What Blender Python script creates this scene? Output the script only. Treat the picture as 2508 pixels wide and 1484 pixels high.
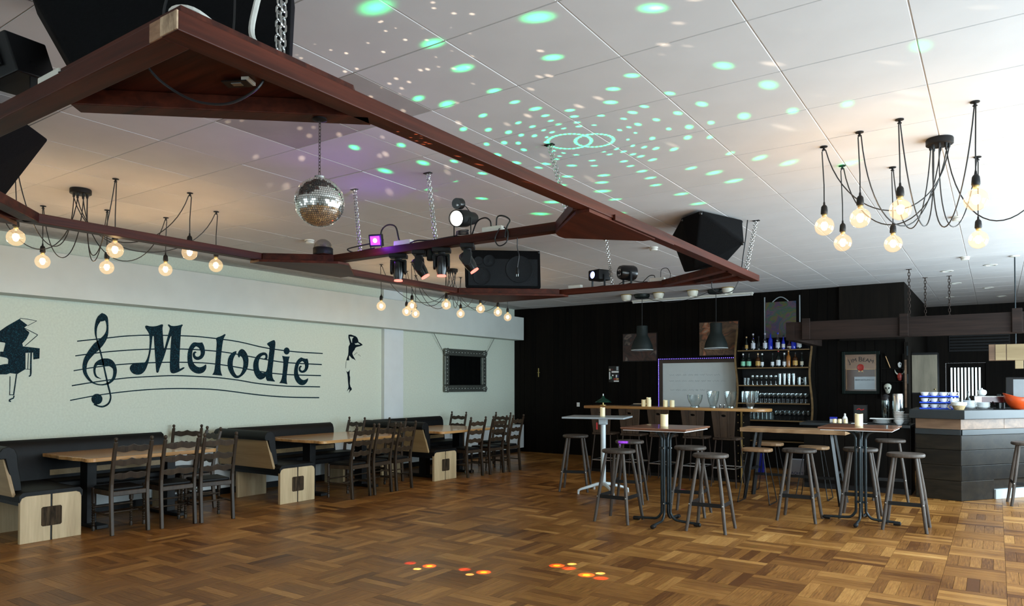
import bpy, bmesh, math, random
from mathutils import Vector, Matrix
random.seed(7)
C = bpy.context.scene.collection
for o in list(bpy.data.objects): bpy.data.objects.remove(o)
PI = math.pi
SC = bpy.context.scene

# ------------------------------------------------------------------ camera
cam_d = bpy.data.cameras.new('camera'); cam = bpy.data.objects.new('camera', cam_d); C.objects.link(cam)
cam_d.sensor_fit = 'HORIZONTAL'; cam_d.sensor_width = 36.0; cam_d.lens = 36.0*1740/2508
cam_d.shift_y = 167.5/2508; cam_d.clip_start = 0.05
cam.location = (0, 0, 1.55); cam.rotation_euler = (PI/2+0.01724, 0, 0.5982)
SC.camera = cam

# ------------------------------------------------------------------ world, daylight, exposure
w = bpy.data.worlds.new('daylight'); SC.world = w; w.use_nodes = True
w.node_tree.nodes['Background'].inputs[0].default_value = (0.80, 0.93, 1.0, 1)
w.node_tree.nodes['Background'].inputs[1].default_value = 2.6
SC.view_settings.view_transform = 'Standard'; SC.view_settings.look = 'None'
SC.view_settings.gamma = 1.0; SC.view_settings.exposure = 0.0; SC.view_settings.use_curve_mapping = False

def area(name, loc, rot, sx, sy, power, col):
    d = bpy.data.lights.new(name, 'AREA'); d.shape = 'RECTANGLE'; d.size = sx; d.size_y = sy
    d.energy = power; d.color = col
    o = bpy.data.objects.new(name, d); C.objects.link(o); o.location = loc; o.rotation_euler = rot
    return o
# daylight entering through the windows of the right-hand wall and the glazed entrance behind the viewer
WIN_R = [(0.6, 2.6), (3.4, 5.4), (6.2, 8.2), (9.0, 11.0), (11.7, 13.5)]
WIN_P = [95, 165, 235, 215, 175]
for i, (y0, y1) in enumerate(WIN_R):
    area('window_daylight', (2.50, (y0+y1)/2, 1.75), (0, PI/2, 0), 2.1, y1-y0, WIN_P[i], (0.70, 0.885, 1.0))
WIN_F = [(-7.6, -5.8), (-4.6, -2.8), (-1.6, 0.2)]
for x0, x1 in WIN_F:
    area('window_daylight', ((x0+x1)/2, -2.42, 1.6), (PI/2, 0, 0), x1-x0, 2.0, 5, (0.78, 0.95, 0.97))

def point(name, loc, power, col, r=0.03, parent=None):
    d = bpy.data.lights.new(name, 'POINT'); d.energy = power; d.color = col; d.shadow_soft_size = r
    o = bpy.data.objects.new(name, d); C.objects.link(o); o.location = loc
    if parent: o.parent = parent
    return o
def spot(name, loc, target, power, col, deg, blend=0.3, r=0.01):
    d = bpy.data.lights.new(name, 'SPOT'); d.energy = power; d.color = col; d.spot_size = math.radians(deg)
    d.spot_blend = blend; d.shadow_soft_size = r
    o = bpy.data.objects.new(name, d); C.objects.link(o); o.location = loc
    o.rotation_euler = (Vector(target)-Vector(loc)).to_track_quat('-Z', 'Y').to_euler()
    return o

# ------------------------------------------------------------------ materials
MATS = {}
def nt(name):
    m = bpy.data.materials.new(name); m.use_nodes = True
    t = m.node_tree; b = t.nodes['Principled BSDF']; MATS[name] = m
    return m, t, b
def link(t, a, b): t.links.new(a, b)
def node(t, kind, **kw):
    n = t.nodes.new(kind)
    for k, v in kw.items():
        if isinstance(v, (int, float, str, bool)) and hasattr(n, k): setattr(n, k, v)
    return n
def ramp(t, stops):
    r = t.nodes.new('ShaderNodeValToRGB'); e = r.color_ramp.elements
    while len(e) < len(stops): e.new(0.5)
    for i, (p, c) in enumerate(stops): e[i].position = p; e[i].color = (*c, 1)
    return r
def plain(name, col, rough=0.5, metal=0.0, noise=0.12, scale=12, bump=0.0, spec=0.5, emit=None, es=0.0, coat=0.0):
    m, t, b = nt(name)
    tc = node(t, 'ShaderNodeTexCoord'); nz = node(t, 'ShaderNodeTexNoise'); nz.inputs['Scale'].default_value = scale
    nz.inputs['Detail'].default_value = 4; link(t, tc.outputs['Object'], nz.inputs['Vector'])
    lo = tuple(max(0, c*(1-noise)) for c in col); hi = tuple(min(1, c*(1+noise)) for c in col)
    r = ramp(t, [(0.3, lo), (0.7, hi)]); link(t, nz.outputs['Fac'], r.inputs['Fac']); link(t, r.outputs['Color'], b.inputs['Base Color'])
    b.inputs['Roughness'].default_value = rough; b.inputs['Metallic'].default_value = metal
    b.inputs['Specular IOR Level'].default_value = spec; b.inputs['Coat Weight'].default_value = coat
    if bump:
        bp = node(t, 'ShaderNodeBump'); bp.inputs['Strength'].default_value = bump; bp.inputs['Distance'].default_value = 0.01
        link(t, nz.outputs['Fac'], bp.inputs['Height']); link(t, bp.outputs['Normal'], b.inputs['Normal'])
    if emit: b.inputs['Emission Color'].default_value = (*emit, 1); b.inputs['Emission Strength'].default_value = es
    return m
def wood(name, c0, c1, axis='Y', scale=6.0, stretch=0.08, rough=0.45, bump=0.15, coord='Object', spec=0.5, coat=0.0, rnd=0.0):
    m, t, b = nt(name)
    tc = node(t, 'ShaderNodeTexCoord'); mp = node(t, 'ShaderNodeMapping'); link(t, tc.outputs[coord], mp.inputs['Vector'])
    s = [1, 1, 1]; s['XYZ'.index(axis)] = stretch; mp.inputs['Scale'].default_value = s
    nz = node(t, 'ShaderNodeTexNoise'); nz.inputs['Scale'].default_value = scale*3; nz.inputs['Detail'].default_value = 6
    nz.inputs['Distortion'].default_value = 0.6
    link(t, mp.outputs['Vector'], nz.inputs['Vector'])
    n2 = node(t, 'ShaderNodeTexNoise'); n2.inputs['Scale'].default_value = scale*14; n2.inputs['Detail'].default_value = 3
    link(t, mp.outputs['Vector'], n2.inputs['Vector'])
    mx = node(t, 'ShaderNodeMath', operation='MULTIPLY_ADD'); link(t, n2.outputs['Fac'], mx.inputs[0]); mx.inputs[1].default_value = 0.35
    link(t, nz.outputs['Fac'], mx.inputs[2])
    last = mx.outputs[0]
    if rnd:
        oi = node(t, 'ShaderNodeObjectInfo'); ma = node(t, 'ShaderNodeMath', operation='MULTIPLY_ADD')
        link(t, oi.outputs['Random'], ma.inputs[0]); ma.inputs[1].default_value = rnd; link(t, last, ma.inputs[2])
        sb = node(t, 'ShaderNodeMath', operation='SUBTRACT'); link(t, ma.outputs[0], sb.inputs[0]); sb.inputs[1].default_value = rnd/2; last = sb.outputs[0]
    r = ramp(t, [(0.42, c0), (0.88, c1)]); link(t, last, r.inputs['Fac']); link(t, r.outputs['Color'], b.inputs['Base Color'])
    b.inputs['Roughness'].default_value = rough; b.inputs['Specular IOR Level'].default_value = spec; b.inputs['Coat Weight'].default_value = coat
    bp = node(t, 'ShaderNodeBump'); bp.inputs['Strength'].default_value = bump; bp.inputs['Distance'].default_value = 0.004
    link(t, mx.outputs[0], bp.inputs['Height']); link(t, bp.outputs['Normal'], b.inputs['Normal'])
    return m
def thin_glass(name, col=(1, 1, 1), gloss=0.16, emit=None, es=0.0, rough=0.03):
    m, t, b = nt(name); t.nodes.remove(b); out = t.nodes['Material Output']
    tr = node(t, 'ShaderNodeBsdfTransparent'); tr.inputs[0].default_value = (*col, 1)
    gl = node(t, 'ShaderNodeBsdfGlossy'); gl.inputs['Roughness'].default_value = rough
    fr = node(t, 'ShaderNodeLayerWeight'); fr.inputs['Blend'].default_value = 0.5
    pw = node(t, 'ShaderNodeMath', operation='POWER'); link(t, fr.outputs['Facing'], pw.inputs[0]); pw.inputs[1].default_value = 3.5
    ad = node(t, 'ShaderNodeMath', operation='MULTIPLY_ADD'); link(t, pw.outputs[0], ad.inputs[0]); ad.inputs[1].default_value = 0.55; ad.inputs[2].default_value = gloss*0.4
    mx = node(t, 'ShaderNodeMixShader'); link(t, ad.outputs[0], mx.inputs[0]); link(t, tr.outputs[0], mx.inputs[1]); link(t, gl.outputs[0], mx.inputs[2])
    last = mx.outputs[0]
    if emit:
        em = node(t, 'ShaderNodeEmission'); em.inputs[0].default_value = (*emit, 1); em.inputs[1].default_value = es
        a2 = node(t, 'ShaderNodeAddShader'); link(t, last, a2.inputs[0]); link(t, em.outputs[0], a2.inputs[1]); last = a2.outputs[0]
    link(t, last, out.inputs['Surface'])
    return m
def glow(name, col, s):
    m, t, b = nt(name); t.nodes.remove(b); out = t.nodes['Material Output']
    em = node(t, 'ShaderNodeEmission'); em.inputs[0].default_value = (*col, 1); em.inputs[1].default_value = s
    link(t, em.outputs[0], out.inputs['Surface']); return m

plain('ceiling_paint', (0.62, 0.60, 0.59), 0.8, noise=0.03, scale=3, bump=0.05)
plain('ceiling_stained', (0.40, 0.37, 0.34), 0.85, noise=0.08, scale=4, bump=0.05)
plain('ceiling_seam', (0.55, 0.54, 0.53), 0.8)
plain('wall_plaster', (0.575, 0.625, 0.525), 0.75, noise=0.05, scale=40, bump=0.25)
plain('wall_smooth', (0.56, 0.59, 0.55), 0.7, noise=0.03, scale=4)
plain('wall_white', (0.62, 0.66, 0.66), 0.7, noise=0.03, scale=5)
wood('wall_dark_wood', (0.001, 0.0007, 0.0005), (0.0045, 0.003, 0.0018), 'Z', 5, 0.06, 0.65, spec=0.1, rnd=0.25)
wood('kitchen_wood', (0.0025, 0.0018, 0.0012), (0.010, 0.007, 0.0045), 'Z', 5, 0.06, 0.7, spec=0.15)
wood('red_wood', (0.020, 0.0038, 0.0018), (0.090, 0.018, 0.0075), 'Y', 5, 0.06, 0.45, spec=0.2, rnd=0.15)
wood('red_wood_x', (0.020, 0.0038, 0.0018), (0.090, 0.018, 0.0075), 'X', 5, 0.06, 0.45, spec=0.2, rnd=0.15)
wood('end_grain', (0.20, 0.12, 0.07), (0.62, 0.44, 0.28), 'Z', 9, 0.5, 0.7)
wood('lit_patch_wood', (0.16, 0.075, 0.035), (0.36, 0.20, 0.11), 'X', 9, 0.3, 0.6)  # paler tone for the patch of light painted on the near beam
wood('chair_wood', (0.015, 0.009, 0.005), (0.055, 0.034, 0.019), 'Z', 6, 0.12, 0.42, spec=0.3, rnd=0.2)
wood('stool_wood', (0.030, 0.023, 0.018), (0.090, 0.070, 0.057), 'Z', 7, 0.1, 0.5, spec=0.35, rnd=0.2)
wood('oak', (0.42, 0.30, 0.16), (0.62, 0.47, 0.27), 'Z', 4, 0.08, 0.5)
wood('oak_back', (0.24, 0.15, 0.06), (0.36, 0.24, 0.11), 'X', 4, 0.08, 0.5)
wood('bog_oak', (0.004, 0.003, 0.002), (0.085, 0.055, 0.030), 'Z', 9, 0.12, 0.8, spec=0.15)
wood('honey_top', (0.42, 0.20, 0.06), (0.62, 0.36, 0.15), 'Y', 4, 0.05, 0.22, 0.05, coat=0.3)
wood('bar_top', (0.28, 0.13, 0.035), (0.46, 0.24, 0.08), 'X', 4, 0.05, 0.3, 0.05)
wood('walnut_top', (0.10, 0.040, 0.020), (0.26, 0.115, 0.065), 'X', 5, 0.12, 0.28, 0.06, coat=0.2)
wood('slab_wood', (0.16, 0.085, 0.04), (0.40, 0.24, 0.12), 'X', 4, 0.07, 0.45)
wood('stave_wood', (0.02, 0.011, 0.006), (0.06, 0.035, 0.02), 'Z', 5, 0.06, 0.5)
wood('counter_plank', (0.0012, 0.001, 0.0006), (0.016, 0.0115, 0.0065), 'X', 4, 0.06, 0.42, rnd=0.35, spec=0.3)
wood('counter_band', (0.08, 0.042, 0.022), (0.20, 0.115, 0.065), 'X', 3, 0.05, 0.4)
wood('beam_wood', (0.004, 0.002, 0.0014), (0.026, 0.014, 0.010), 'X', 4, 0.05, 0.65, spec=0.2)
wood('shelf_wood', (0.10, 0.055, 0.018), (0.20, 0.12, 0.045), 'X', 4, 0.05, 0.45)
wood('beige_board', (0.16, 0.14, 0.10), (0.25, 0.215, 0.155), 'Z', 3, 0.15, 0.6)
wood('lamp_veneer', (0.22, 0.15, 0.07), (0.34, 0.25, 0.13), 'X', 3, 0.1, 0.5)
plain('leather', (0.004, 0.0043, 0.0045), 0.52, noise=0.2, scale=30, bump=0.1, spec=0.22)
plain('black_paint', (0.006, 0.006, 0.0065), 0.5, noise=0.2, spec=0.3)
plain('black_gloss', (0.008, 0.008, 0.009), 0.25, noise=0.1)
plain('speaker_felt', (0.0035, 0.0035, 0.004), 0.95, noise=0.3, scale=60, bump=0.15, spec=0.15)
plain('speaker_grille', (0.006, 0.008, 0.010), 0.75, noise=0.2, scale=120, bump=0.3, spec=0.3)
plain('black_metal', (0.007, 0.0075, 0.008), 0.42, 0.2, noise=0.15, spec=0.35)
plain('pedestal_steel', (0.016, 0.024, 0.028), 0.34, 0.4, noise=0.15)
plain('silver', (0.62, 0.66, 0.68), 0.28, 1.0, noise=0.05)
plain('chain_steel', (0.58, 0.58, 0.56), 0.3, 1.0, noise=0.1, scale=60)
plain('iron', (0.05, 0.035, 0.028), 0.6, 0.7, noise=0.2)
plain('brass', (0.62, 0.45, 0.18), 0.32, 1.0, noise=0.08)
plain('white_metal', (0.60, 0.66, 0.68), 0.3, 0.1, noise=0.03)
plain('white_plastic', (0.74, 0.72, 0.64), 0.4, noise=0.03)
plain('cream_plastic', (0.62, 0.60, 0.50), 0.4, noise=0.03)
plain('porcelain', (0.80, 0.82, 0.82), 0.15, noise=0.02)
plain('blue_tray', (0.01, 0.06, 0.55), 0.3, noise=0.05)
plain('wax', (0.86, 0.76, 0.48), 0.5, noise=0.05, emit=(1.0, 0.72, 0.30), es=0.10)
plain('vinyl_teal', (0.002, 0.007, 0.012), 0.6, noise=0.0, spec=0.08)
plain('mirror', (0.90, 0.89, 0.85), 0.04, 0.94, noise=0.02)
plain('dark_mirror', (0.20, 0.24, 0.24), 0.06, 1.0, noise=0.1)
plain('pewter_frame', (0.13, 0.14, 0.12), 0.4, 0.7, noise=0.3, scale=40, bump=0.3)
plain('pendant_enamel', (0.013, 0.019, 0.018), 0.5, noise=0.1, spec=0.35)
plain('enamel_white', (0.75, 0.78, 0.76), 0.4)
plain('green_glass', (0.004, 0.035, 0.020), 0.1, noise=0.1)
plain('paper', (0.55, 0.48, 0.38), 0.7)
plain('paper_white', (0.75, 0.76, 0.74), 0.7, noise=0.02)
plain('board_white', (0.56, 0.60, 0.60), 0.12, noise=0.02, coat=0.3)
plain('board_frame', (0.03, 0.018, 0.014), 0.4)
plain('pen_ink', (0.33, 0.37, 0.38), 0.6)
plain('stone_plinth', (0.45, 0.52, 0.55), 0.5, noise=0.06)
plain('counter_slab', (0.014, 0.018, 0.020), 0.38, noise=0.1, spec=0.5)
plain('steel', (0.60, 0.62, 0.62), 0.2, 1.0, noise=0.08)
plain('orange_plastic', (0.62, 0.075, 0.012), 0.35, noise=0.08)
plain('dark_red', (0.10, 0.012, 0.012), 0.25, noise=0.2)
plain('wicker', (0.42, 0.30, 0.15), 0.7, noise=0.35, scale=90, bump=0.6)
plain('cloth_white', (0.72, 0.72, 0.66), 0.9, noise=0.05, scale=50, bump=0.3)
plain('cardboard', (0.42, 0.29, 0.17), 0.8, noise=0.05)
plain('box_white', (0.42, 0.44, 0.50), 0.6, noise=0.03)
plain('box_blue', (0.01, 0.02, 0.34), 0.4, noise=0.05)
plain('ink_blue', (0.01, 0.02, 0.12), 0.5)
plain('ink_black', (0.008, 0.008, 0.008), 0.5)
plain('cable_rubber', (0.010, 0.010, 0.011), 0.5)
plain('cable_white', (0.66, 0.64, 0.58), 0.5)
plain('amber_mirror', (0.17, 0.100, 0.062), 0.14, 0.25, noise=0.10, scale=3)
plain('wax_red', (0.30, 0.018, 0.012), 0.35)
plain('gold_print', (0.55, 0.36, 0.18), 0.35, 0.6)
plain('skull_bone', (0.48, 0.48, 0.40), 0.5, noise=0.15, scale=30)
plain('mask_red', (0.28, 0.03, 0.02), 0.4, noise=0.5, scale=30)
plain('glass_blue_glow', (0.01, 0.03, 0.40), 0.1, noise=0.1, emit=(0.02, 0.03, 0.8), es=0.04)  # faint blue glow added to the glass, which is no lamp
plain('glass_dark', (0.008, 0.012, 0.010), 0.08, noise=0.1)
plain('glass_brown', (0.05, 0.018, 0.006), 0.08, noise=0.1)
plain('liquor_amber', (0.30, 0.11, 0.02), 0.15, noise=0.1)
plain('label_cream', (0.58, 0.54, 0.42), 0.6, noise=0.15, scale=60)
plain('label_white', (0.66, 0.70, 0.70), 0.6, noise=0.12, scale=60)
plain('label_green', (0.22, 0.55, 0.36), 0.6, noise=0.2, scale=60)
plain('label_gold', (0.50, 0.30, 0.07), 0.5, noise=0.2, scale=60)
plain('cap_red', (0.45, 0.02, 0.02), 0.4)
plain('wet_glass_base', (0.35, 0.42, 0.42), 0.1, noise=0.1)
plain('dark_green_frame', (0.004, 0.009, 0.007), 0.4, spec=0.15)
plain('laminate_grey', (0.34, 0.38, 0.40), 0.3, noise=0.04)
plain('red_tag', (0.5, 0.02, 0.02), 0.5)
thin_glass('clear_glass', (0.93, 0.96, 0.96), 0.22)
thin_glass('tumbler_glass', (0.80, 0.86, 0.86), 0.30)
thin_glass('window_glass', (0.95, 0.98, 0.98), 0.05)
thin_glass('dome_glass', (0.62, 0.62, 0.58), 0.7, rough=0.1)
thin_glass('bulb_glass', (0.97, 0.90, 0.78), 0.10, (1.0, 0.70, 0.40), 0.30)
glow('filament_glow', (1.0, 0.84, 0.56), 16.0)
glow('spot_glow', (1.0, 0.93, 0.80), 9.0)
glow('violet_glow', (0.28, 0.03, 1.0), 5.0)
glow('violet_core', (0.95, 0.55, 1.0), 6.0)
glow('blue_glow', (0.35, 0.42, 1.0), 4.0)
glow('red_glow', (1.0, 0.16, 0.12), 3.5)
glow('led_blue', (0.16, 0.10, 1.0), 5.0)
def speckled(name):
    m, t, b = nt(name)
    tc = node(t, 'ShaderNodeTexCoord'); nz = node(t, 'ShaderNodeTexNoise'); nz.inputs['Scale'].default_value = 110; nz.inputs['Detail'].default_value = 2
    link(t, tc.outputs['Object'], nz.inputs['Vector'])
    r = ramp(t, [(0.42, (0.002, 0.007, 0.011)), (0.62, (0.004, 0.028, 0.042)), (0.75, (0.02, 0.13, 0.16))])
    link(t, nz.outputs['Fac'], r.inputs['Fac']); link(t, r.outputs['Color'], b.inputs['Base Color']); b.inputs['Roughness'].default_value = 0.6; b.inputs['Specular IOR Level'].default_value = 0.08
speckled('vinyl_glitter')
def blotches(name, stops, scale, dist=2.0, rough=0.4):
    m, t, b = nt(name)
    tc = node(t, 'ShaderNodeTexCoord'); nz = node(t, 'ShaderNodeTexNoise'); nz.inputs['Scale'].default_value = scale; nz.inputs['Detail'].default_value = 3
    nz.inputs['Distortion'].default_value = dist; link(t, tc.outputs['Object'], nz.inputs['Vector'])
    r = ramp(t, stops); link(t, nz.outputs['Fac'], r.inputs['Fac']); link(t, r.outputs['Color'], b.inputs['Base Color']); b.inputs['Roughness'].default_value = rough
blotches('street_photo', [(0.35, (0.004, 0.004, 0.006)), (0.5, (0.05, 0.02, 0.018)), (0.56, (0.010, 0.010, 0.016)), (0.62, (0.16, 0.12, 0.10)), (0.68, (0.012, 0.012, 0.02))], 3.4, 0.8)
blotches('tavern_photo', [(0.3, (0.02, 0.012, 0.008)), (0.45, (0.16, 0.09, 0.05)), (0.53, (0.05, 0.03, 0.02)), (0.60, (0.30, 0.10, 0.045)), (0.68, (0.36, 0.28, 0.20))], 3.6, 0.8)
blotches('abstract_art', [(0.30, (0.015, 0.055, 0.075)), (0.42, (0.08, 0.035, 0.08)), (0.47, (0.09, 0.085, 0.02)), (0.52, (0.02, 0.08, 0.06)), (0.58, (0.11, 0.05, 0.08)), (0.66, (0.02, 0.05, 0.10))], 4.2, 1.0)
def parquet_mat():
    m, t, b = nt('parquet')
    uv = node(t, 'ShaderNodeUVMap'); uv.uv_map = 'UVMap'
    mp = node(t, 'ShaderNodeMapping'); mp.inputs['Scale'].default_value = (1.6, 20, 1); link(t, uv.outputs['UV'], mp.inputs['Vector'])
    nz = node(t, 'ShaderNodeTexNoise'); nz.inputs['Scale'].default_value = 4.0; nz.inputs['Detail'].default_value = 7; nz.inputs['Roughness'].default_value = 0.65
    link(t, mp.outputs['Vector'], nz.inputs['Vector'])
    at = node(t, 'ShaderNodeAttribute'); at.attribute_name = 'tone'
    tc = node(t, 'ShaderNodeNewGeometry'); big = node(t, 'ShaderNodeTexNoise'); big.inputs['Scale'].default_value = 0.9; big.inputs['Detail'].default_value = 5
    link(t, tc.outputs['Position'], big.inputs['Vector'])
    a1 = node(t, 'ShaderNodeMath', operation='MULTIPLY_ADD'); link(t, nz.outputs['Fac'], a1.inputs[0]); a1.inputs[1].default_value = 0.75; link(t, at.outputs['Fac'], a1.inputs[2])
    a2 = node(t, 'ShaderNodeMath', operation='MULTIPLY_ADD'); link(t, big.outputs['Fac'], a2.inputs[0]); a2.inputs[1].default_value = 0.35; link(t, a1.outputs[0], a2.inputs[2])
    r = ramp(t, [(0.36, (0.095, 0.033, 0.007)), (0.60, (0.245, 0.105, 0.024)), (0.82, (0.43, 0.215, 0.060)), (1.0, (0.60, 0.36, 0.13))])
    link(t, a2.outputs[0], r.inputs['Fac']); link(t, r.outputs['Color'], b.inputs['Base Color'])
    rr = node(t, 'ShaderNodeMapRange'); link(t, big.outputs['Fac'], rr.inputs['Value']); rr.inputs['From Min'].default_value = 0.35; rr.inputs['From Max'].default_value = 0.7
    rr.inputs['To Min'].default_value = 0.30; rr.inputs['To Max'].default_value = 0.48; link(t, rr.outputs['Result'], b.inputs['Roughness'])
    b.inputs['Specular IOR Level'].default_value = 0.26
    bp = node(t, 'ShaderNodeBump'); bp.inputs['Strength'].default_value = 0.12; bp.inputs['Distance'].default_value = 0.003
    link(t, nz.outputs['Fac'], bp.inputs['Height']); link(t, bp.outputs['Normal'], b.inputs['Normal'])
parquet_mat()
plain('parquet_base', (0.025, 0.011, 0.006), 0.6)

# ------------------------------------------------------------------ mesh helpers
class G:
    def __init__(s): s.v = []; s.f = []
    def add(s, vs, fs):
        n = len(s.v); s.v += [tuple(p) for p in vs]; s.f += [tuple(i+n for i in f) for f in fs]; return s
    def box(s, x0, x1, y0, y1, z0, z1):
        vs = [(x0,y0,z0),(x1,y0,z0),(x1,y1,z0),(x0,y1,z0),(x0,y0,z1),(x1,y0,z1),(x1,y1,z1),(x0,y1,z1)]
        return s.add(vs, [(0,3,2,1),(4,5,6,7),(0,1,5,4),(1,2,6,5),(2,3,7,6),(3,0,4,7)])
    def cbox(s, c, d, rz=0.0, mat=None):
        x, y, z = (q/2 for q in d)
        M = Matrix.Translation(c) @ Matrix.Rotation(rz, 4, 'Z') if mat is None else Matrix.Translation(c) @ mat
        vs = [M @ Vector(p) for p in [(-x,-y,-z),(x,-y,-z),(x,y,-z),(-x,y,-z),(-x,-y,z),(x,-y,z),(x,y,z),(-x,y,z)]]
        return s.add(vs, [(0,3,2,1),(4,5,6,7),(0,1,5,4),(1,2,6,5),(2,3,7,6),(3,0,4,7)])
    def bar(s, a, b, w, h):
        a, b = Vector(a), Vector(b); d = b-a; L = d.length; q = d.to_track_quat('X', 'Z').to_matrix().to_4x4()
        return s.cbox((a+b)/2, (L, w, h), mat=q)
    def tube(s, pts, r, n=8, closed=False, cap=True):
        P = [Vector(p) for p in pts]; m = len(P); R = r if isinstance(r, (list, tuple)) else [r]*m
        vs = []; up = None
        for i in range(m):
            if closed: t = P[(i+1) % m]-P[i-1]
            else: t = P[min(i+1, m-1)]-P[max(i-1, 0)]
            if t.length < 1e-9: t = Vector((0, 0, 1))
            t.normalize()
            if up is None:
                up = Vector((0, 0, 1)) if abs(t.z) < 0.9 else Vector((1, 0, 0))
            a = up - t*up.dot(t)
            if a.length < 1e-6: a = t.orthogonal()
            a.normalize(); up = a; b = t.cross(a)
            for k in range(n):
                th = 2*PI*k/n; vs.append(P[i]+a*(R[i]*math.cos(th))+b*(R[i]*math.sin(th)))
        fs = []
        for i in range(m if closed else m-1):
            j = (i+1) % m
            for k in range(n):
                l = (k+1) % n; fs.append((i*n+k, i*n+l, j*n+l, j*n+k))
        if cap and not closed:
            fs.append(tuple(range(n-1, -1, -1))); fs.append(tuple((m-1)*n+k for k in range(n)))
        return s.add(vs, fs)
    def lathe(s, prof, n=20, c=(0, 0, 0), axis=None, sx=1.0, sy=1.0):
        vs = []; fs = []; m = len(prof)
        M = Matrix.Identity(3) if axis is None else Vector(axis).to_track_quat('Z', 'Y').to_matrix()
        cv = Vector(c)
        for (r, z) in prof:
            for k in range(n):
                th = 2*PI*k/n; vs.append(cv + M @ Vector((r*math.cos(th)*sx, r*math.sin(th)*sy, z)))
        for i in range(m-1):
            for k in range(n):
                l = (k+1) % n; fs.append((i*n+k, i*n+l, (i+1)*n+l, (i+1)*n+k))
        if prof[0][0] > 1e-5: fs.append(tuple(range(n-1, -1, -1)))
        if prof[-1][0] > 1e-5: fs.append(tuple((m-1)*n+k for k in range(n)))
        return s.add(vs, fs)
    def prism(s, poly, d0, d1, plane='yz'):
        def P(u, v, d): return {'yz': (d, u, v), 'xz': (u, d, v), 'xy': (u, v, d)}[plane]
        n = len(poly)
        vs = [P(u, v, d0) for u, v in poly]+[P(u, v, d1) for u, v in poly]
        fs = [tuple(range(n-1, -1, -1)), tuple(range(n, 2*n))]+[(i, (i+1) % n, n+(i+1) % n, n+i) for i in range(n)]
        return s.add(vs, fs)
    def hull(s, pts):
        bm = bmesh.new(); [bm.verts.new(p) for p in pts]; bmesh.ops.convex_hull(bm, input=bm.verts)
        bmesh.ops.dissolve_limit(bm, angle_limit=0.02, verts=bm.verts, edges=bm.edges)
        bm.verts.index_update(); vs = [v.co.copy() for v in bm.verts]; fs = [[v.index for v in f.verts] for f in bm.faces]; bm.free()
        return s.add(vs, fs)
    def mesh(s, name, mat, smooth=False):
        me = bpy.data.meshes.new(name); me.from_pydata([tuple(p) for p in s.v], [], s.f)
        bm = bmesh.new(); bm.from_mesh(me); bmesh.ops.recalc_face_normals(bm, faces=bm.faces); bm.to_mesh(me); bm.free()
        me.materials.append(MATS[mat])
        if smooth:
            me.polygons.foreach_set('use_smooth', [True]*len(me.polygons))
            try: me.set_sharp_from_angle(angle=math.radians(40))
            except Exception: pass
        return me
    def obj(s, name, mat, parent=None, smooth=False, bevel=0.0, loc=None, rz=None, seg=2):
        o = bpy.data.objects.new(name, s.mesh(name, mat, smooth)); C.objects.link(o)
        if parent is not None: o.parent = parent
        if loc is not None: o.location = loc
        if rz is not None: o.rotation_euler = (0, 0, rz)
        if bevel:
            b = o.modifiers.new('bevel', 'BEVEL'); b.width = bevel; b.segments = seg; b.limit_method = 'ANGLE'; b.angle_limit = math.radians(40)
        return o
def tag(o, label=None, cat=None, group=None, kind=None):
    if label: o['label'] = label
    if cat: o['category'] = cat
    if group: o['group'] = group
    if kind: o['kind'] = kind
    return o
def thing(name, label, cat, loc=(0, 0, 0), rz=0.0, group=None):
    o = bpy.data.objects.new(name, None); C.objects.link(o); o.empty_display_size = 0.1
    o.location = loc; o.rotation_euler = (0, 0, rz); return tag(o, label, cat, group)
def kids(o): return [c for c in C.objects if c.parent is o]
CH = {}
def dup(root, loc, rz=0.0, label=None, group=None):
    r = root.copy(); C.objects.link(r); r.location = loc; r.rotation_euler = (0, 0, rz)
    if label: r['label'] = label
    if group: r['group'] = group
    for ch in list(root.children):
        c = ch.copy(); C.objects.link(c); c.parent = r
        for g in list(ch.children):
            d = g.copy(); C.objects.link(d); d.parent = c
    return r
def curve_fill(name, polys, mat, parent=None, thick=0.0, plane=None):
    """filled flat shape with holes from closed 2-D outlines, as a mesh"""
    cu = bpy.data.curves.new(name, 'CURVE'); cu.dimensions = '2D'; cu.fill_mode = 'BOTH'; cu.extrude = thick
    for p in polys:
        sp = cu.splines.new('POLY'); sp.points.add(len(p)-1); sp.use_cyclic_u = True
        for i, (u, v) in enumerate(p): sp.points[i].co = (u, v, 0, 1)
    t = bpy.data.objects.new(name, cu); C.objects.link(t)
    dg = bpy.context.evaluated_depsgraph_get(); me = bpy.data.meshes.new_from_object(t.evaluated_get(dg))
    bpy.data.objects.remove(t); bpy.data.curves.remove(cu)
    me.materials.clear(); me.materials.append(MATS[mat])
    if plane: me.transform(plane)
    o = bpy.data.objects.new(name, me); C.objects.link(o)
    if parent is not None: o.parent = parent
    return o
def text_mesh(name, body, size, mat, parent=None, plane=None, ext=0.0015, align='CENTER', shear=0.0):
    cu = bpy.data.curves.new(name, 'FONT'); cu.body = body; cu.size = size; cu.extrude = ext; cu.align_x = align; cu.shear = shear; cu.offset = 0.0
    t = bpy.data.objects.new(name, cu); C.objects.link(t)
    dg = bpy.context.evaluated_depsgraph_get(); me = bpy.data.meshes.new_from_object(t.evaluated_get(dg))
    bpy.data.objects.remove(t); bpy.data.curves.remove(cu)
    me.materials.clear(); me.materials.append(MATS[mat])
    if plane: me.transform(plane)
    o = bpy.data.objects.new(name, me); C.objects.link(o)
    if parent is not None: o.parent = parent
    return o
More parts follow.
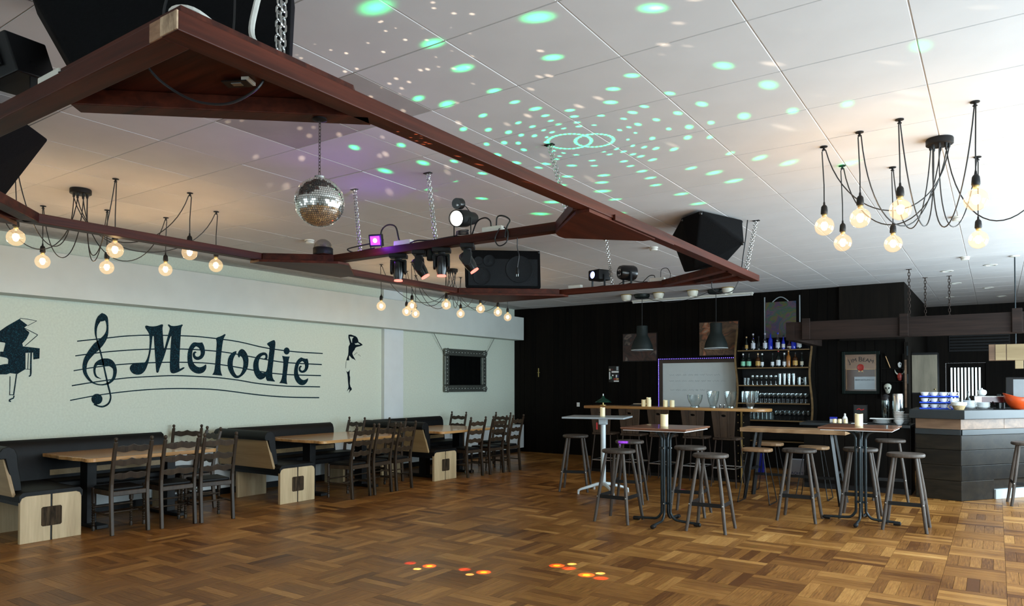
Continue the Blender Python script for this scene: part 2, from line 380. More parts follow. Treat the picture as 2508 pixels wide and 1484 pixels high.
def bez(p0, p1, p2, p3, n=14):
    p0, p1, p2, p3 = map(Vector, (p0, p1, p2, p3)); out = []
    for i in range(n+1):
        t = i/n; out.append(p0*(1-t)**3+p1*3*t*(1-t)**2+p2*3*t*t*(1-t)+p3*t**3)
    return out
def spline(pts, k=4):
    P = [Vector(p) for p in pts]; P = [2*P[0]-P[1]]+P+[2*P[-1]-P[-2]]; out = []
    for a in range(1, len(P)-2):
        for i in range(k):
            t = i/k; p0, p1, p2, p3 = P[a-1:a+3]
            out.append(0.5*((2*p1)+(p2-p0)*t+(2*p0-5*p1+4*p2-p3)*t*t+(3*p1-p0-3*p2+p3)*t**3))
    return out+[P[-2]]
ORD = ['first', 'second', 'third', 'fourth', 'fifth', 'sixth', 'seventh', 'eighth', 'ninth', 'tenth', 'eleventh', 'twelfth', 'thirteenth', 'fourteenth']
# ================================================================== THE ROOM
HC = 3.27; XL = -9.2; YB = 13.6; XR = 2.6; YF = -2.5; YK = 18.3
def visible(x, y, z, m=60):
    q = Vector((x, y, z))-Vector((0, 0, 1.55)); ya, pi_ = 0.5982, 0.01724
    f = Vector((-math.sin(ya)*math.cos(pi_), math.cos(ya)*math.cos(pi_), math.sin(pi_))); r = Vector((math.cos(ya), math.sin(ya), 0)); u = r.cross(f)
    d = q.dot(f)
    if d < 0.3: return None
    px, py = 1254+1740*q.dot(r)/d, 909.5-1740*q.dot(u)/d
    return d if (-m < px < 2508+m and -m < py < 1484+m) else None
# floor: parquet squares of five strips each, laid in alternating directions
floor = tag(G().box(XL-0.1, XR+0.1, YF-0.1, YK+0.1, -0.10, -0.012).obj('floor', 'parquet_base'), 'brown basket-weave oak parquet floor', None, None, 'structure')
SQ = 0.423; NS = 5; X0 = 0.05; Y0 = 8.87
def strip_geo(cx, cy, horiz):
    L, Wd = SQ-0.0025, SQ/NS-0.0022
    dx, dy = (L/2, Wd/2) if horiz else (Wd/2, L/2)
    return [(cx-dx, cy-dy), (cx+dx, cy-dy), (cx+dx, cy+dy), (cx-dx, cy+dy)]
def strip_mesh(name, items):
    """items: (cx, cy, horiz, tone, dz)"""
    vs = []; fs = []; uv = []; tone = []
    for cx, cy, hz, tn, dz in items:
        q = strip_geo(cx, cy, hz); n = len(vs); zt = 0.0+dz; zb = -0.012
        vs += [(x, y, zt) for x, y in q]+[(x, y, zb) for x, y in q]
        fs += [(n, n+1, n+2, n+3), (n+4, n+5, n+1, n), (n+5, n+6, n+2, n+1), (n+6, n+7, n+3, n+2), (n+7, n+4, n, n+3)]
        ou, ov = random.random()*30, random.random()*30
        a = SQ; b_ = SQ/NS
        quad = [(0, 0), (a, 0), (a, b_), (0, b_)] if hz else [(0, 0), (0, b_), (a, b_), (a, 0)]
        quad = quad if hz else [(0, b_), (0, 0), (a, 0), (a, b_)]
        for f in range(5):
            uv += [(ou+u, ov+v) for u, v in quad]
        tone += [tn]*5
    me = bpy.data.meshes.new(name); me.from_pydata(vs, [], fs); me.materials.append(MATS['parquet'])
    ul = me.uv_layers.new(name='UVMap'); ul.data.foreach_set('uv', [c for p in uv for c in p])
    at = me.attributes.new('tone', 'FLOAT', 'FACE'); at.data.foreach_set('value', tone)
    return me
allstrips = []
for i in range(-23, 7):
    for j in range(-27, 23):
        cx, cy = X0+(i+0.5)*SQ, Y0+(j+0.5)*SQ
        if not (XL < cx-0.1 and cx < XR and YF < cy and cy < YK): continue
        hz = (i+j) % 2 == 0
        sq = random.gauss(0, 0.05)
        for k in range(NS):
            o_ = (k-(NS-1)/2)*SQ/NS
            px, py = (cx, cy+o_) if hz else (cx+o_, cy)
            allstrips.append((px, py, hz, random.gauss(0.02, 0.085)+sq, random.uniform(-0.0007, 0)))
vis = sorted([(visible(s[0], s[1], 0, 20) or 1e9, n) for n, s in enumerate(allstrips)])
near = {n for d, n in vis[:300] if d < 1e8}
VAR = {}
for hz in (True, False):
    VAR[hz] = []
    for v in range(14):
        tn = random.gauss(0.02, 0.085); VAR[hz].append((tn, strip_mesh('parquet_strip', [(0, 0, hz, tn, 0)])))
for n in sorted(near):
    s = allstrips[n]; tn, me = min(random.sample(VAR[s[2]], 5), key=lambda q: abs(q[0]-s[3]))
    o = bpy.data.objects.new('parquet_strip', me); C.objects.link(o); o.parent = floor; o.location = (s[0], s[1], s[4])
rest = bpy.data.objects.new('parquet_field', strip_mesh('parquet_field', [s for n, s in enumerate(allstrips) if n not in near])); C.objects.link(rest)
rest.parent = floor; rest['kind'] = 'stuff'

# ceiling: square panels with open seams below a plain slab
ceil = tag(G().box(XL-0.1, XR+0.1, YF-0.1, YK+0.1, HC-0.0075, HC+0.12).obj('ceiling', 'ceiling_seam'), 'white suspended ceiling of large square panels', None, None, 'structure')
TX, TY = 0.647, 0.651
def tile_mesh(mat):
    g = G(); a, b_ = TX/2-0.0025, TY/2-0.0025; e = 0.0025
    g.add([(-a, -b_, 0.005), (a, -b_, 0.005), (a, b_, 0.005), (-a, b_, 0.005), (-a+e, -b_+e, 0), (a-e, -b_+e, 0), (a-e, b_-e, 0), (-a+e, b_-e, 0)],
          [(7, 6, 5, 4), (0, 4, 5, 1), (1, 5, 6, 2), (2, 6, 7, 3), (3, 7, 4, 0)])
    return g.mesh('ceiling_panel', mat)
tm = tile_mesh('ceiling_paint'); ts = tile_mesh('ceiling_stained'); hidden = G()
for i in range(-14, 5):
    for j in range(-15, 19):
        cx, cy = -0.31+(i+0.5)*TX, 6.62+(j+0.5)*TY
        if cx-TX/2 < XL-0.02 or cx+TX/2 > XR+0.05 or cy > YK or cy < YF: continue
        if cx < -1.3 and cy > YB: continue
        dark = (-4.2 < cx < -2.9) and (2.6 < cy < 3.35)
        lift = -0.004 if (-4.84 < cx < -4.19 and 3.9 < cy < 4.6) else random.uniform(-0.0006, 0.0006)
        if visible(cx, cy, HC, 120):
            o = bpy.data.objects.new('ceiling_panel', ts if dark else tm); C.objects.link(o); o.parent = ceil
            o.location = (cx, cy, HC-0.012+lift); o.rotation_euler = (random.uniform(-0.001, 0.001), random.uniform(-0.001, 0.001), 0)
        else:
            a, b_ = TX/2-0.003, TY/2-0.003; hidden.add([(cx-a, cy-b_, HC-0.012), (cx+a, cy-b_, HC-0.012), (cx+a, cy+b_, HC-0.012), (cx-a, cy+b_, HC-0.012)], [(3, 2, 1, 0)])
tag(hidden.obj('ceiling_panel_field', 'ceiling_paint', ceil), kind='stuff')

# left wall with boxed-out fascia, pilaster, picture band and low ledge
wl = tag(G().box(XL-0.12, XL, YF-0.1, YB, 0, HC).obj('wall_left', 'wall_plaster'), 'pale green textured wall with glitter lettering', None, None, 'structure')
G().box(XL, XL+0.30, YF, YB-0.06, 2.54, 3.055).obj('fascia', 'wall_smooth', wl, bevel=0.004)
G().box(XL, XL+0.07, 9.30, 9.80, 0.6, 2.54).obj('pilaster', 'wall_white', wl)
G().box(XL, XL+0.05, 9.30, 9.80, 3.055, HC-0.013).obj('pilaster_head', 'wall_white', wl)
G().box(XL, XL+0.30, YF, YB-0.06, 0.10, 0.62).obj('ledge', 'wall_white', wl, bevel=0.004)
G().box(XL, XL+0.22, YF, YB-0.06, 0.0, 0.10).obj('ledge_base', 'black_paint', wl)
# back wall of dark vertical boards
wb = tag(G().box(XL-0.12, -1.26, YB+0.02, YB+0.12, 0, HC).obj('wall_back', 'kitchen_wood'), 'near black boarded wall behind the bar', None, None, 'structure')
x = XL
while x < -1.28:
    wd = random.choice((0.13, 0.15, 0.17)); x1 = min(x+wd, -1.26)
    G().box(x+0.002, x1-0.002, YB, YB+0.02, 0, HC-0.013).obj('wall_board', 'wall_dark_wood', wb); x = x1
# boxed section above the bar on the back wall
tag(G().box(-2.27, -1.26, YB-0.07, YB, 2.30, HC-0.013).obj('trim_1', 'kitchen_wood'), 'flat dark boxing at the top of the back wall', None, None, 'structure')
wk = tag(G().box(-1.38, -1.26, YB+0.12, YK, 0, HC).obj('wall_kitchen', 'kitchen_wood'), 'dark side wall of the kitchen passage', None, None, 'structure')
# far kitchen wall with a slatted door standing against daylight
DX0, DX1, DZ0, DZ1 = -0.84, -0.26, 0.95, 1.90
fb = G()
fb.box(-1.38, DX0-0.08, YK, YK+0.1, 0, HC).box(DX1+0.10, XR, YK, YK+0.1, 0, HC).box(DX0-0.08, DX1+0.10, YK, YK+0.1, 2.04, HC)
wf = tag(fb.obj('wall_far', 'kitchen_wood'), 'dark far wall of the kitchen', None, None, 'structure')
door = tag(G().box(DX0-0.075, DX0, YK+0.02, YK+0.07, 0.0, 2.0).box(DX1, DX1+0.085, YK+0.02, YK+0.07, 0.0, 2.0).box(DX0, DX1, YK+0.02, YK+0.07, DZ1, 2.0)
           .box(DX0, DX1, YK+0.02, YK+0.07, 0.0, DZ0).obj('door_1', 'kitchen_wood'), 'dark door with a window of upright bars against daylight', None, None, 'structure')
for k in range(10):
    xx = DX0+k*(DX1-DX0)/9
    G().box(xx-0.016, xx+0.016, YK+0.0, YK+0.03, DZ0, DZ1).obj('bar', 'kitchen_wood', door)
G().box(DX0, DX1, YK+0.055, YK+0.06, DZ0, DZ1).obj('pane', 'window_glass', door)
tag(G().box(DX0-0.09, DX1+0.11, YK-0.02, YK, 2.0, 2.06).box(DX1+0.075, DX1+0.115, YK-0.02, YK, 0, 2.0).obj('trim_2', 'kitchen_wood'), 'dark door casing in the kitchen', None, None, 'structure')
# right wall with four windows, front wall with three
def wall_with_windows(name, axis, pos, lo, hi, wins, z0, z1, lab, wn):
    g = G(); t = 0.12
    def bx(a, b, c, d):
        if axis == 'x': g.box(pos, pos+t, a, b, c, d)
        else: g.box(a, b, pos-t, pos, c, d)
    cur = lo
    for a, b in wins:
        bx(cur, a, 0, HC); bx(a, b, 0, z0); bx(a, b, z1, HC); cur = b
    bx(cur, hi, 0, HC)
    wo = tag(g.obj(name, 'wall_white'), lab, None, None, 'structure')
    for k, (a, b) in enumerate(wins):
        f = G()
        def fx(u0, u1, c, d, dd=0.03):
            if axis == 'x': f.box(pos+0.05-dd, pos+0.05+dd, u0, u1, c, d)
            else: f.box(u0, u1, pos-0.05-dd, pos-0.05+dd, c, d)
        fx(a, a+0.06, z0, z1); fx(b-0.06, b, z0, z1); fx(a+0.06, b-0.06, z0, z0+0.06); fx(a+0.06, b-0.06, z1-0.06, z1); fx((a+b)/2-0.03, (a+b)/2+0.03, z0+0.06, z1-0.06)
        wi = tag(f.obj('window_%d' % (wn+k), 'white_plastic'), 'tall white framed window', None, None, 'structure')
        p = G()
        if axis == 'x': p.box(pos+0.047, pos+0.053, a+0.06, b-0.06, z0+0.06, z1-0.06)
        else: p.box(a+0.06, b-0.06, pos-0.053, pos-0.047, z0+0.06, z1-0.06)
        p.obj('pane', 'window_glass', wi)
wall_with_windows('wall_right', 'x', XR, YF, YK, WIN_R, 0.65, 2.85, 'white wall with four tall windows', 1)
wall_with_windows('wall_front', 'y', YF, XL, XR, WIN_F, 0.55, 2.65, 'white wall with the glazed entrance', 5)
# ================================================================== L-SHAPED BENCHES
def roll_profile():
    """side profile (t, z) of a padded back leaning away, t pointing into the seat"""
    front = [(0.10, 0.50), (0.085, 0.62), (0.065, 0.74), (0.06, 0.80), (0.055, 0.86), (0.03, 0.915), (-0.02, 0.94), (-0.07, 0.925), (-0.10, 0.885), (-0.105, 0.845), (-0.09, 0.82)]
    back = [(-0.045, 0.82), (-0.02, 0.70), (0.035, 0.50)]
    return front+back
def bench(loc, label, xa, wl_len):
    """local frame: origin on the floor at the arm's front end, +x into the room, +y away; xa = arm length, wl_len = wall seat length"""
    t = thing('corner_bench', label, 'bench', loc, 0, 'black leather corner benches along the wall')
    D = 0.56
    for k, (a, b) in enumerate(((0.0, 0.268), (0.285, 0.555))):
        r = 0.05; z = 0.455
        if k == 0: poly = [(a, 0), (b, 0), (b, z), (a+r, z), (a+r*0.3, z-r*0.3), (a, z-r)]
        else: poly = [(a, 0), (b, 0), (b, z-r), (b-r*0.3, z-r*0.3), (b-r, z), (a, z)]
        p = G().prism(poly, -0.045, 0.0, 'yz').obj('end_board', 'oak', t, bevel=0.004)
    G().box(-0.04, -0.01, 0.262, 0.29, 0.0, 0.44).obj('end_gap', 'black_paint', t)
    inl = [(0.185+0.012, 0.145), (0.37-0.012, 0.145), (0.37, 0.157), (0.37, 0.323), (0.37-0.012, 0.335), (0.185+0.012, 0.335), (0.185, 0.323), (0.185, 0.157)]
    tag(G().prism(inl, -0.02, 0.006, 'yz').obj('end_inlay', 'bog_oak', t, bevel=0.003), 'dark rough bog-oak square')
    G().box(-xa+0.25, -xa+0.29, 0.05, D-0.05, 0, 0.36).obj('rear_support', 'oak', t)
    # seat plinth and cushions
    G().box(-xa, -0.05, 0.02, D-0.03, 0.36, 0.44).obj('seat_frame', 'black_paint', t)
    cs = [(-0.005, 0.40), (-0.01, 0.46), (0.02, 0.495), (0.06, 0.505), (D-0.06, 0.505), (D-0.015, 0.495), (D+0.012, 0.46), (D+0.008, 0.40)]
    g = G(); n = len(cs)
    vs = [(-xa, u, v) for u, v in cs]+[(-0.03, u, v) for u, v in cs]+[(-0.004, 0.5*(u-D/2)*1.98+D/2, min(v, 0.492)) for u, v in cs]
    fs = [(i, i+1, s*n+n+i+1, s*n+n+i) for s in (0, ) for i in range(n-1)]+[(n+i, n+i+1, 2*n+i+1, 2*n+i) for i in range(n-1)]+[tuple(2*n+i for i in range(n)), tuple(range(n-1, -1, -1))]
    g.add(vs, fs); g.obj('seat_cushion', 'leather', t, smooth=True)
    # arm backrest with rolled top, oak board on its outer side
    pr_ = roll_profile(); x1 = -0.14
    G().add([(-xa, u-0.03, v) for u, v in pr_]+[(x1, u-0.03, v) for u, v in pr_],
            [tuple(range(len(pr_)))]+[tuple(range(2*len(pr_)-1, len(pr_)-1, -1))]+[(i, (i+1) % len(pr_), len(pr_)+(i+1) % len(pr_), len(pr_)+i) for i in range(len(pr_))]).obj('arm_backrest', 'leather', t, smooth=True, bevel=0.006)
    ob = [(0.000, 0.45), (0.035, 0.45), (-0.025, 0.82), (-0.060, 0.82)]
    G().add([(-xa, u-0.03, v) for u, v in ob]+[(x1+0.04, u-0.03, v) for u, v in ob[:2]]+[(x1-0.03, u-0.03, v) for u, v in ob[2:]],
            [(3, 2, 1, 0), (4, 5, 6, 7), (0, 1, 5, 4), (1, 2, 6, 5), (2, 3, 7, 6), (3, 0, 4, 7)]).obj('arm_board', 'oak_back', t, bevel=0.004)
    # wall part
    xw = -xa
    G().box(xw+0.06, xw+0.54, D, wl_len, 0.36, 0.44).obj('wall_seat_frame', 'black_paint', t)
    G().box(xw+0.02, xw+0.56, D-0.02, wl_len+0.01, 0.42, 0.505).obj('wall_seat_cushion', 'leather', t, bevel=0.03, seg=3)
    G().add([(xw+0.16+u-0.04, 0.03, v) for u, v in pr_]+[(xw+0.16+u-0.04, wl_len, v) for u, v in pr_],
            [tuple(range(len(pr_)))]+[tuple(range(2*len(pr_)-1, len(pr_)-1, -1))]+[(i, (i+1) % len(pr_), len(pr_)+(i+1) % len(pr_), len(pr_)+i) for i in range(len(pr_))]).obj('wall_backrest', 'leather', t, smooth=True, bevel=0.006)
    G().box(xw+0.02, xw+0.215, D+0.06, wl_len-0.03, 0.505, 0.60).obj('wall_back_board', 'oak_back', t)
    G().box(xw+0.02, xw+0.09, wl_len, wl_len+0.035, 0.0, 0.86).obj('wall_back_end', 'oak_back', t, bevel=0.01)
    G().box(xw+0.08, xw+0.5, wl_len-0.10, wl_len-0.06, 0, 0.36).obj('rear_support', 'oak', t)
    return t
bench((-7.77, 3.00, 0), 'corner bench nearest the viewer, beside the piano and treble clef wall art', 1.06+0.02, 1.95)
bench((-7.58, 5.86, 0), 'middle corner bench under the end of the wall lettering', 1.22+0.04, 1.85)
bench((-7.36, 8.62, 0), 'farthest corner bench, below the ornate framed mirror', 1.44+0.04, 1.78)

# ================================================================== DINING TABLES
def live_edge(x0, x1, y0, y1):
    """rounded rectangle whose two ends waver like a natural board edge"""
    pts = []; r = 0.07; n = 5
    def arc(cx, cy, a0):
        for k in range(n+1):
            a = a0+PI/2*k/n; pts.append((cx+r*math.cos(a), cy+r*math.sin(a)))
    arc(x1-r, y0+r, -PI/2); arc(x1-r, y1-r, 0); arc(x0+r, y1-r, PI/2)
    arc(x0+r, y0+r, PI)
    for k in range(1, 8):
        t = k/8; pts.append((x0+r+(x1-x0-2*r)*t, y0+0.012*math.sin(t*9)+0.01*math.sin(t*23)))
    return pts
def dining_table(loc, label, x0, x1, y0, y1):
    t = thing('dining_table', label, 'table', loc, 0, 'honey wood dining tables')
    G().prism(live_edge(x0, x1, y0, y1), 0.745, 0.785, 'xy').obj('table_top', 'honey_top', t, bevel=0.006)
    for yy in (y0+0.28, y1-0.28):
        xm = (x0+x1)/2
        G().box(xm-0.08, xm+0.08, yy-0.05, yy+0.05, 0.03, 0.745).obj('pillar', 'black_paint', t, bevel=0.004)
        G().box(xm-0.32, xm+0.32, yy-0.06, yy+0.06, 0.0, 0.04).obj('foot', 'black_paint', t, bevel=0.006)
    return t
dining_table((-8.22, 4.27, 0), 'honey wood table at the bench nearest the viewer', -0.60, 0.60, -0.72, 0.74)
dining_table((-8.00, 7.15, 0), 'middle honey wood table, between the first and last tables', -0.60, 0.60, -0.76, 0.78)
dining_table((-7.90, 9.42, 0), 'farthest honey wood table, nearest the dark back wall', -0.62, 0.62, -0.70, 0.74)

# ================================================================== LADDER-BACK CHAIRS (facing -x)
def wavy_slat(w, h):
    top = []; bot = []; n = 24
    for i in range(n+1):
        t = i/n; u = (t-0.5)*w
        wv = 0.012*math.cos(t*2*PI)*1.0+0.010*math.cos(t*6*PI)
        top.append((u, h/2-0.010*abs(math.cos(3*PI*t))+0.012*math.exp(-((t-0.5)/0.13)**2)))
        bot.append((u, -h/2+0.010*math.cos(4*PI*t)*0.8))
    return bot+top[::-1]
def turned_leg(x, y, h):
    prof = [(0.016, 0), (0.019, 0.03)]
    z = 0.05
    while z < 0.26:
        prof += [(0.012, z), (0.019, z+0.012), (0.012, z+0.024)]; z += 0.026
    prof += [(0.021, 0.29), (0.022, h-0.06), (0.022, h)]
    return G().lathe(prof, 10, (x, y, 0))
def make_chair():
    t = thing('ladder_back_chair', 'x', 'chair')
    W = 0.36
    def rear(y): return spline([(0.215, y, 0.0), (0.195, y, 0.25), (0.185, y, 0.46), (0.205, y, 0.62), (0.245, y, 0.80), (0.285, y, 0.955)], 3)
    for s in (-1, 1):
        y = s*W/2
        g = G(); P = rear(y); n = len(P)
        vs = []; fs = []
        for i, p in enumerate(P):
            a = 0.021 if p.z < 0.5 else 0.019-0.003*(p.z-0.5)/0.45; b_ = 0.017
            vs += [(p.x-a, y-b_, p.z), (p.x+a, y-b_, p.z), (p.x+a, y+b_, p.z), (p.x-a, y+b_, p.z)]
        for i in range(n-1):
            for k in range(4): fs.append((i*4+k, i*4+(k+1) % 4, i*4+4+(k+1) % 4, i*4+4+k))
        fs += [(3, 2, 1, 0), tuple((n-1)*4+k for k in range(4))]
        leg = g.add(vs, fs).obj('rear_leg', 'chair_wood', t, bevel=0.005)
        G().lathe([(0.0, -0.022), (0.008, -0.02), (0.010, -0.008), (0.013, 0.0), (0.018, 0.012), (0.019, 0.022), (0.014, 0.034), (0.0, 0.040)], 10, (0.287, y, 0.965)).obj('finial', 'chair_wood', leg, smooth=True)
        turned_leg(-0.20, s*(W/2+0.012), 0.455).obj('front_leg', 'chair_wood', t, smooth=True)
        G().tube([(-0.20, s*(W/2+0.01), 0.20), (0.195, y, 0.20)], 0.010, 8).obj('side_stretcher', 'chair_wood', t, smooth=True)
    for z, xx in ((0.60, 0.200), (0.74, 0.231), (0.885, 0.267)):
        o = G().prism(wavy_slat(W-0.03, 0.066), -0.008, 0.008, 'yz').obj('back_slat', 'chair_wood', t, bevel=0.002)
        o.location = (xx, 0, z); o.rotation_euler = (0, 0.21, 0)
    sf = [(-0.225, -0.20), (-0.225, 0.20), (0.20, W/2+0.0), (0.20, -W/2-0.0)]
    G().prism(sf, 0.395, 0.445, 'xy').obj('seat_rail', 'chair_wood', t, bevel=0.006)
    sc = [(-0.215, -0.188), (-0.215, 0.188), (0.165, W/2-0.02), (0.165, -W/2+0.02)]
    G().prism(sc, 0.44, 0.475, 'xy').obj('seat_pad', 'leather', t, bevel=0.016, seg=3)
    G().tube([(-0.20, -W/2-0.01, 0.25), (-0.20, W/2+0.01, 0.25)], 0.010, 8).obj('front_stretcher', 'chair_wood', t, smooth=True)
    G().tube([(0.0, -W/2, 0.20), (0.0, W/2, 0.20)], 0.009, 8).obj('cross_stretcher', 'chair_wood', t, smooth=True)
    return t
chair0 = make_chair(); used = [False]
def place_chair(x, y, rz, label, group):
    if not used[0]:
        used[0] = True; chair0.location = (x, y, 0); chair0.rotation_euler = (0, 0, rz); chair0['label'] = label; chair0['group'] = group
        return chair0
    return dup(chair0, (x, y, 0), rz, label, group)
TN = ['nearest', 'middle', 'farthest']
rows = [[(-7.66, 3.90, -0.06), (-7.58, 4.39, -0.10), (-7.50, 4.82, -0.17)],
        [(-7.36, 6.83, 0.10), (-7.38, 7.27, 0.08), (-7.40, 7.72, 0.10)],
        [(-7.40, 9.48, -0.10), (-7.33, 10.00, -0.08), (-7.30, 10.48, 0.06)]]
for k, row in enumerate(rows):
    for m, (x, y, r) in enumerate(row):
        place_chair(x, y, r, 'dark ladder-back chair, back to the room, at the %s table, %s from left' % (TN[k], ORD[m]), 'ladder-back chairs at the tables')
for k, (x, y, r, wh) in enumerate([(-8.80, 5.22, 2.25, 'nearest table, left of the far pair'), (-8.30, 5.08, 1.45, 'nearest table, right of the far pair'),
                                   (-8.70, 7.95, 1.57, 'middle table, left of the far pair'), (-7.98, 8.15, 1.57, 'middle table, right of the far pair'),
                                   (-8.75, 10.70, 1.57, 'farthest table, below the ornate mirror'), (-7.88, 10.95, 1.50, 'farthest table, beside the wall edge')]):
    place_chair(x, y, r, 'dark ladder-back chair facing the viewer at the '+wh, 'ladder-back chairs at the tables')

# ================================================================== ROUND WOODEN BAR STOOLS
def make_stool():
    t = thing('bar_stool', 'x', 'stool')
    n = 28; se = 2.5; prof = [(0.90, 0.0), (0.985, 0.008), (1.0, 0.02), (0.985, 0.034), (0.94, 0.041), (0.80, 0.039), (0.5, 0.034), (0.0, 0.032)]
    g = G(); vs = []; fs = []
    for (r, z) in prof:
        for k in range(n):
            a = 2*PI*k/n; c, s = math.cos(a), math.sin(a); q = (abs(c)**se+abs(s)**se)**(-1/se)
            vs.append((0.185*r*q*c, 0.165*r*q*s, 0.765+z))
    for i in range(len(prof)-1):
        for k in range(n): fs.append((i*n+k, i*n+(k+1) % n, (i+1)*n+(k+1) % n, (i+1)*n+k))
    fs.append(tuple(range(n-1, -1, -1)))
    g.add(vs, fs).obj('seat', 'stool_wood', t, smooth=True)
    A, B = 0.105, 0.205
    for sx in (-1, 1):
        for sy in (-1, 1):
            G().tube([(sx*B, sy*B*0.98, 0), (sx*(B-0.012), sy*(B-0.014), 0.08), (sx*0.155, sy*0.152, 0.40), (sx*A, sy*A, 0.765)], [0.0165, 0.018, 0.020, 0.0165], 10).obj('leg', 'stool_wood', t, smooth=True)
    q = 0.172; z = 0.285
    for (x0, y0, x1, y1) in ((-q, -q, q, -q), (q, -q, q, q), (-q, -q, -q, q)):
        G().bar((x0, y0, z), (x1, y1, z), 0.006, 0.042).obj('foot_strap', 'black_metal', t, bevel=0.002)
    for sx in (-1, 1):
        for sy in (-1, 1):
            G().lathe([(0.0, 0.006), (0.007, 0.004), (0.008, 0.0)], 8, (sx*0.174, sy*0.192, 0.285), (0, sy, 0)).obj('bolt', 'silver', t, smooth=True)
    return t
stool0 = make_stool()
stools = [(-3.55, 7.36, 0.0, 'bar stool left of the near walnut high table, closest to the viewer'),
          (-2.52, 7.45, 0.05, 'bar stool right of the near walnut high table'),
          (-3.02, 8.20, 0.15, 'bar stool behind the near walnut high table'),
          (-5.08, 9.10, 0.35, 'bar stool far left of the white pedestal table'),
          (-3.99, 8.60, 0.25, 'bar stool between white pedestal table and near walnut table'),
          (-1.87, 8.58, 0.02, 'bar stool in front of the rustic slab table'),
          (-1.31, 9.10, 0.05, 'bar stool left behind the far walnut high table'),
          (-0.81, 8.68, 0.0, 'bar stool right of the far walnut high table'),
          (-1.18, 11.0-0.28, 0.1, 'bar stool by the dark counter behind the far walnut table'),
          (0.33, 11.55-0.33, 0.1, 'bar stool cut off by the right picture edge')]
for k, (x, y, r, lab) in enumerate(stools):
    lab = 'grey-brown wooden '+lab
    if k == 0: stool0.location = (x, y, 0); tag(stool0, lab, None, 'round wooden bar stools')
    else: dup(stool0, (x, y, 0), r, lab, 'round wooden bar stools')

# ================================================================== WALNUT HIGH TABLES
def make_high_table():
    t = thing('high_table', 'x', 'table')
    G().add(*(lambda a, b: ([(-a, -b, 1.075), (a, -b, 1.075), (a, b, 1.075), (-a, b, 1.075), (-a+0.025, -b+0.025, 1.045), (a-0.025, -b+0.025, 1.045), (a-0.025, b-0.025, 1.045), (-a+0.025, b-0.025, 1.045), (-a, -b, 1.060), (a, -b, 1.060), (a, b, 1.060), (-a, b, 1.060)],
            [(0, 1, 2, 3), (7, 6, 5, 4), (8, 9, 1, 0), (9, 10, 2, 1), (10, 11, 3, 2), (11, 8, 0, 3), (4, 5, 9, 8), (5, 6, 10, 9), (6, 7, 11, 10), (7, 4, 8, 11)]))(0.375, 0.375)).obj('table_top', 'walnut_top', t, bevel=0.005)
    G().box(-0.352, 0.352, -0.352, 0.352, 1.040, 1.046).obj('edge_lip', 'paper_white', t)
    for k in range(4):
        a = k*PI/2; c, s = math.cos(a), math.sin(a); R = Matrix.Rotation(a, 3, 'Z')
        path = [(0.27, 0, 1.028), (0.16, 0, 1.026), (0.09, 0, 1.0), (0.055, 0, 0.95), (0.05, 0, 0.88), (0.05, 0, 0.5), (0.05, 0, 0.17), (0.06, 0, 0.11), (0.10, 0, 0.062), (0.16, 0, 0.048), (0.34, 0, 0.040)]
        leg = G().tube([R @ Vector(p) for p in spline(path, 3)], 0.0145, 10).obj('leg_tube', 'pedestal_steel', t, smooth=True)
        cp = G().lathe([(0.022, -0.035), (0.024, 0.0), (0.022, 0.032), (0.012, 0.038)], 10, R @ Vector((0.355, 0, 0.030)), R @ Vector((1, 0, 0))).obj('foot_cap', 'black_paint', leg, smooth=True)
    for z in (0.84, 0.23):
        G().box(-0.052, 0.052, -0.008, 0.008, z-0.012, z+0.012).obj('cross_brace', 'pedestal_steel', t)
        G().box(-0.008, 0.008, -0.052, 0.052, z-0.012, z+0.012).obj('cross_brace', 'pedestal_steel', t)
        for k in range(4):
            a = k*PI/2; G().lathe([(0.0, 0.006), (0.007, 0.004), (0.007, 0)], 8, (0.064*math.cos(a), 0.064*math.sin(a), z), (math.cos(a), math.sin(a), 0)).obj('bolt', 'silver', t)
    return t
ht = make_high_table(); ht.location = (-3.03, 7.47, 0); ht.rotation_euler = (0, 0, 0.0)
tag(ht, 'walnut square high table nearest the dance floor, left of the pair', None, 'walnut high tables')
dup(ht, (-1.26, 8.76, 0), 0.0, 'walnut square high table at right, in front of the dark counter', 'walnut high tables')

# white pedestal table with folding top
wt = thing('pedestal_table', 'grey folding table on a white round pedestal', 'table', (-4.62, 9.08, 0), 0.25)
G().box(-0.52, 0.36, -0.33, 0.33, 1.06, 1.085).obj('table_top', 'laminate_grey', wt, bevel=0.006)
G().tube([(0, 0, 0.13), (0, 0, 0.98)], 0.036, 20).obj('column', 'white_metal', wt, smooth=True)
hd = G().box(-0.055, 0.055, -0.05, -0.04, 0.97, 1.06).box(-0.055, 0.055, 0.04, 0.05, 0.97, 1.06).box(-0.055, 0.055, -0.05, 0.05, 0.97, 0.985).box(-0.065, 0.065, -0.06, 0.06, 1.05, 1.062).obj('tilt_head', 'white_metal', wt, bevel=0.003)
G().box(-0.09, -0.07, -0.05, -0.04, 0.90, 1.0).obj('release_lever', 'red_tag', wt)
for k in range(4):
    a = PI/4+k*PI/2-0.2; R = Matrix.Rotation(a, 3, 'Z')
    leg = G().tube([R @ Vector(p) for p in ((0.0, 0, 0.13), (0.10, 0, 0.125), (0.34, 0, 0.065), (0.37, 0, 0.05), (0.375, 0, 0.0))], [0.034, 0.026, 0.018, 0.018, 0.016], 10).obj('foot_arm', 'white_metal', wt, smooth=True)

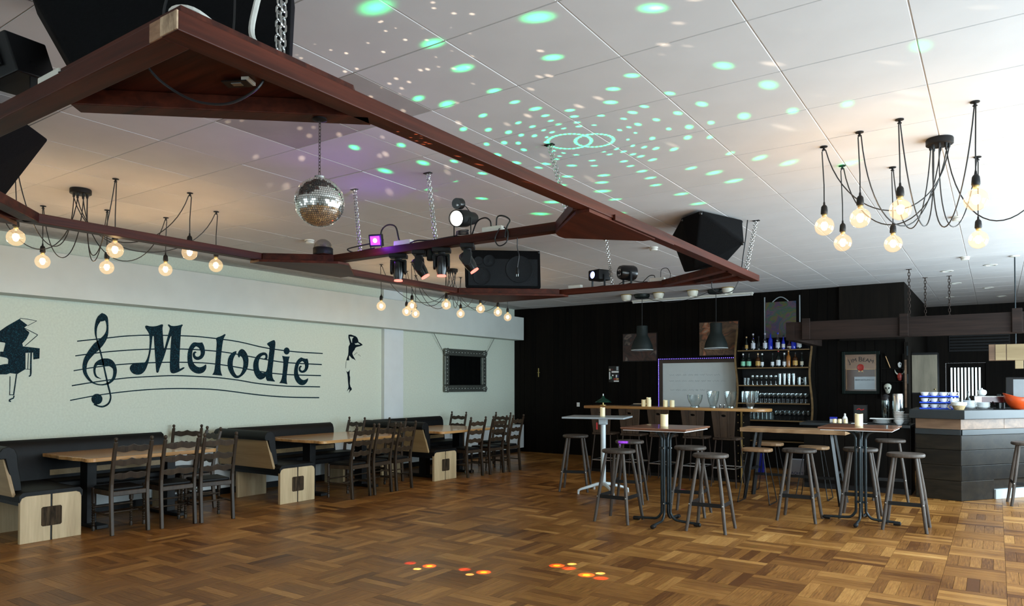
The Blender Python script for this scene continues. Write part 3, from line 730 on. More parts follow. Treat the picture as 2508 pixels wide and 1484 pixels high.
# rustic slab table with A-frame legs
st = thing('slab_table', 'rustic thick-plank high table with black trestle legs', 'table', (-2.23, 9.95, 0), 0.0)
n = 18; fr = [(-0.66+1.32*i/n, -0.21+0.010*math.sin(i*1.7)+0.006*math.sin(i*4.1)) for i in range(n+1)]; bk = [(0.66-1.32*i/n, 0.21+0.012*math.sin(i*1.3)) for i in range(n+1)]
G().prism(fr+bk, 0.90, 0.955, 'xy').obj('table_top', 'slab_wood', st, smooth=True, bevel=0.004)
for sx in (-1, 1):
    for sy in (-1, 1):
        G().bar((sx*0.47, sy*0.12, 0.90), (sx*0.60, sy*0.21, 0.0), 0.05, 0.03).obj('leg', 'black_metal', st)
    G().bar((sx*0.53, -0.16, 0.40), (sx*0.53, 0.16, 0.40), 0.03, 0.03).obj('cross_bar', 'black_metal', st)
G().bar((-0.55, 0.17, 0.30), (0.55, 0.17, 0.30), 0.03, 0.035).obj('foot_rail', 'black_metal', st)
# low stools with bent rod legs
def make_rod_stool():
    t = thing('rod_stool', 'x', 'stool')
    m = 20; pts = []
    for k in range(m):
        a = 2*PI*k/m; c, s = math.cos(a), math.sin(a); q = (abs(c)**3.2+abs(s)**3.2)**(-1/3.2); pts.append((0.19*q*c, 0.15*q*s))
    G().prism(pts, 0.665, 0.705, 'xy').obj('seat', 'slab_wood', t, bevel=0.01, seg=3)
    for sx in (-1, 1):
        path = [(sx*0.10, -0.09, 0.665), (sx*0.20, -0.185, 0.02), (sx*0.204, -0.18, 0.008), (sx*0.205, -0.16, 0.006), (sx*0.205, 0.16, 0.006), (sx*0.204, 0.18, 0.008), (sx*0.20, 0.185, 0.02), (sx*0.10, 0.09, 0.665)]
        G().tube(path, 0.0065, 8).obj('rod_leg', 'black_metal', t)
    return t
rs = make_rod_stool(); rs.location = (-2.60, 9.52, 0); tag(rs, 'honey wood stool on bent black rods at the left end of the slab table', None, 'rod leg stools at the slab table')
dup(rs, (-2.05, 10.27, 0), 0.0, 'honey wood stool on bent black rods behind the slab table, hidden by a grey stool', 'rod leg stools at the slab table')
dup(rs, (-2.70, 10.52, 0), 0.0, 'honey wood stool on bent black rods behind the slab table, at left', 'rod leg stools at the slab table')

# ================================================================== CANDLES
def candle(loc, r, h, label, group, a=0.0):
    n = 24; prof = [(r*0.98, 0), (r, 0.004), (r, h*0.96)]
    g = G(); vs = []; fs = []
    P = prof+[(r, h), (r*0.9, h), (r*0.82, h-0.012), (0.0, h-0.014)]
    for i, (rr, z) in enumerate(P):
        for k in range(n):
            th = 2*PI*k/n; zz = z+(0.0022*math.sin(th*2+a)+0.0015*math.sin(3*th) if i in (3, 4) else 0)
            vs.append((rr*math.cos(th), rr*math.sin(th), zz))
    for i in range(len(P)-1):
        for k in range(n): fs.append((i*n+k, i*n+(k+1) % n, (i+1)*n+(k+1) % n, (i+1)*n+k))
    fs.append(tuple(range(n-1, -1, -1)))
    t = thing('pillar_candle', label, 'candle', loc, 0, group)
    g.add(vs, fs).obj('wax_body', 'wax', t, smooth=True)
    G().tube([(0, 0, h-0.014), (0.001, 0, h+0.008)], 0.0015, 6).obj('wick', 'ink_black', t)
    return t
candle((-3.05, 7.48, 1.0755), 0.042, 0.135, 'cream pillar candle on the near walnut high table', 'pillar candles')
candle((-1.28, 8.80, 1.0755), 0.042, 0.135, 'cream pillar candle on the far walnut high table', 'pillar candles', 1)
candle((-4.64, 9.10, 1.0855), 0.036, 0.125, 'cream pillar candle on the grey pedestal table', 'pillar candles', 2)
# ================================================================== HANGING TIMBER LIGHTING FRAME
ZT, ZB = 2.726, 2.660
tr = thing('lighting_frame', 'large red-brown timber frame hung from the ceiling on chains', 'frame', (0, 0, 0))
G().box(-2.205, -2.110, 1.235, 7.86, ZB, ZT).obj('side_beam', 'red_wood', tr, bevel=0.004)
G().box(-5.54, -2.205, 1.238, 1.333, ZB, ZT).obj('near_beam', 'red_wood_x', tr, bevel=0.004)
G().box(-2.205, -2.110, 1.231, 1.2365, ZB+0.003, ZT-0.003).obj('beam_end', 'end_grain', tr)
G().box(-2.275, -2.205, 1.2345, 1.240, ZB+0.002, ZT-0.002).obj('lit_patch', 'lit_patch_wood', tr)  # pale strip paints a fading patch of light onto the beam
G().box(-5.545, -5.450, 1.333, 7.66, ZB, ZT).obj('side_beam', 'red_wood', tr, bevel=0.004)
G().box(-5.545, -2.205, 7.66, 7.755, ZB, ZT).obj('far_beam', 'red_wood_x', tr, bevel=0.004)
G().box(-5.450, -2.205, 4.42, 4.515, ZB, ZT).obj('middle_beam', 'red_wood_x', tr, bevel=0.004)
def diag(name, a, b, wdt=0.095, z0=ZB, z1=ZT, mat='red_wood_x'):
    return G().bar((*a, (z0+z1)/2), (*b, (z0+z1)/2), wdt, z1-z0).obj(name, mat, tr, bevel=0.004)
diag('corner_brace', (-3.06, 1.36), (-2.18, 2.13))
G().prism([(-2.93, 1.25), (-2.12, 1.25), (-2.12, 1.98), (-2.20, 2.08), (-2.27, 2.08), (-3.00, 1.42), (-3.0, 1.33)], ZT+0.001, ZT+0.022, 'xy').obj('corner_plate', 'red_wood_x', tr)
diag('corner_brace', (-3.10, 7.64), (-2.18, 6.95))
diag('corner_brace', (-2.72, 7.66), (-2.20, 7.30))
diag('corner_brace', (-5.47, 2.16), (-4.55, 1.32))
G().prism([(-5.54, 1.25), (-4.62, 1.25), (-5.54, 2.10)], ZB-0.024, ZB-0.002, 'xy').obj('corner_plate', 'red_wood_x', tr)
diag('corner_brace', (-5.47, 6.85), (-4.50, 7.64))
G().prism([(-5.50, 6.72), (-4.42, 7.62), (-4.42, 7.74), (-5.54, 7.74), (-5.54, 6.72)], ZB-0.024, ZB-0.002, 'xy').obj('corner_plate', 'red_wood_x', tr)
# joint plates of the middle beam
diag('corner_brace', (-2.63, 4.47), (-2.20, 3.98), 0.07)
G().prism([(-2.66, 4.515), (-2.66, 4.60), (-2.22, 5.03), (-2.12, 5.03), (-2.12, 3.98), (-2.22, 3.98), (-2.63, 4.42)], ZB-0.022, ZB-0.001, 'xy').obj('joint_plate', 'red_wood', tr)
G().box(-2.109, -2.094, 4.30, 5.35, ZB-0.015, ZB+0.022).obj('splice_strip', 'red_wood', tr)
G().prism([(-5.55, 3.95), (-5.42, 3.95), (-4.92, 4.42), (-4.92, 4.55), (-5.35, 5.02), (-5.55, 5.02)], ZB-0.022, ZB-0.001, 'xy').obj('joint_plate', 'red_wood', tr)
diag('corner_brace', (-5.46, 4.02), (-4.98, 4.46), 0.06)
diag('corner_brace', (-5.46, 4.95), (-4.98, 4.50), 0.06)

# ------------------------------------------------------------------ chains
def chain_link(c, d, side, pitch, wdt, r):
    d = Vector(d).normalized(); s = Vector(side); s = (s-d*s.dot(d)).normalized(); c = Vector(c); h = pitch*0.62; pts = []
    for k in range(10):
        a = 2*PI*k/10; u = math.cos(a); v = math.sin(a)
        pts.append(c+d*(u*wdt*0.5+(h-wdt*0.5)*(1 if u > 0.05 else -1 if u < -0.05 else 0))+s*(v*wdt*0.5))
    return G().tube(pts, r, 5, closed=True)
def chain(p0, p1, label, pitch=0.024, wdt=0.020, r=0.0032, strands=2, mat='chain_steel', gap=0.020, single=False, hook='black_metal', grp='chains holding the lighting frame', name='hanging_chain'):
    p0, p1 = Vector(p0), Vector(p1); t = thing(name, label, 'chain', p1, 0, grp)
    d = p1-p0; L = d.length; n = max(3, int(L/pitch)); allg = G()
    for s in range(strands):
        off = Vector(((s-(strands-1)/2)*gap, 0, 0))
        for i in range(n):
            c = p0+d*((i+0.5)/n)+off-p1
            g = chain_link(c, d, (1, 0.3, 0) if (i+s) % 2 else (-0.3, 1, 0), L/n, wdt, r)
            if single: g.obj('link', mat, t, smooth=True)
            else: allg.add(g.v, g.f)
    if not single: allg.obj('links', mat, t, smooth=True)
    G().cbox(p0-p1+Vector((0, 0, 0.004)), (0.07, 0.035, 0.010)).obj('ceiling_plate', hook, t)
    return t
TOPZ = HC-0.018
CHN = [((-2.25, 1.74), (-2.17, 1.665), 'big-linked steel chain beside the near corner of the frame', True),
       ((-2.06, 7.56), (-2.15, 7.50), 'steel chain at the far right corner of the frame, beside a black speaker', False),
       ((-3.79, 4.35), (-3.80, 4.46), 'steel chain on the middle beam, left of the white spotlight', False),
       ((-4.64, 4.35), (-4.68, 4.46), 'steel chain on the middle beam near the mirror ball', False),
       ((-2.62, 4.32), (-2.53, 4.44), 'steel chain lit green at the right end of the middle beam', False),
       ((-3.79, 7.54), (-3.79, 7.70), 'steel chain on the far beam between two small projectors', False)]
for (a, b, lab, sg) in CHN:
    chain((*a, TOPZ), (*b, ZT+0.004), lab, 0.030 if sg else 0.024, 0.026 if sg else 0.020, 0.0042 if sg else 0.0032, 2, single=sg, gap=0.024 if sg else 0.020)
# hooks and wrapped chain ends on the beams
# ------------------------------------------------------------------ loudspeakers
def speaker(name, label, bottom, top, mat='speaker_felt', corners=True, grille=None):
    """cabinet between two quads given in world space"""
    c = sum((Vector(p) for p in bottom), Vector())/len(bottom)
    t = thing(name, label, 'speaker', c, 0, 'black loudspeakers on the frame')
    P = [Vector(p)-c for p in bottom]+[Vector(p)-c for p in top]
    G().hull(P).obj('cabinet', mat, t, bevel=0.018, seg=3)
    if corners:
        for p in P[len(bottom):]:
            q = p*0.955
            G().lathe([(0.0, -0.020), (0.014, -0.014), (0.019, 0.0), (0.014, 0.014), (0, 0.020)], 10, q).obj('corner_guard', 'black_gloss', t, smooth=True)
    return t, c
# big cabinet over the near corner
speaker('loudspeaker', 'huge black loudspeaker over the near corner of the frame, cut by the top edge',
        [(-2.98, 1.34, 2.752), (-2.20, 1.73, 2.752), (-2.38, 1.88, 2.752), (-3.16, 1.44, 2.752)],
        [(-3.44, 1.34, 3.245), (-2.40, 1.90, 3.245), (-2.58, 2.06, 3.245), (-3.62, 1.44, 3.245)], corners=False)
# near-left cabinet, tilted
speaker('loudspeaker', 'black loudspeaker at the left picture edge, on the near-left frame corner',
        [(-5.02, 1.62, 2.73), (-5.42, 1.95, 2.73), (-5.54, 1.70, 2.73), (-5.22, 1.36, 2.73)],
        [(-4.60, 1.66, 3.12), (-5.02, 2.08, 3.12), (-5.42, 1.78, 3.24), (-5.02, 1.36, 3.24)], corners=False)
# far-left cabinet lying on its side on the corner plate, grille to the floor's middle
t, c = speaker('loudspeaker', 'black two-way loudspeaker lying on its side at the far left frame corner',
        [(-5.39, 6.88, 2.728), (-4.66, 7.48, 2.728), (-4.86, 7.62, 2.728), (-5.46, 7.14, 2.728)],
        [(-5.39, 6.86, 3.20), (-4.66, 7.46, 3.20), (-4.86, 7.62, 3.16), (-5.46, 7.14, 3.16)])
ax = Vector((0.73, 0.60, 0)).normalized(); nn = Vector((0.60, -0.73, 0)).normalized(); mid = Vector((-5.025, 7.175, 2.964))-c+nn*0.004
gr = G().cbox(mid, (0.86, 0.008, 0.41), rz=math.atan2(ax.y, ax.x)).obj('grille', 'speaker_grille', t, bevel=0.003)
for (u, v, r) in ((-0.30, 0.10, 0.055), (-0.17, 0.10, 0.075), (-0.26, -0.09, 0.11), (0.20, 0.0, 0.17)):
    prof = [(r, 0.0), (r*0.97, 0.006), (r*0.92, 0.003), (r*0.5, -0.0), (r*0.25, 0.002), (0, 0.004)]
    G().lathe(prof, 24, mid+ax*u+Vector((0, 0, v))+nn*0.005, nn).obj('driver_cone', 'speaker_grille', gr, smooth=True)
# far-right cabinet, tilted onto its corner
speaker('loudspeaker', 'black five-sided loudspeaker tilted on the far right corner of the frame',
        [(-2.74, 7.28, 2.735), (-2.55, 7.06, 2.735), (-2.26, 7.22, 2.80), (-2.46, 7.52, 2.80)],
        [(-2.92, 7.36, 3.15), (-2.62, 6.90, 3.235), (-2.36, 6.72, 3.235), (-2.06, 7.14, 2.96), (-2.14, 7.36, 3.235), (-2.46, 7.62, 3.20)])
# ------------------------------------------------------------------ effect lights on the frame
def cable(pts, r, name, label, mat='cable_rubber', grp='loose cables on the frame'):
    P = spline(pts, 5); b = Vector(P[-1]); t = G().tube([p-b for p in P], r, 6).obj(name, mat); t.location = b
    return tag(t, label, 'cable', grp)
# left edge box light
t = thing('box_light', 'black box effect light on the near beam at the left picture edge', 'stage light', (-3.42, 1.28, ZT+0.002), 0.35)
M = Matrix.Rotation(-0.25, 4, 'Y') @ Matrix.Rotation(0.15, 4, 'X')
G().cbox((0, 0, 0.17), (0.19, 0.20, 0.17), mat=M).obj('housing', 'black_paint', t, bevel=0.006)
for k in range(5): G().cbox((-0.06+0.03*k, 0.0, 0.262+0.0), (0.012, 0.15, 0.006), mat=M).obj('vent_rib', 'black_metal', t)
G().cbox((0.0, -0.108, 0.15), (0.09, 0.01, 0.08), mat=M).obj('lens_frame', 'black_gloss', t)
for s in (-1, 1): G().bar((s*0.10, 0, 0.0), (s*0.10, 0, 0.17), 0.03, 0.005).obj('bracket_arm', 'black_metal', t)
G().bar((-0.10, 0, 0.004), (0.10, 0, 0.004), 0.03, 0.005).obj('bracket_base', 'black_metal', t)
def power_block(loc, rz, label, n=2):
    t = thing('power_strip', label, 'power strip', loc, rz, 'white power strips on the frame')
    G().box(-0.045*n, 0.045*n, -0.027, 0.027, 0, 0.042).obj('body', 'white_plastic', t, bevel=0.006)
    for k in range(n):
        G().lathe([(0.019, 0.0), (0.019, 0.003), (0.015, 0.001), (0.0, 0.001)], 14, (-0.045*n+0.045+0.09*k, 0, 0.0415)).obj('socket', 'cream_plastic', t)
    return t
power_block((-3.06, 1.285, ZT+0.001), 0.0, 'white power strip on the near beam beside the box light')
power_block((-4.16, 4.465, ZT+0.001), 0.05, 'white power strip beside the violet flood light')
power_block((-3.22, 4.465, ZT+0.001), 0.05, 'white power strip right of the white spotlight')
power_block((-4.30, 7.705, ZT+0.001), 0.0, 'white power strip right of the far-left loudspeaker')
power_block((-3.22, 7.705, ZT+0.001), 0.0, 'white power strip left of the tilted five-sided loudspeaker')
power_block((-2.35, 7.20, ZT+0.001), 0.8, 'white power strip at the foot of the tilted five-sided loudspeaker', 1)
# small card and its clip on the near corner plate
t = thing('control_card', 'small black control card under the near corner plate', 'card', (-2.42, 1.66, ZT-0.012), 0.5)
G().box(-0.05, 0.05, -0.03, 0.03, -0.004, 0.0).obj('board', 'black_gloss', t); G().box(0.03, 0.06, -0.03, 0.03, 0.0, 0.012).obj('clip', 'white_plastic', t)
G().box(-0.02, 0.02, -0.012, 0.012, -0.0055, -0.004).obj('chip', 'silver', t)
t = thing('black_tag', 'small black plate on the near beam right of the power strip', 'plate', (-2.90, 1.29, ZT+0.0015), 0.2)
G().box(-0.035, 0.035, -0.045, 0.045, 0.0, 0.004).obj('plate', 'black_gloss', t); G().lathe([(0.005, 0.004), (0.004, 0.006), (0, 0.0065)], 8, (0.02, -0.03, 0)).obj('screw', 'silver', t)
cable([(-2.55, 1.36, 2.72), (-2.52, 1.42, 2.655), (-2.45, 1.50, 2.60), (-2.36, 1.58, 2.595), (-2.27, 1.63, 2.64), (-2.24, 1.66, 2.70)], 0.005, 'drooping_cable', 'black cable drooping below the near corner brace')
cable([(-2.60, 1.56, 3.24), (-2.58, 1.48, 3.05), (-2.52, 1.42, 2.90), (-2.44, 1.40, 2.76)], 0.005, 'speaker_cable', 'thin cable running up in front of the huge loudspeaker')
cable([(-2.33, 1.60, 3.22), (-2.32, 1.58, 3.0), (-2.30, 1.56, 2.85), (-2.31, 1.54, 2.76)], 0.004, 'speaker_cable', 'thin black cable on the right of the huge loudspeaker')
cable([(-2.26, 1.70, HC-0.02), (-2.25, 1.66, 3.1), (-2.25, 1.62, 2.95), (-2.22, 1.58, 2.82), (-2.16, 1.58, 2.745), (-2.15, 1.64, 2.735)], 0.011, 'white_cable', 'thick white cable beside the big-linked chain', 'cable_white')
cable([(-2.34, 1.36, 2.752), (-2.26, 1.30, 2.79), (-2.18, 1.33, 2.785), (-2.15, 1.42, 2.74)], 0.010, 'white_cable', 'white cable loop on top of the near frame corner', 'cable_white')
# crystal dome light
t = thing('dome_light', 'dome effect light with faceted clear cover on the left side beam', 'stage light', (-5.10, 4.40, ZT+0.002), 0)
G().box(-0.10, 0.10, -0.08, 0.08, -0.002, 0.0).obj('base_board', 'red_wood', t)
G().lathe([(0.085, 0.0), (0.09, 0.01), (0.09, 0.062), (0.085, 0.068)], 24).obj('base', 'black_paint', t, smooth=True)
g = G(); vs = []; fs = []; N = 12; R5 = 5
for i in range(R5+1):
    a = i/R5*PI/2*0.98; rr = 0.085*math.cos(a); z = 0.068+0.082*math.sin(a)
    for k in range(N): th = 2*PI*(k+0.5*(i % 2))/N; vs.append((rr*math.cos(th), rr*math.sin(th), z))
for i in range(R5):
    for k in range(N):
        k2 = (k+1) % N
        if i % 2 == 0: fs += [(i*N+k, i*N+k2, (i+1)*N+k), (i*N+k2, (i+1)*N+k2, (i+1)*N+k)]
        else: fs += [(i*N+k, i*N+k2, (i+1)*N+k2), (i*N+k, (i+1)*N+k2, (i+1)*N+k)]
fs.append(tuple(R5*N+k for k in range(N)))
g.add(vs, fs).obj('crystal_cover', 'dome_glass', t)
G().lathe([(0.0, 0.10), (0.03, 0.095), (0.045, 0.068)], 12).obj('led_core', 'silver', t)
# violet flood light
t = thing('flood_light', 'square flood light glowing violet on the middle beam', 'stage light', (-4.47, 4.45, ZT+0.002), 0.0)
dirv = Vector((0.35, -0.90, -0.25)).normalized(); M = dirv.to_track_quat('-Y', 'Z').to_matrix().to_4x4()
G().cbox((0, 0, 0.075), (0.12, 0.045, 0.105), mat=M).obj('housing', 'black_metal', t, bevel=0.005)
G().cbox(Vector((0, 0, 0.075))+dirv*0.025, (0.085, 0.006, 0.075), mat=M).obj('lens', 'violet_glow', t)
G().lathe([(0.020, 0.0), (0.014, 0.004), (0, 0.005)], 14, Vector((0, 0, 0.075))+dirv*0.0285, dirv).obj('led_core', 'violet_core', t, smooth=True)
point('violet_spill', (-4.47+0.06, 4.45-0.12, ZT+0.03), 3.0, (0.30, 0.04, 1.0), 0.02)
for k in range(5): G().cbox(Vector((0, 0, 0.075))-dirv*0.035, (0.10, 0.03, 0.006), mat=M @ Matrix.Translation((0, 0, 0))).obj('cooling_fin', 'black_metal', t) if k == 0 else None
G().tube([(-0.066, 0, 0.075), (-0.066, 0.0, 0.0), (0.066, 0.0, 0.0), (0.066, 0, 0.075)], 0.005, 6).obj('bracket', 'black_metal', t)
spot('violet_beam', (-4.47+0.03, 4.45-0.06, 2.80), (-4.0, 3.2, 2.30), 22, (0.32, 0.05, 1.0), 130, 0.8, 0.03)
cable([(-4.47, 4.50, 2.83), (-4.44, 4.49, 2.90), (-4.36, 4.48, 2.93), (-4.26, 4.47, 2.90), (-4.22, 4.465, 2.80), (-4.21, 4.465, 2.77)], 0.007, 'power_cable', 'thick black cable arching from the flood light to its power strip')
cable([(-4.52, 4.44, 2.78), (-4.66, 4.41, 2.765), (-4.80, 4.42, 2.755), (-4.78, 4.48, 2.735), (-4.62, 4.46, 2.735), (-4.50, 4.46, 2.74)], 0.006, 'power_cable', 'black cable loop left of the violet flood light')
cable([(-4.08, 4.45, 2.735), (-3.98, 4.44, 2.745), (-3.86, 4.46, 2.735), (-3.70, 4.45, 2.735), (-3.58, 4.46, 2.74)], 0.006, 'power_cable', 'black cable lying along the middle beam')
# white spotlight with colour motor above
t = thing('spotlight', 'lit white spotlight with a round motor above its lens', 'stage light', (-3.52, 4.46, ZT+0.002), 0)
BALL = Vector((-2.33, 1.99, 2.308)); src = Vector((-3.52, 4.46, ZT+0.15)); dv = (BALL-src).normalized()
o3 = Vector((0, 0, 0.145)); aim = dv; dv = Vector((0.12, -0.96, -0.20)).normalized()
G().lathe([(0.0, 0.04), (0.060, 0.04), (0.062, 0.09), (0.068, 0.088), (0.068, -0.05), (0.056, -0.10), (0.05, -0.17), (0.045, -0.185), (0, -0.19)], 24, o3, dv).obj('barrel', 'black_paint', t, smooth=True)
G().lathe([(0.066, 0.086), (0.068, 0.098), (0.060, 0.098), (0.058, 0.086)], 24, o3, dv).obj('lens_rim', 'black_metal', t, smooth=True)
G().lathe([(0.061, 0.086), (0.04, 0.094), (0.0, 0.098)], 24, o3, dv).obj('lens', 'spot_glow', t, smooth=True)
up = Vector((0, 0, 1)); up = (up-dv*up.dot(dv)).normalized(); sd = dv.cross(up)
G().lathe([(0.042, 0.045), (0.044, 0.04), (0.044, -0.02), (0.035, -0.03), (0, -0.03)], 20, o3+up*0.112+dv*0.06-sd*0.02, dv).obj('colour_motor', 'black_gloss', t, smooth=True)
G().lathe([(0.012, 0.0), (0.010, 0.006), (0, 0.008)], 10, o3+up*0.10+dv*0.106-sd*0.03, dv).obj('motor_hub', 'silver', t, smooth=True)
G().tube(spline([o3+up*0.11+dv*0.03, o3+up*0.10-dv*0.06, o3+up*0.06-dv*0.12, o3+up*0.05-dv*0.15], 4), 0.004, 6).obj('motor_cable', 'cable_rubber', t, smooth=True)
G().tube([o3+sd*0.078, sd*0.078+Vector((0, 0, 0.004)), -sd*0.078+Vector((0, 0, 0.004)), o3-sd*0.078], 0.006, 6).obj('yoke', 'black_metal', t, smooth=True)
coil = []
for k in range(40): a = k*0.55; coil.append((0.06*math.cos(a)*(1+0.1*math.sin(k)), 0.035*math.sin(a), 0.006+0.0011*k))
G().tube(coil, 0.004, 5).obj('coiled_cable', 'cable_rubber', t, smooth=True)
spot('spotlight_beam', src+dv*0.13, BALL, 260, (1.0, 0.92, 0.80), 13, 0.5, 0.03)
cable([(-3.44, 4.48, 2.735), (-3.38, 4.47, 2.83), (-3.30, 4.465, 2.85), (-3.25, 4.465, 2.82), (-3.24, 4.465, 2.775)], 0.006, 'power_cable', 'black cable arching right of the white spotlight')
cable([(-3.19, 4.465, 2.775), (-3.18, 4.465, 2.84), (-3.12, 4.46, 2.84), (-3.06, 4.46, 2.80), (-3.06, 4.42, 2.74), (-3.07, 4.41, 2.66)], 0.006, 'power_cable', 'black cable hanging over the beam beside the right power strip')
cable([(-3.12, 4.41, 2.735), (-3.16, 4.405, 2.66), (-3.12, 4.40, 2.60), (-3.05, 4.40, 2.62), (-3.04, 4.405, 2.70), (-3.08, 4.41, 2.74)], 0.005, 'power_cable', 'black cable loop tied round the middle beam')
P = [(-2.99, 4.46, 2.655), (-2.99, 4.46, 2.58), (-2.975, 4.46, 2.52), (-2.985, 4.46, 2.46), (-2.99, 4.46, 2.43)]
t = thing('dangling_plug', 'black two-pin plug dangling before the far-left loudspeaker', 'plug', P[-1], 0)
G().tube([Vector(p)-Vector(P[-1]) for p in spline(P, 4)], 0.004, 6).obj('cord', 'cable_rubber', t, smooth=True)
G().lathe([(0.006, 0.0), (0.012, -0.02), (0.013, -0.045), (0.006, -0.05)], 10).obj('plug_body', 'black_paint', t, smooth=True)
for s in (-1, 1): G().tube([(s*0.008, 0, -0.048), (s*0.008, 0, -0.068)], 0.002, 6).obj('pin', 'silver', t)
# moving head lights under the middle beam
def moving_head(x, tilt, rz, label):
    t = thing('moving_head', label, 'stage light', (x, 4.465, ZB-0.002), rz, 'moving head lights under the middle beam')
    G().box(-0.075, 0.075, -0.055, 0.055, -0.035, 0.0).obj('base', 'black_paint', t, bevel=0.006)
    G().lathe([(0.03, -0.035), (0.03, -0.055)], 16).obj('swivel', 'black_metal', t)
    for s in (-1, 1):
        G().prism([(-0.028, -0.055), (0.028, -0.055), (0.034, -0.10), (0.030, -0.155), (0.012, -0.175), (-0.012, -0.175), (-0.030, -0.155), (-0.034, -0.10)], s*0.058-0.009, s*0.058+0.009, 'yz').obj('yoke_arm', 'black_paint', t, bevel=0.004)
    G().box(-0.067, 0.067, -0.03, 0.03, -0.068, -0.050).obj('yoke_bridge', 'black_paint', t, bevel=0.004)
    M = Matrix.Rotation(tilt, 3, 'X'); ctr = Vector((0, 0, -0.13)); dv = M @ Vector((0, 0, -1))
    h = G().lathe([(0.0, -0.075), (0.034, -0.072), (0.046, -0.055), (0.048, 0.0), (0.044, 0.05), (0.036, 0.085), (0.034, 0.095)], 20, ctr, dv).obj('head', 'black_gloss', t, smooth=True)
    G().lathe([(0.035, 0.090), (0.037, 0.102), (0.030, 0.102)], 20, ctr, dv).obj('lens_ring', 'red_glow', h, smooth=True)
    G().lathe([(0.030, 0.098), (0, 0.100)], 20, ctr, dv).obj('lens', 'red_glow', h)
    return t
MH = [(-4.22, 0.0, 0.6, 'moving head light farthest left under the middle beam'), (-3.98, -0.55, 2.15, 'moving head light second from left, tilted'),
      (-3.74, 0.0, 0.6, 'moving head light third from left under the middle beam'), (-3.47, -0.6, 2.15, 'moving head light at the right end, tilted')]
for m in MH: moving_head(*m)
t = thing('laser_puck', 'small black cylinder light between the moving heads', 'stage light', (-3.86, 4.465, ZB-0.002), 0)
G().lathe([(0.028, 0.0), (0.030, -0.02), (0.030, -0.085), (0.022, -0.092), (0, -0.092)], 16).obj('body', 'black_metal', t, smooth=True)
G().box(-0.045, 0.045, -0.006, 0.006, -0.05, 0.0).obj('bracket', 'black_metal', t)
FS = [(-4.00, 4.62, -4.02, 4.49, -4.20, 4.60), (-3.50, 4.72, -3.55, 4.60, -3.68, 4.70), (-3.11, 5.24, -3.03, 5.36, -2.98, 5.22), (-2.76, 5.12, -2.69, 5.23, -2.62, 5.10)]
for (m, f) in zip(MH, FS):
    s = (m[0]+0.05, 4.40, 2.40)
    spot('red_beam', s, (f[0], f[1], 0), 5200, (1.0, 0.10, 0.015), 2.9, 0.45, 0.004)
    spot('amber_core', s, (f[0], f[1], 0), 6000, (1.0, 0.42, 0.02), 1.5, 0.6, 0.004)
    spot('white_beam', s, (f[2], f[3], 0), 3600, (1.0, 0.86, 0.62), 1.7, 0.35, 0.004)
    spot('red_beam', s, (f[4], f[5], 0), 1400, (1.0, 0.06, 0.01), 2.8, 0.8, 0.004)
# two small projectors on the far beam
t = thing('small_projector', 'small black projector shining blue, on the far beam', 'stage light', (-3.98, 7.705, ZT+0.002), -0.35, 'small projectors on the far beam')
G().box(-0.10, 0.10, -0.08, 0.12, 0.075, 0.20).obj('housing', 'black_paint', t, bevel=0.015)
G().lathe([(0.05, 0.0), (0.052, 0.012), (0.044, 0.012), (0.042, 0.0)], 20, (-0.01, -0.08, 0.135), (0, -1, 0)).obj('lens_tube', 'black_gloss', t, smooth=True)
G().lathe([(0.043, 0.004), (0.0, 0.010)], 20, (-0.01, -0.08, 0.135), (0, -1, 0)).obj('lens', 'blue_glow', t, smooth=True)
for s in (-1, 1): G().box(s*0.108-0.004, s*0.108+0.004, -0.012, 0.012, 0.0, 0.14).obj('bracket_arm', 'black_metal', t)
G().box(-0.11, 0.11, -0.012, 0.012, 0.0, 0.004).obj('bracket_base', 'black_metal', t)
t = thing('small_projector', 'small black unlit projector with white sticker, on the far beam', 'stage light', (-3.60, 7.705, ZT+0.002), 2.5, 'small projectors on the far beam')
G().lathe([(0.0, -0.11), (0.075, -0.10), (0.088, -0.06), (0.09, 0.07), (0.08, 0.10), (0.0, 0.10)], 20, (0, 0, 0.135), (0, -1, 0)).obj('housing', 'black_gloss', t, smooth=True)
G().box(-0.03, 0.025, 0.103, 0.106, 0.10, 0.17).obj('sticker', 'paper_white', t)
for s in (-1, 1): G().box(s*0.097-0.004, s*0.097+0.004, -0.012, 0.012, 0.0, 0.14).obj('bracket_arm', 'black_metal', t)
G().box(-0.10, 0.10, -0.012, 0.012, 0.0, 0.004).obj('bracket_base', 'black_metal', t)
cable([(-3.70, 7.69, 2.735), (-3.62, 7.68, 2.76), (-3.52, 7.69, 2.76), (-3.44, 7.70, 2.74), (-3.34, 7.70, 2.735)], 0.005, 'power_cable', 'thin cable beside the unlit projector')
cable([(-3.40, 7.70, 2.735), (-3.32, 7.70, 2.80), (-3.26, 7.70, 2.80), (-3.25, 7.705, 2.775)], 0.005, 'power_cable', 'thin cable plugged into the power strip by the projectors')
cable([(-3.18, 7.705, 2.77), (-3.17, 7.705, 2.86), (-3.10, 7.70, 2.87), (-3.06, 7.70, 2.80), (-3.07, 7.70, 2.74)], 0.004, 'power_cable', 'thin cable looping right of the far power strip')
cable([(-2.55, 7.60, 2.655), (-2.54, 7.60, 2.58), (-2.46, 7.62, 2.53), (-2.34, 7.66, 2.55), (-2.28, 7.68, 2.655)], 0.005, 'power_cable', 'black cable drooping below the far right frame corner')
cable([(-2.12, 7.46, 3.25), (-2.13, 7.42, 3.05), (-2.15, 7.39, 2.85), (-2.16, 7.38, 2.735)], 0.006, 'power_cable', 'black cable running up beside the far right chain')
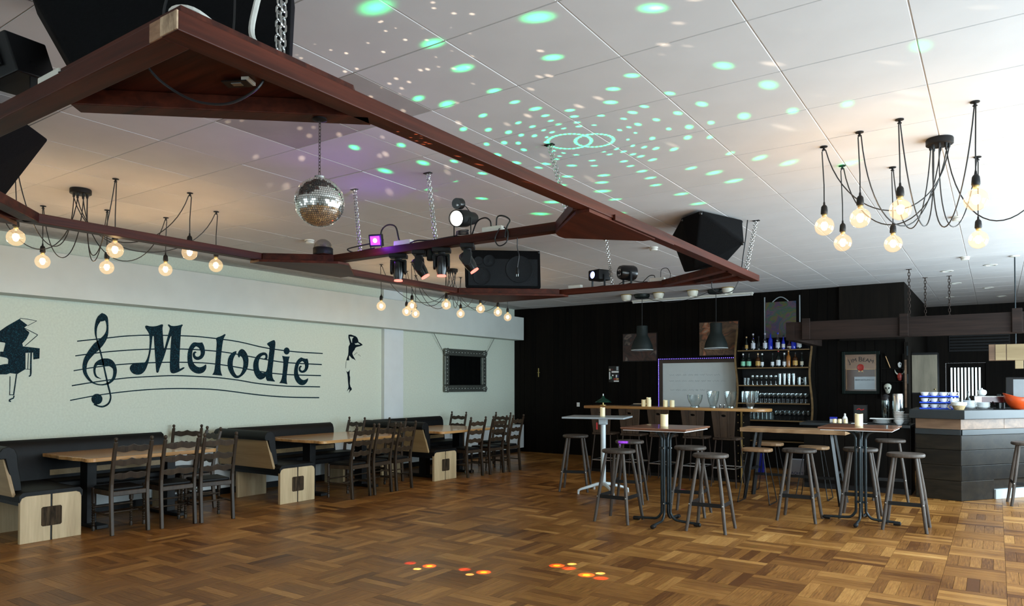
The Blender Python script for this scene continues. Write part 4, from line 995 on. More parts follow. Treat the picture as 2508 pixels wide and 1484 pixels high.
# green laser projector behind the right joint of the middle beam
t = thing('laser_projector', 'small black laser projector behind the right end of the middle beam', 'stage light', (-2.40, 4.56, ZB+0.0), 0)
G().box(-0.05, 0.05, -0.04, 0.04, 0.0, 0.05).obj('housing', 'black_metal', t, bevel=0.004)
G().lathe([(0.018, 0.05), (0.018, 0.056), (0.0, 0.057)], 14).obj('lens', 'green_glass', t)

def laser_gobo():
    d = bpy.data.lights.new('laser_pattern', 'POINT'); d.energy = 60.0; d.shadow_soft_size = 0.002; d.use_nodes = True
    o = bpy.data.objects.new('laser_pattern', d); C.objects.link(o); o.location = (-2.37, 4.40, 2.745)
    t = d.node_tree; t.nodes.clear()
    def mth(op, a, b=None, c=None):
        n = t.nodes.new('ShaderNodeMath'); n.operation = op
        for i, q in enumerate((a, b, c)):
            if q is None: continue
            if isinstance(q, (int, float)): n.inputs[i].default_value = q
            else: t.links.new(q, n.inputs[i])
        return n.outputs[0]
    tc = t.nodes.new('ShaderNodeTexCoord'); sp = t.nodes.new('ShaderNodeSeparateXYZ'); t.links.new(tc.outputs['Normal'], sp.inputs[0])
    nx, ny, nz = sp.outputs
    upw = mth('GREATER_THAN', nz, 0.12); zz = mth('MAXIMUM', nz, 0.1)
    px = mth('DIVIDE', nx, zz); py = mth('DIVIDE', ny, zz)
    rho = mth('SQRT', mth('ADD', mth('MULTIPLY', px, px), mth('MULTIPLY', py, py)))
    th = mth('ARCTAN2', py, px)
    N = 18.0
    lv = mth('MULTIPLY', mth('LOGARITHM', mth('MAXIMUM', rho, 0.01), 2.71828), 4.6)
    lv = mth('SUBTRACT', lv, 0.0); vi = mth('FLOOR', lv); vf = mth('SUBTRACT', mth('FRACT', lv), 0.5)
    par = mth('MULTIPLY', mth('MODULO', mth('ADD', vi, 40), 2.0), 0.5)
    au = mth('ADD', mth('MULTIPLY', th, N/(2*PI)), 40.0); ui = mth('FLOOR', au); uf = mth('SUBTRACT', mth('FRACT', au), 0.5)
    cv = t.nodes.new('ShaderNodeCombineXYZ'); t.links.new(ui, cv.inputs[0]); t.links.new(vi, cv.inputs[1])
    wn = t.nodes.new('ShaderNodeTexWhiteNoise'); wn.noise_dimensions = '3D'; t.links.new(cv.outputs[0], wn.inputs['Vector'])
    sc = t.nodes.new('ShaderNodeSeparateColor'); t.links.new(wn.outputs['Color'], sc.inputs[0])
    du = mth('ADD', uf, mth('MULTIPLY', mth('SUBTRACT', sc.outputs[0], 0.5), 0.22)); dv = mth('ADD', vf, mth('MULTIPLY', mth('SUBTRACT', sc.outputs[1], 0.5), 0.40))
    dist = mth('SQRT', mth('ADD', mth('MULTIPLY', du, du), mth('MULTIPLY', dv, dv)))
    size = mth('MULTIPLY', mth('MULTIPLY_ADD', sc.outputs[2], 0.14, 0.14), mth('POWER', mth('MAXIMUM', rho, 0.3), -0.22))
    dot = mth('POWER', mth('MAXIMUM', mth('SUBTRACT', 1.0, mth('DIVIDE', dist, size)), 0.0), 2.4)
    keep = mth('GREATER_THAN', sc.outputs[2], 0.32)
    band = mth('MULTIPLY', mth('GREATER_THAN', rho, 0.50), mth('LESS_THAN', rho, 4.4))
    dots = mth('MULTIPLY', mth('MULTIPLY', dot, keep), band)
    # two interlocked rings of fine points at the centre
    def ring(cx, cy, r, n, wdt):
        ax = mth('SUBTRACT', px, cx); ay = mth('SUBTRACT', py, cy)
        rr = mth('SQRT', mth('ADD', mth('MULTIPLY', ax, ax), mth('MULTIPLY', ay, ay)))
        e = mth('SUBTRACT', 1.0, mth('DIVIDE', mth('ABSOLUTE', mth('SUBTRACT', rr, r)), wdt))
        a = mth('ARCTAN2', ay, ax); f = mth('MULTIPLY_ADD', mth('COSINE', mth('MULTIPLY', a, n)), 0.45, 0.5)
        return mth('MULTIPLY', mth('MAXIMUM', e, 0.0), f)
    rings = mth('MAXIMUM', ring(-0.20, -0.10, 0.30, 30, 0.030), ring(0.10, 0.06, 0.26, 26, 0.030))
    comp = mth('POWER', mth('ADD', 1.0, mth('MULTIPLY', rho, rho)), 0.95)
    tot = mth('MULTIPLY', mth('MULTIPLY', mth('ADD', dots, mth('MULTIPLY', rings, 0.5)), comp), upw)
    em = t.nodes.new('ShaderNodeEmission'); em.inputs[0].default_value = (0.01, 1.0, 0.27, 1)
    t.links.new(mth('MULTIPLY', tot, 6.0), em.inputs[1])
    ou = t.nodes.new('ShaderNodeOutputLight'); t.links.new(em.outputs[0], ou.inputs[0])
laser_gobo()
def flecks(loc, power, col, scale, size, seed, lo, hi):
    """added lamp imitating the points of light a mirror ball throws"""
    d = bpy.data.lights.new('mirror_flecks', 'POINT'); d.energy = 20.0; d.shadow_soft_size = 0.002; d.use_nodes = True
    o = bpy.data.objects.new('mirror_flecks', d); C.objects.link(o); o.location = loc
    t = d.node_tree; t.nodes.clear()
    tc = t.nodes.new('ShaderNodeTexCoord'); vo = t.nodes.new('ShaderNodeTexVoronoi'); vo.inputs['Scale'].default_value = scale
    mp = t.nodes.new('ShaderNodeMapping'); mp.inputs['Location'].default_value = (seed, 0, 0); t.links.new(tc.outputs['Normal'], mp.inputs[0]); t.links.new(mp.outputs[0], vo.inputs['Vector'])
    mr = t.nodes.new('ShaderNodeMapRange'); mr.inputs['From Min'].default_value = size; mr.inputs['From Max'].default_value = size*0.3; t.links.new(vo.outputs['Distance'], mr.inputs['Value'])
    sp = t.nodes.new('ShaderNodeSeparateXYZ'); t.links.new(tc.outputs['Normal'], sp.inputs[0])
    m2 = t.nodes.new('ShaderNodeMapRange'); m2.inputs['From Min'].default_value = lo; m2.inputs['From Max'].default_value = lo+0.08; t.links.new(sp.outputs[1], m2.inputs['Value'])
    m3 = t.nodes.new('ShaderNodeMapRange'); m3.inputs['From Min'].default_value = hi; m3.inputs['From Max'].default_value = hi+0.1; t.links.new(sp.outputs[2], m3.inputs['Value'])
    a = t.nodes.new('ShaderNodeMath'); a.operation = 'MULTIPLY'; t.links.new(mr.outputs[0], a.inputs[0]); t.links.new(m2.outputs[0], a.inputs[1])
    c_ = t.nodes.new('ShaderNodeMath'); c_.operation = 'MULTIPLY'; t.links.new(a.outputs[0], c_.inputs[0]); t.links.new(m3.outputs[0], c_.inputs[1])
    zz = t.nodes.new('ShaderNodeMath'); zz.operation = 'MAXIMUM'; t.links.new(sp.outputs[2], zz.inputs[0]); zz.inputs[1].default_value = 0.12
    pz = t.nodes.new('ShaderNodeMath'); pz.operation = 'POWER'; t.links.new(zz.outputs[0], pz.inputs[0]); pz.inputs[1].default_value = -2.0
    cz = t.nodes.new('ShaderNodeMath'); cz.operation = 'MULTIPLY'; t.links.new(c_.outputs[0], cz.inputs[0]); t.links.new(pz.outputs[0], cz.inputs[1])
    b = t.nodes.new('ShaderNodeMath'); b.operation = 'MULTIPLY'; t.links.new(cz.outputs[0], b.inputs[0]); b.inputs[1].default_value = power
    em = t.nodes.new('ShaderNodeEmission'); em.inputs[0].default_value = (*col, 1); t.links.new(b.outputs[0], em.inputs[1])
    ou = t.nodes.new('ShaderNodeOutputLight'); t.links.new(em.outputs[0], ou.inputs[0])
flecks((-2.42, 2.11, 2.38), 3.0, (1.0, 0.80, 0.60), 15.0, 0.20, 3.1, 0.25, 0.20)  # extra lamp beside the ball stands in for its reflections
# violet and blue spots; only the streaks start at a projector
spot('blue_streak', (-3.95, 7.60, 2.88), (-3.75, 8.45, 0.75), 24, (0.20, 0.06, 1.0), 7, 0.7, 0.01)
spot('blue_streak', (-3.98, 7.58, 2.95), (-4.0, 10.9, 3.262), 22, (0.18, 0.12, 1.0), 10, 0.8, 0.01)
spot('violet_patch', (-4.35, 4.60, 2.60), (-4.01, 8.42, 0.80), 9000, (0.30, 0.05, 1.0), 2.0, 0.5, 0.004)  # added spot without a fixture, throws the violet patch on a stool
spot('bar_blue', (-3.3, 12.9, 2.9), (-3.35, 13.3, 2.35), 3.5, (0.08, 0.06, 1.0), 80, 0.8, 0.02)  # blue spot before the bottle shelf, no fixture modelled

# ------------------------------------------------------------------ mirror ball
t = thing('mirror_ball', 'mirror ball hanging on a chain from the near corner of the frame', 'disco ball', (BALL.x, BALL.y, BALL.z), 0)
G().lathe([(0.0, -0.097), (0.05, -0.083), (0.083, -0.05), (0.097, 0), (0.083, 0.05), (0.05, 0.083), (0, 0.097)], 24).obj('core', 'pewter_frame', t, smooth=True)
g = G(); R = 0.1025; rows_ = 36
for i in range(rows_):
    a0 = -PI/2+PI*(i+0.09)/rows_; a1 = -PI/2+PI*(i+0.91)/rows_; am = (a0+a1)/2; m = max(4, int(2*PI*math.cos(am)*rows_/PI))
    off = random.random()
    for k in range(m):
        b0 = 2*PI*(k+off+0.08)/m; b1 = 2*PI*(k+off+0.92)/m; bm_ = (b0+b1)/2
        tx, ty = random.gauss(0, 0.022), random.gauss(0, 0.022); cen = Vector((math.cos(am)*math.cos(bm_), math.cos(am)*math.sin(bm_), math.sin(am)))
        vs = []
        for (a, b_) in ((a0, b0), (a0, b1), (a1, b1), (a1, b0)):
            p = Vector((math.cos(a)*math.cos(b_), math.cos(a)*math.sin(b_), math.sin(a)))
            e = p-cen; e1 = Vector((-math.sin(bm_), math.cos(bm_), 0)); e2 = cen.cross(e1)
            vs.append((cen+e+cen*(1-(cen+e).dot(cen))+cen*(e.dot(e1)*tx+e.dot(e2)*ty))*R)
        g.add(vs, [(0, 1, 2, 3)])
tag(g.obj('mirror_tiles', 'mirror', t), kind='stuff')
G().lathe([(0.022, 0.094), (0.022, 0.108), (0.012, 0.112), (0, 0.113)], 14).obj('top_cap', 'steel', t, smooth=True)
links = G()
for i in range(18):
    c = Vector((0, 0, 0.115+0.0135*(i+0.5))); q = chain_link(c, (0, 0, 1), (1, 0, 0) if i % 2 else (0, 1, 0), 0.0135, 0.009, 0.0013); links.add(q.v, q.f)
links.obj('chain', 'iron', t)
G().lathe([(0.028, 0.352), (0.030, 0.345), (0.012, 0.340)], 16).obj('motor', 'black_paint', t, smooth=True)

# ================================================================== SPIDER PENDANT LAMPS
def cluster(name, label, can, items, power):
    """can: canopy (x, y); items: (x, y, bulb z, sag) of each hook and bulb"""
    t = thing(name, label, 'lamp', (can[0], can[1], HC-0.013), 0, 'spider pendant lamps with bare globe bulbs')
    G().lathe([(0.082, 0.0), (0.085, -0.006), (0.085, -0.040), (0.078, -0.045), (0, -0.045)], 28).obj('canopy', 'black_paint', t, smooth=True)
    for k in range(len(items)):
        a = 2*PI*k/len(items); G().lathe([(0.010, -0.040), (0.009, -0.068), (0.005, -0.074)], 10, (0.055*math.cos(a), 0.055*math.sin(a), 0)).obj('cord_grip', 'black_paint', t, smooth=True)
    for k, (x, y, zb, sag) in enumerate(items):
        h = Vector((x-can[0], y-can[1], 0)); a = math.atan2(h.y, h.x); zz = zb-(HC-0.013)
        # nearest grip in the direction of the hook
        kk = round(a/(2*PI)*len(items)) % len(items); a2 = 2*PI*k/len(items)
        s = Vector((0.055*math.cos(a2), 0.055*math.sin(a2), -0.072)); e = Vector((h.x, h.y, -0.026))
        side = Vector((-h.y, h.x, 0)).normalized()*0.05*math.sin(k*2.3)
        top = bez(s, s+Vector((0, 0, -sag*1.15))+h*0.12+side, Vector((h.x, h.y, 0))*0.80+Vector((0, 0, -sag*1.15))+side, e+(-h.normalized())*0.012, 22)
        sock = Vector((h.x, h.y, zz+0.145))
        down = [e+Vector((0, 0, 0.004)), e+h.normalized()*0.012+Vector((0, 0, -0.012)), Vector((h.x, h.y, zz+0.30)), sock]
        G().tube(top+[Vector(p) for p in down], 0.0042, 7).obj('cord', 'cable_rubber', t, smooth=True)
        G().lathe([(0.026, 0.0), (0.026, -0.005), (0.008, -0.008), (0.008, -0.020), (0.013, -0.022), (0.013, -0.027), (0, -0.028)], 14, (h.x, h.y, 0)).obj('ceiling_hook', 'black_paint', t, smooth=True)
        so = G().lathe([(0.006, 0.175), (0.008, 0.155), (0.016, 0.148), (0.021, 0.138), (0.023, 0.115), (0.024, 0.092), (0.021, 0.088), (0.0, 0.088)], 18, (h.x, h.y, zz)).obj('socket', 'black_paint', t, smooth=True)
        b = G().lathe([(0.0, -0.066), (0.022, -0.062), (0.043, -0.050), (0.058, -0.032), (0.0655, -0.008), (0.0655, 0.010), (0.058, 0.034), (0.044, 0.051), (0.028, 0.061), (0.020, 0.067), (0.017, 0.076)], 26, (h.x, h.y, zz)).obj('bulb', 'bulb_glass', t, smooth=True)
        G().lathe([(0.0155, 0.088), (0.0165, 0.084), (0.0165, 0.074), (0.015, 0.070)], 16, (h.x, h.y, zz)).obj('bulb_cap', 'brass', b, smooth=True)
        G().lathe([(0.004, 0.072), (0.006, 0.045), (0.005, 0.030), (0.004, 0.022)], 8, (h.x, h.y, zz)).obj('glass_stem', 'clear_glass', b, smooth=True)
        G().lathe([(0.0, -0.030), (0.014, -0.024), (0.021, -0.008), (0.019, 0.008), (0.010, 0.020), (0.003, 0.026), (0, 0.027)], 14, (h.x, h.y, zz)).obj('filament', 'filament_glow', b, smooth=True)
        point('bulb_light', (x, y, zb-0.01), power, (1.0, 0.66, 0.34), 0.03)
    return t
cluster('spider_lamp', 'spider pendant lamp with eight globe bulbs over the right side, nearest the windows', (-0.31, 5.75),
        [(-1.01, 5.47, 2.68, 0.52), (-0.98, 6.03, 2.65, 0.58), (-0.75, 5.29, 2.67, 0.66), (-0.50, 5.18, 2.67, 0.70), (-0.66, 6.30, 2.65, 0.60), (-0.09, 5.11, 2.66, 0.74), (-0.10, 6.37, 2.63, 0.62), (0.42, 5.72, 2.66, 0.68)], 6.5)
cluster('spider_lamp', 'spider pendant lamp with globe bulbs at the left, above the lettering wall', (-6.63, 3.00),
        [(-7.55, 3.08, 2.72, 0.60), (-7.21, 3.51, 2.69, 0.62), (-6.05, 3.01, 2.66, 0.66), (-7.04, 4.01, 2.72, 0.58), (-5.95, 3.61, 2.72, 0.48), (-6.38, 4.15, 2.72, 0.52), (-6.43, 2.43, 2.71, 0.60), (-6.93, 2.42, 2.70, 0.60)], 8.0)
cluster('spider_lamp', 'farthest spider pendant lamp, hanging before the framed mirror', (-6.69, 8.23),
        [(-7.27, 7.34, 2.66, 0.56), (-6.77, 7.44, 2.64, 0.56), (-7.55, 8.38, 2.65, 0.60), (-7.09, 8.94, 2.67, 0.58), (-7.38, 7.99, 2.64, 0.58), (-6.34, 7.67, 2.65, 0.62), (-6.31, 8.43, 2.66, 0.62), (-6.40, 9.00, 2.66, 0.60), (-6.74, 9.76, 2.66, 0.62)], 6.0)

# ================================================================== SMALL CEILING FITTINGS
for (x, y, lab) in ((-6.73, 5.60, 'white round detector on the ceiling near the left wall'), (-3.53, 8.33, 'white round detector on the ceiling left of the tilted speaker'),
                    (-0.31, 8.55, 'white round detector behind the right spider lamp'), (-0.33, 11.33, 'white round detector nearest the kitchen')):
    t = thing('smoke_detector', lab, 'detector', (x, y, HC-0.0125), 0, 'ceiling detectors')
    G().lathe([(0.055, 0.0), (0.056, -0.012), (0.05, -0.014), (0.05, -0.034), (0.042, -0.042), (0, -0.043)], 22).obj('body', 'white_plastic', t, smooth=True)
    G().lathe([(0.051, -0.016), (0.0515, -0.020), (0.051, -0.024)], 22).obj('vent_ring', 'ceiling_stained', t)
for k, (x, y) in enumerate(((-0.60, 12.6), (-0.05, 12.3), (-0.55, 14.2), (-0.1, 15.2), (-0.75, 16.4), (0.1, 16.8))):
    t = thing('downlight', 'flush round ceiling downlight, %s of those nearing the kitchen' % ['nearest left', 'nearest right', 'second left', 'second right', 'farthest left', 'farthest right'][k], 'ceiling light', (x, y, HC-0.013), 0, 'kitchen downlights')
    G().lathe([(0.085, 0.0), (0.085, -0.006), (0.06, -0.008), (0.055, 0.0)], 22).obj('rim', 'white_plastic', t, smooth=True)
    G().lathe([(0.058, -0.002), (0.0, -0.003)], 22).obj('diffuser', 'porcelain', t)
for k, (x, y) in enumerate(((-5.85, 12.48), (-5.22, 12.54), (-4.57, 12.57), (-3.92, 12.55))):
    t = thing('ceiling_spot', 'cream bowl-shaped ceiling spot over the bar, %s from left' % ORD[k], 'ceiling light', (x, y, HC-0.013), 0, 'cream ceiling spots over the bar')
    G().lathe([(0.11, 0.0), (0.112, -0.012), (0.105, -0.015)], 24).obj('mount', 'brass', t, smooth=True)
    G().lathe([(0.100, -0.012), (0.098, -0.05), (0.080, -0.10), (0.070, -0.115), (0.060, -0.115), (0.055, -0.09)], 24).obj('shade', 'cream_plastic', t, smooth=True)
    G().lathe([(0.060, -0.100), (0.0, -0.108)], 20).obj('reflector', 'steel', t, smooth=True)
t = thing('tube_light', 'long white fluorescent batten along the top of the back wall', 'ceiling light', (-4.95, YB-0.14, HC-0.013), 0)
G().box(-1.22, 1.22, -0.04, 0.04, -0.03, 0.0).obj('batten', 'white_plastic', t, bevel=0.004)
G().tube([(-1.18, 0, -0.045), (1.18, 0, -0.045)], 0.014, 10).obj('tube', 'porcelain', t, smooth=True)
for s in (-1, 1): G().box(s*1.20-0.012, s*1.20+0.012, -0.018, 0.018, -0.06, -0.02).obj('end_socket', 'white_plastic', t)
# two black bell pendants over the bar
for (x, y, lab) in ((-5.58, 12.60, 'black bell pendant over the bar, left of the pair'), (-4.19, 12.72, 'black bell pendant over the bar, right of the pair')):
    t = thing('bell_pendant', lab, 'lamp', (x, y, HC-0.013), 0, 'black bell pendants')
    G().lathe([(0.145, 0.0), (0.15, -0.02), (0.14, -0.06), (0.12, -0.075), (0, -0.075)], 24).obj('canopy', 'pendant_enamel', t, smooth=True)
    G().tube([(0, 0, -0.07), (0, 0, -0.62)], 0.006, 6).obj('cord', 'cable_rubber', t)
    sh = G().lathe([(0.02, -0.60), (0.10, -0.605), (0.105, -0.62), (0.105, -0.79), (0.125, -0.82), (0.16, -0.89), (0.195, -0.98), (0.21, -1.065)], 30).obj('shade', 'pendant_enamel', t, smooth=True)
    G().lathe([(0.206, -1.062), (0.190, -0.98), (0.155, -0.89), (0.12, -0.825), (0.0, -0.82)], 30).obj('shade_lining', 'enamel_white', sh, smooth=True)
    G().lathe([(0.21, -1.06), (0.213, -1.066), (0.208, -1.07), (0.204, -1.064)], 30).obj('rim', 'enamel_white', sh, smooth=True)
cable([(-5.58, 12.50, 3.22), (-5.30, 12.50, 3.12), (-4.95, 12.52, 3.06), (-4.55, 12.58, 3.12), (-4.28, 12.64, 3.22)], 0.005, 'ceiling_cable', 'thin cable slung between the two bell pendants', grp='ceiling cables')
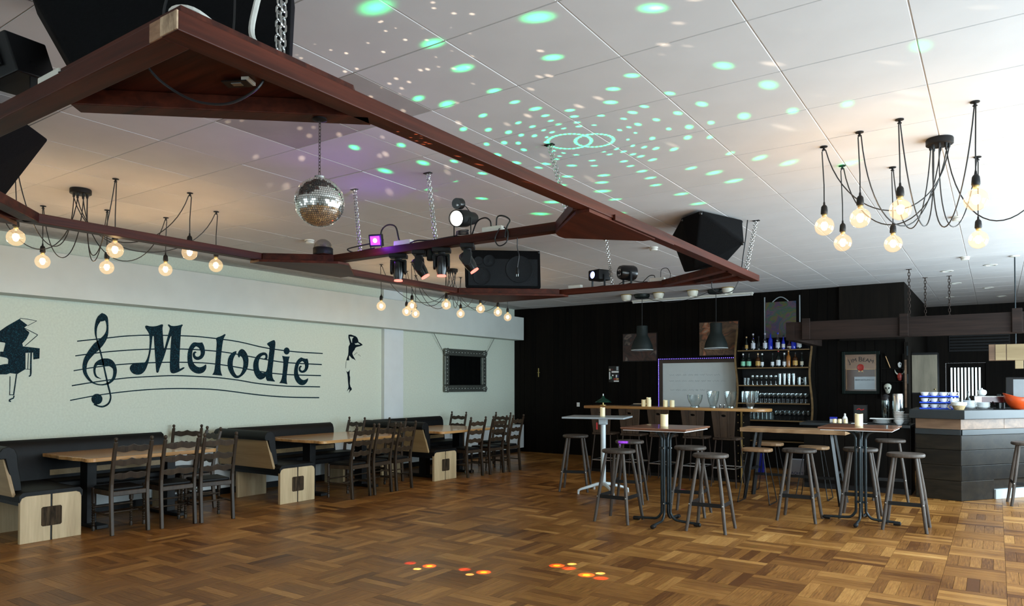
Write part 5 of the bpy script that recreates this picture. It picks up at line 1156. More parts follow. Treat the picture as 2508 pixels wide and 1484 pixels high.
# traced outlines of the wall lettering (y, z on the wall plane)
POLY={'letter_m':[[(4.969,2.296),(4.98,2.311),(4.993,2.312),(5.007,2.31),(5.024,2.306),(5.048,2.305),(5.077,2.306),(5.106,2.311),(5.132,2.318),(5.156,2.327),(5.177,2.337),(5.193,2.342),(5.209,2.341),(5.212,2.33),(5.211,2.321),(5.206,2.308),(5.204,2.288),(5.206,2.258),(5.209,2.222),(5.212,2.178),(5.216,2.125),(5.222,2.063),(5.226,2.03),(5.23,2.024),(5.237,2.031),(5.245,2.057),(5.257,2.105),(5.27,2.156),(5.285,2.21),(5.296,2.251),(5.304,2.28),(5.306,2.298),(5.303,2.305),(5.296,2.314),(5.285,2.326),(5.28,2.335),(5.279,2.346),(5.291,2.348),(5.3,2.345),(5.311,2.337),(5.326,2.332),(5.344,2.33),(5.368,2.331),(5.396,2.335),(5.419,2.34),(5.438,2.346),(5.456,2.351),(5.479,2.36),(5.492,2.352),(5.478,2.332),(5.472,2.318),(5.468,2.303),(5.465,2.271),(5.462,2.223),(5.458,2.154),(5.453,2.063),(5.449,1.98),(5.447,1.905),(5.445,1.852),(5.444,1.822),(5.445,1.793),(5.45,1.75),(5.462,1.755),(5.475,1.761),(5.494,1.771),(5.508,1.775),(5.521,1.772),(5.518,1.761),(5.501,1.748),(5.469,1.728),(5.437,1.711),(5.406,1.699),(5.38,1.691),(5.358,1.688),(5.341,1.691),(5.328,1.699),(5.32,1.714),(5.315,1.735),(5.312,1.767),(5.312,1.812),(5.313,1.886),(5.317,1.99),(5.322,2.08),(5.33,2.192),(5.321,2.191),(5.305,2.155),(5.291,2.112),(5.273,2.052),(5.255,1.992),(5.237,1.933),(5.219,1.881),(5.201,1.836),(5.187,1.799),(5.175,1.769),(5.166,1.743),(5.16,1.719),(5.154,1.704),(5.145,1.694),(5.13,1.697),(5.125,1.709),(5.121,1.742),(5.116,1.8),(5.111,1.866),(5.104,1.938),(5.098,2.026),(5.087,2.178),(5.07,2.177),(5.063,2.125),(5.059,2.081),(5.053,2.028),(5.047,1.981),(5.04,1.941),(5.032,1.9),(5.024,1.859),(5.016,1.827),(5.009,1.804),(5,1.779),(4.99,1.753),(4.978,1.729),(4.964,1.709),(4.948,1.692),(4.931,1.679),(4.911,1.67),(4.888,1.666),(4.864,1.666),(4.838,1.672),(4.817,1.681),(4.8,1.695),(4.787,1.712),(4.778,1.732),(4.776,1.75),(4.78,1.767),(4.787,1.782),(4.799,1.795),(4.816,1.805),(4.84,1.811),(4.867,1.816),(4.895,1.82),(4.924,1.823),(4.953,1.825),(4.972,1.83),(4.98,1.839),(4.99,1.857),(5.002,1.883),(5.012,1.914),(5.02,1.949),(5.026,1.989),(5.03,2.036),(5.032,2.081),(5.032,2.124),(5.03,2.16),(5.027,2.189),(5.02,2.212),(5.01,2.229),(4.997,2.247),(4.982,2.266),(4.973,2.281)]],'letter_e':[[(5.563,1.878),(5.562,1.922),(5.564,1.965),(5.571,2.001),(5.58,2.032),(5.593,2.06),(5.609,2.085),(5.626,2.105),(5.646,2.12),(5.672,2.125),(5.705,2.122),(5.737,2.122),(5.781,2.129),(5.802,2.093),(5.812,2.066),(5.819,2.036),(5.823,2.011),(5.823,1.992),(5.82,1.972),(5.813,1.95),(5.801,1.929),(5.785,1.908),(5.763,1.893),(5.737,1.883),(5.712,1.879),(5.689,1.882),(5.669,1.891),(5.653,1.907),(5.642,1.926),(5.638,1.948),(5.64,1.966),(5.647,1.981),(5.657,1.992),(5.676,1.999),(5.7,1.985),(5.677,1.975),(5.672,1.959),(5.674,1.947),(5.68,1.935),(5.692,1.928),(5.708,1.924),(5.725,1.927),(5.741,1.936),(5.753,1.949),(5.758,1.966),(5.759,1.985),(5.755,2.007),(5.746,2.027),(5.735,2.045),(5.718,2.058),(5.686,2.07),(5.659,2.046),(5.645,2.026),(5.635,2.001),(5.63,1.97),(5.629,1.933),(5.631,1.901),(5.636,1.874),(5.645,1.849),(5.658,1.827),(5.675,1.808),(5.695,1.793),(5.716,1.783),(5.739,1.779),(5.764,1.782),(5.791,1.792),(5.813,1.803),(5.838,1.822),(5.845,1.804),(5.846,1.787),(5.843,1.765),(5.834,1.744),(5.819,1.724),(5.8,1.708),(5.777,1.697),(5.752,1.69),(5.725,1.688),(5.697,1.693),(5.667,1.703),(5.639,1.719),(5.613,1.74),(5.593,1.765),(5.578,1.795),(5.568,1.833)]],'letter_l':[[(5.939,1.676),(5.959,1.705),(5.968,1.728),(5.974,1.756),(5.979,1.796),(5.985,1.849),(5.99,1.91),(5.995,1.98),(5.999,2.041),(6.003,2.093),(6.004,2.132),(6.001,2.156),(5.997,2.174),(5.989,2.192),(6.003,2.206),(6.023,2.216),(6.054,2.226),(6.085,2.24),(6.132,2.267),(6.146,2.257),(6.124,2.221),(6.112,2.191),(6.102,2.156),(6.094,2.108),(6.086,2.048),(6.079,1.982),(6.072,1.912),(6.068,1.851),(6.066,1.798),(6.068,1.756),(6.074,1.724),(6.082,1.697),(6.097,1.663),(6.045,1.668),(6.005,1.671)]],'letter_o':[[(6.181,1.866),(6.186,1.894),(6.194,1.923),(6.207,1.95),(6.227,1.975),(6.251,1.997),(6.279,2.014),(6.301,2.023),(6.325,2.027),(6.322,2),(6.314,1.982),(6.3,1.963),(6.287,1.942),(6.276,1.916),(6.268,1.887),(6.264,1.855),(6.264,1.823),(6.268,1.791),(6.277,1.759),(6.289,1.727),(6.304,1.701),(6.332,1.669),(6.359,1.669),(6.377,1.677),(6.393,1.691),(6.409,1.715),(6.425,1.747),(6.436,1.784),(6.442,1.824),(6.443,1.858),(6.439,1.887),(6.431,1.912),(6.421,1.933),(6.408,1.947),(6.387,1.957),(6.371,1.932),(6.355,1.945),(6.349,1.956),(6.347,1.97),(6.349,1.988),(6.355,2.01),(6.366,2.029),(6.382,2.046),(6.398,2.057),(6.415,2.061),(6.433,2.058),(6.454,2.048),(6.475,2.03),(6.496,2.003),(6.511,1.974),(6.522,1.942),(6.528,1.909),(6.528,1.876),(6.525,1.842),(6.519,1.805),(6.506,1.769),(6.485,1.732),(6.459,1.699),(6.426,1.67),(6.393,1.648),(6.361,1.633),(6.33,1.629),(6.302,1.634),(6.274,1.65),(6.245,1.676),(6.221,1.707),(6.201,1.742),(6.188,1.776),(6.182,1.807),(6.179,1.837)]],'letter_d':[[(6.852,2.159),(6.868,2.174),(6.893,2.188),(6.933,2.207),(6.961,2.218),(6.985,2.222),(6.998,2.202),(7.003,2.183),(7.003,2.156),(7,2.12),(6.993,2.075),(6.985,2.014),(6.974,1.939),(6.964,1.859),(6.953,1.776),(6.949,1.714),(6.951,1.673),(6.958,1.642),(6.97,1.621),(6.982,1.606),(7.002,1.592),(6.993,1.581),(6.933,1.587),(6.9,1.589),(6.86,1.592),(6.843,1.614),(6.837,1.631),(6.833,1.659),(6.807,1.636),(6.783,1.623),(6.753,1.612),(6.725,1.612),(6.699,1.623),(6.675,1.641),(6.654,1.667),(6.637,1.696),(6.624,1.729),(6.615,1.763),(6.61,1.8),(6.611,1.836),(6.617,1.873),(6.63,1.908),(6.649,1.942),(6.673,1.971),(6.703,1.996),(6.735,2.013),(6.77,2.023),(6.8,2.026),(6.826,2.022),(6.846,2.01),(6.86,1.99),(6.864,1.967),(6.858,1.928),(6.814,1.911),(6.805,1.934),(6.827,1.949),(6.822,1.979),(6.803,1.984),(6.785,1.981),(6.764,1.973),(6.744,1.958),(6.727,1.935),(6.714,1.909),(6.706,1.879),(6.703,1.844),(6.705,1.803),(6.712,1.772),(6.723,1.75),(6.739,1.732),(6.761,1.717),(6.783,1.712),(6.804,1.716),(6.824,1.726),(6.841,1.741),(6.854,1.771),(6.863,1.816),(6.871,1.872),(6.88,1.939),(6.888,2.001),(6.897,2.058),(6.9,2.094),(6.897,2.109),(6.888,2.121),(6.873,2.132),(6.862,2.142)]],'letter_i':[[(7.131,1.985),(7.176,1.978),(7.212,1.976),(7.275,1.977),(7.261,1.943),(7.253,1.91),(7.247,1.868),(7.24,1.823),(7.233,1.777),(7.227,1.729),(7.22,1.679),(7.217,1.639),(7.217,1.608),(7.221,1.58),(7.231,1.539),(7.176,1.551),(7.138,1.556),(7.079,1.559),(7.107,1.59),(7.12,1.616),(7.129,1.646),(7.137,1.684),(7.143,1.73),(7.149,1.78),(7.154,1.833),(7.156,1.875),(7.154,1.906),(7.147,1.937)],[(7.271,2.069),(7.271,2.06),(7.27,2.051),(7.267,2.043),(7.263,2.035),(7.258,2.028),(7.252,2.021),(7.245,2.016),(7.237,2.012),(7.229,2.009),(7.22,2.007),(7.212,2.007),(7.203,2.008),(7.195,2.01),(7.187,2.014),(7.18,2.019),(7.174,2.025),(7.169,2.031),(7.165,2.039),(7.162,2.047),(7.161,2.056),(7.161,2.064),(7.162,2.073),(7.165,2.081),(7.169,2.089),(7.174,2.096),(7.18,2.103),(7.187,2.108),(7.194,2.113),(7.202,2.116),(7.211,2.117),(7.22,2.118),(7.228,2.117),(7.237,2.114),(7.244,2.111),(7.251,2.106),(7.258,2.1),(7.263,2.093),(7.267,2.085),(7.27,2.077)]],'letter_e2':[[(7.36,1.719),(7.362,1.754),(7.368,1.797),(7.377,1.836),(7.391,1.871),(7.41,1.903),(7.434,1.931),(7.459,1.951),(7.499,1.971),(7.546,1.957),(7.578,1.952),(7.626,1.954),(7.637,1.921),(7.643,1.893),(7.647,1.857),(7.645,1.826),(7.636,1.798),(7.621,1.772),(7.599,1.748),(7.572,1.732),(7.54,1.724),(7.511,1.723),(7.485,1.731),(7.465,1.744),(7.453,1.763),(7.449,1.785),(7.454,1.808),(7.465,1.825),(7.49,1.84),(7.514,1.825),(7.485,1.805),(7.486,1.774),(7.515,1.755),(7.544,1.764),(7.56,1.777),(7.572,1.797),(7.576,1.82),(7.574,1.848),(7.565,1.872),(7.55,1.894),(7.536,1.906),(7.514,1.911),(7.481,1.89),(7.463,1.869),(7.449,1.841),(7.44,1.81),(7.435,1.775),(7.435,1.742),(7.44,1.711),(7.451,1.682),(7.468,1.654),(7.489,1.633),(7.513,1.617),(7.538,1.609),(7.562,1.609),(7.59,1.616),(7.638,1.638),(7.638,1.611),(7.629,1.59),(7.612,1.567),(7.592,1.548),(7.567,1.534),(7.54,1.526),(7.511,1.525),(7.48,1.531),(7.446,1.547),(7.417,1.57),(7.393,1.601),(7.376,1.632),(7.365,1.663),(7.36,1.692)]],'woman':[[(8.502,2.391),(8.557,2.398),(8.669,2.374),(8.706,2.349),(8.726,2.312),(8.732,2.281),(8.794,2.257),(8.836,2.23),(8.774,2.206),(8.691,2.187),(8.66,2.17),(8.645,2.139),(8.604,2.099),(8.592,2.069),(8.61,2.031),(8.641,1.994),(8.671,1.953),(8.62,1.978),(8.59,1.983),(8.559,2.007),(8.524,2.036),(8.514,2.005),(8.524,1.951),(8.454,1.947),(8.474,1.996),(8.498,2.043),(8.503,2.096),(8.506,2.187),(8.538,2.234),(8.522,2.286),(8.502,2.338)],[(8.527,2.362),(8.623,2.36),(8.593,2.328),(8.588,2.297),(8.588,2.255),(8.573,2.258),(8.552,2.303)],[(8.644,2.25),(8.67,2.249),(8.721,2.265),(8.779,2.231),(8.66,2.226)],[(8.45,1.766),(8.485,1.749),(8.52,1.767),(8.538,1.793),(8.53,1.733),(8.53,1.695),(8.543,1.657),(8.539,1.596),(8.536,1.551),(8.552,1.498),(8.577,1.475),(8.582,1.444),(8.552,1.429),(8.517,1.388),(8.532,1.437),(8.532,1.46),(8.507,1.449),(8.472,1.419),(8.501,1.468),(8.509,1.498),(8.496,1.589),(8.485,1.702),(8.47,1.743)]],'piano':[[(3.147,2.02),(3.333,2.141),(3.397,2.197),(3.481,2.258),(3.527,2.292),(3.533,2.277),(3.574,2.246),(3.604,2.222),(3.568,2.189),(3.622,2.143),(3.622,2.128),(3.596,2.066),(3.553,2.01),(3.56,1.977),(3.733,1.961),(3.731,1.842),(3.669,1.829),(3.665,1.909),(3.587,1.902),(3.589,1.717),(3.507,1.659),(3.435,1.669),(3.402,1.654),(3.338,1.653),(3.15,1.702),(3.149,1.803),(3.337,1.757),(3.375,1.769),(3.414,1.773),(3.417,1.822),(3.4,1.84),(3.336,1.853),(3.336,1.908),(3.368,1.909),(3.386,2.003),(3.379,2.01),(3.334,2.015),(3.147,2.013)]],'clef_blobs':[[(4.441,1.358),(4.438,1.337),(4.429,1.319),(4.415,1.304),(4.396,1.295),(4.376,1.293),(4.356,1.296),(4.338,1.306),(4.323,1.321),(4.314,1.34),(4.311,1.36),(4.314,1.381),(4.323,1.399),(4.337,1.413),(4.355,1.422),(4.375,1.425),(4.395,1.422),(4.413,1.412),(4.428,1.397),(4.438,1.379)],[(4.391,2.355),(4.404,2.414),(4.429,2.432),(4.455,2.4),(4.477,2.362),(4.452,2.333),(4.417,2.322)]]}
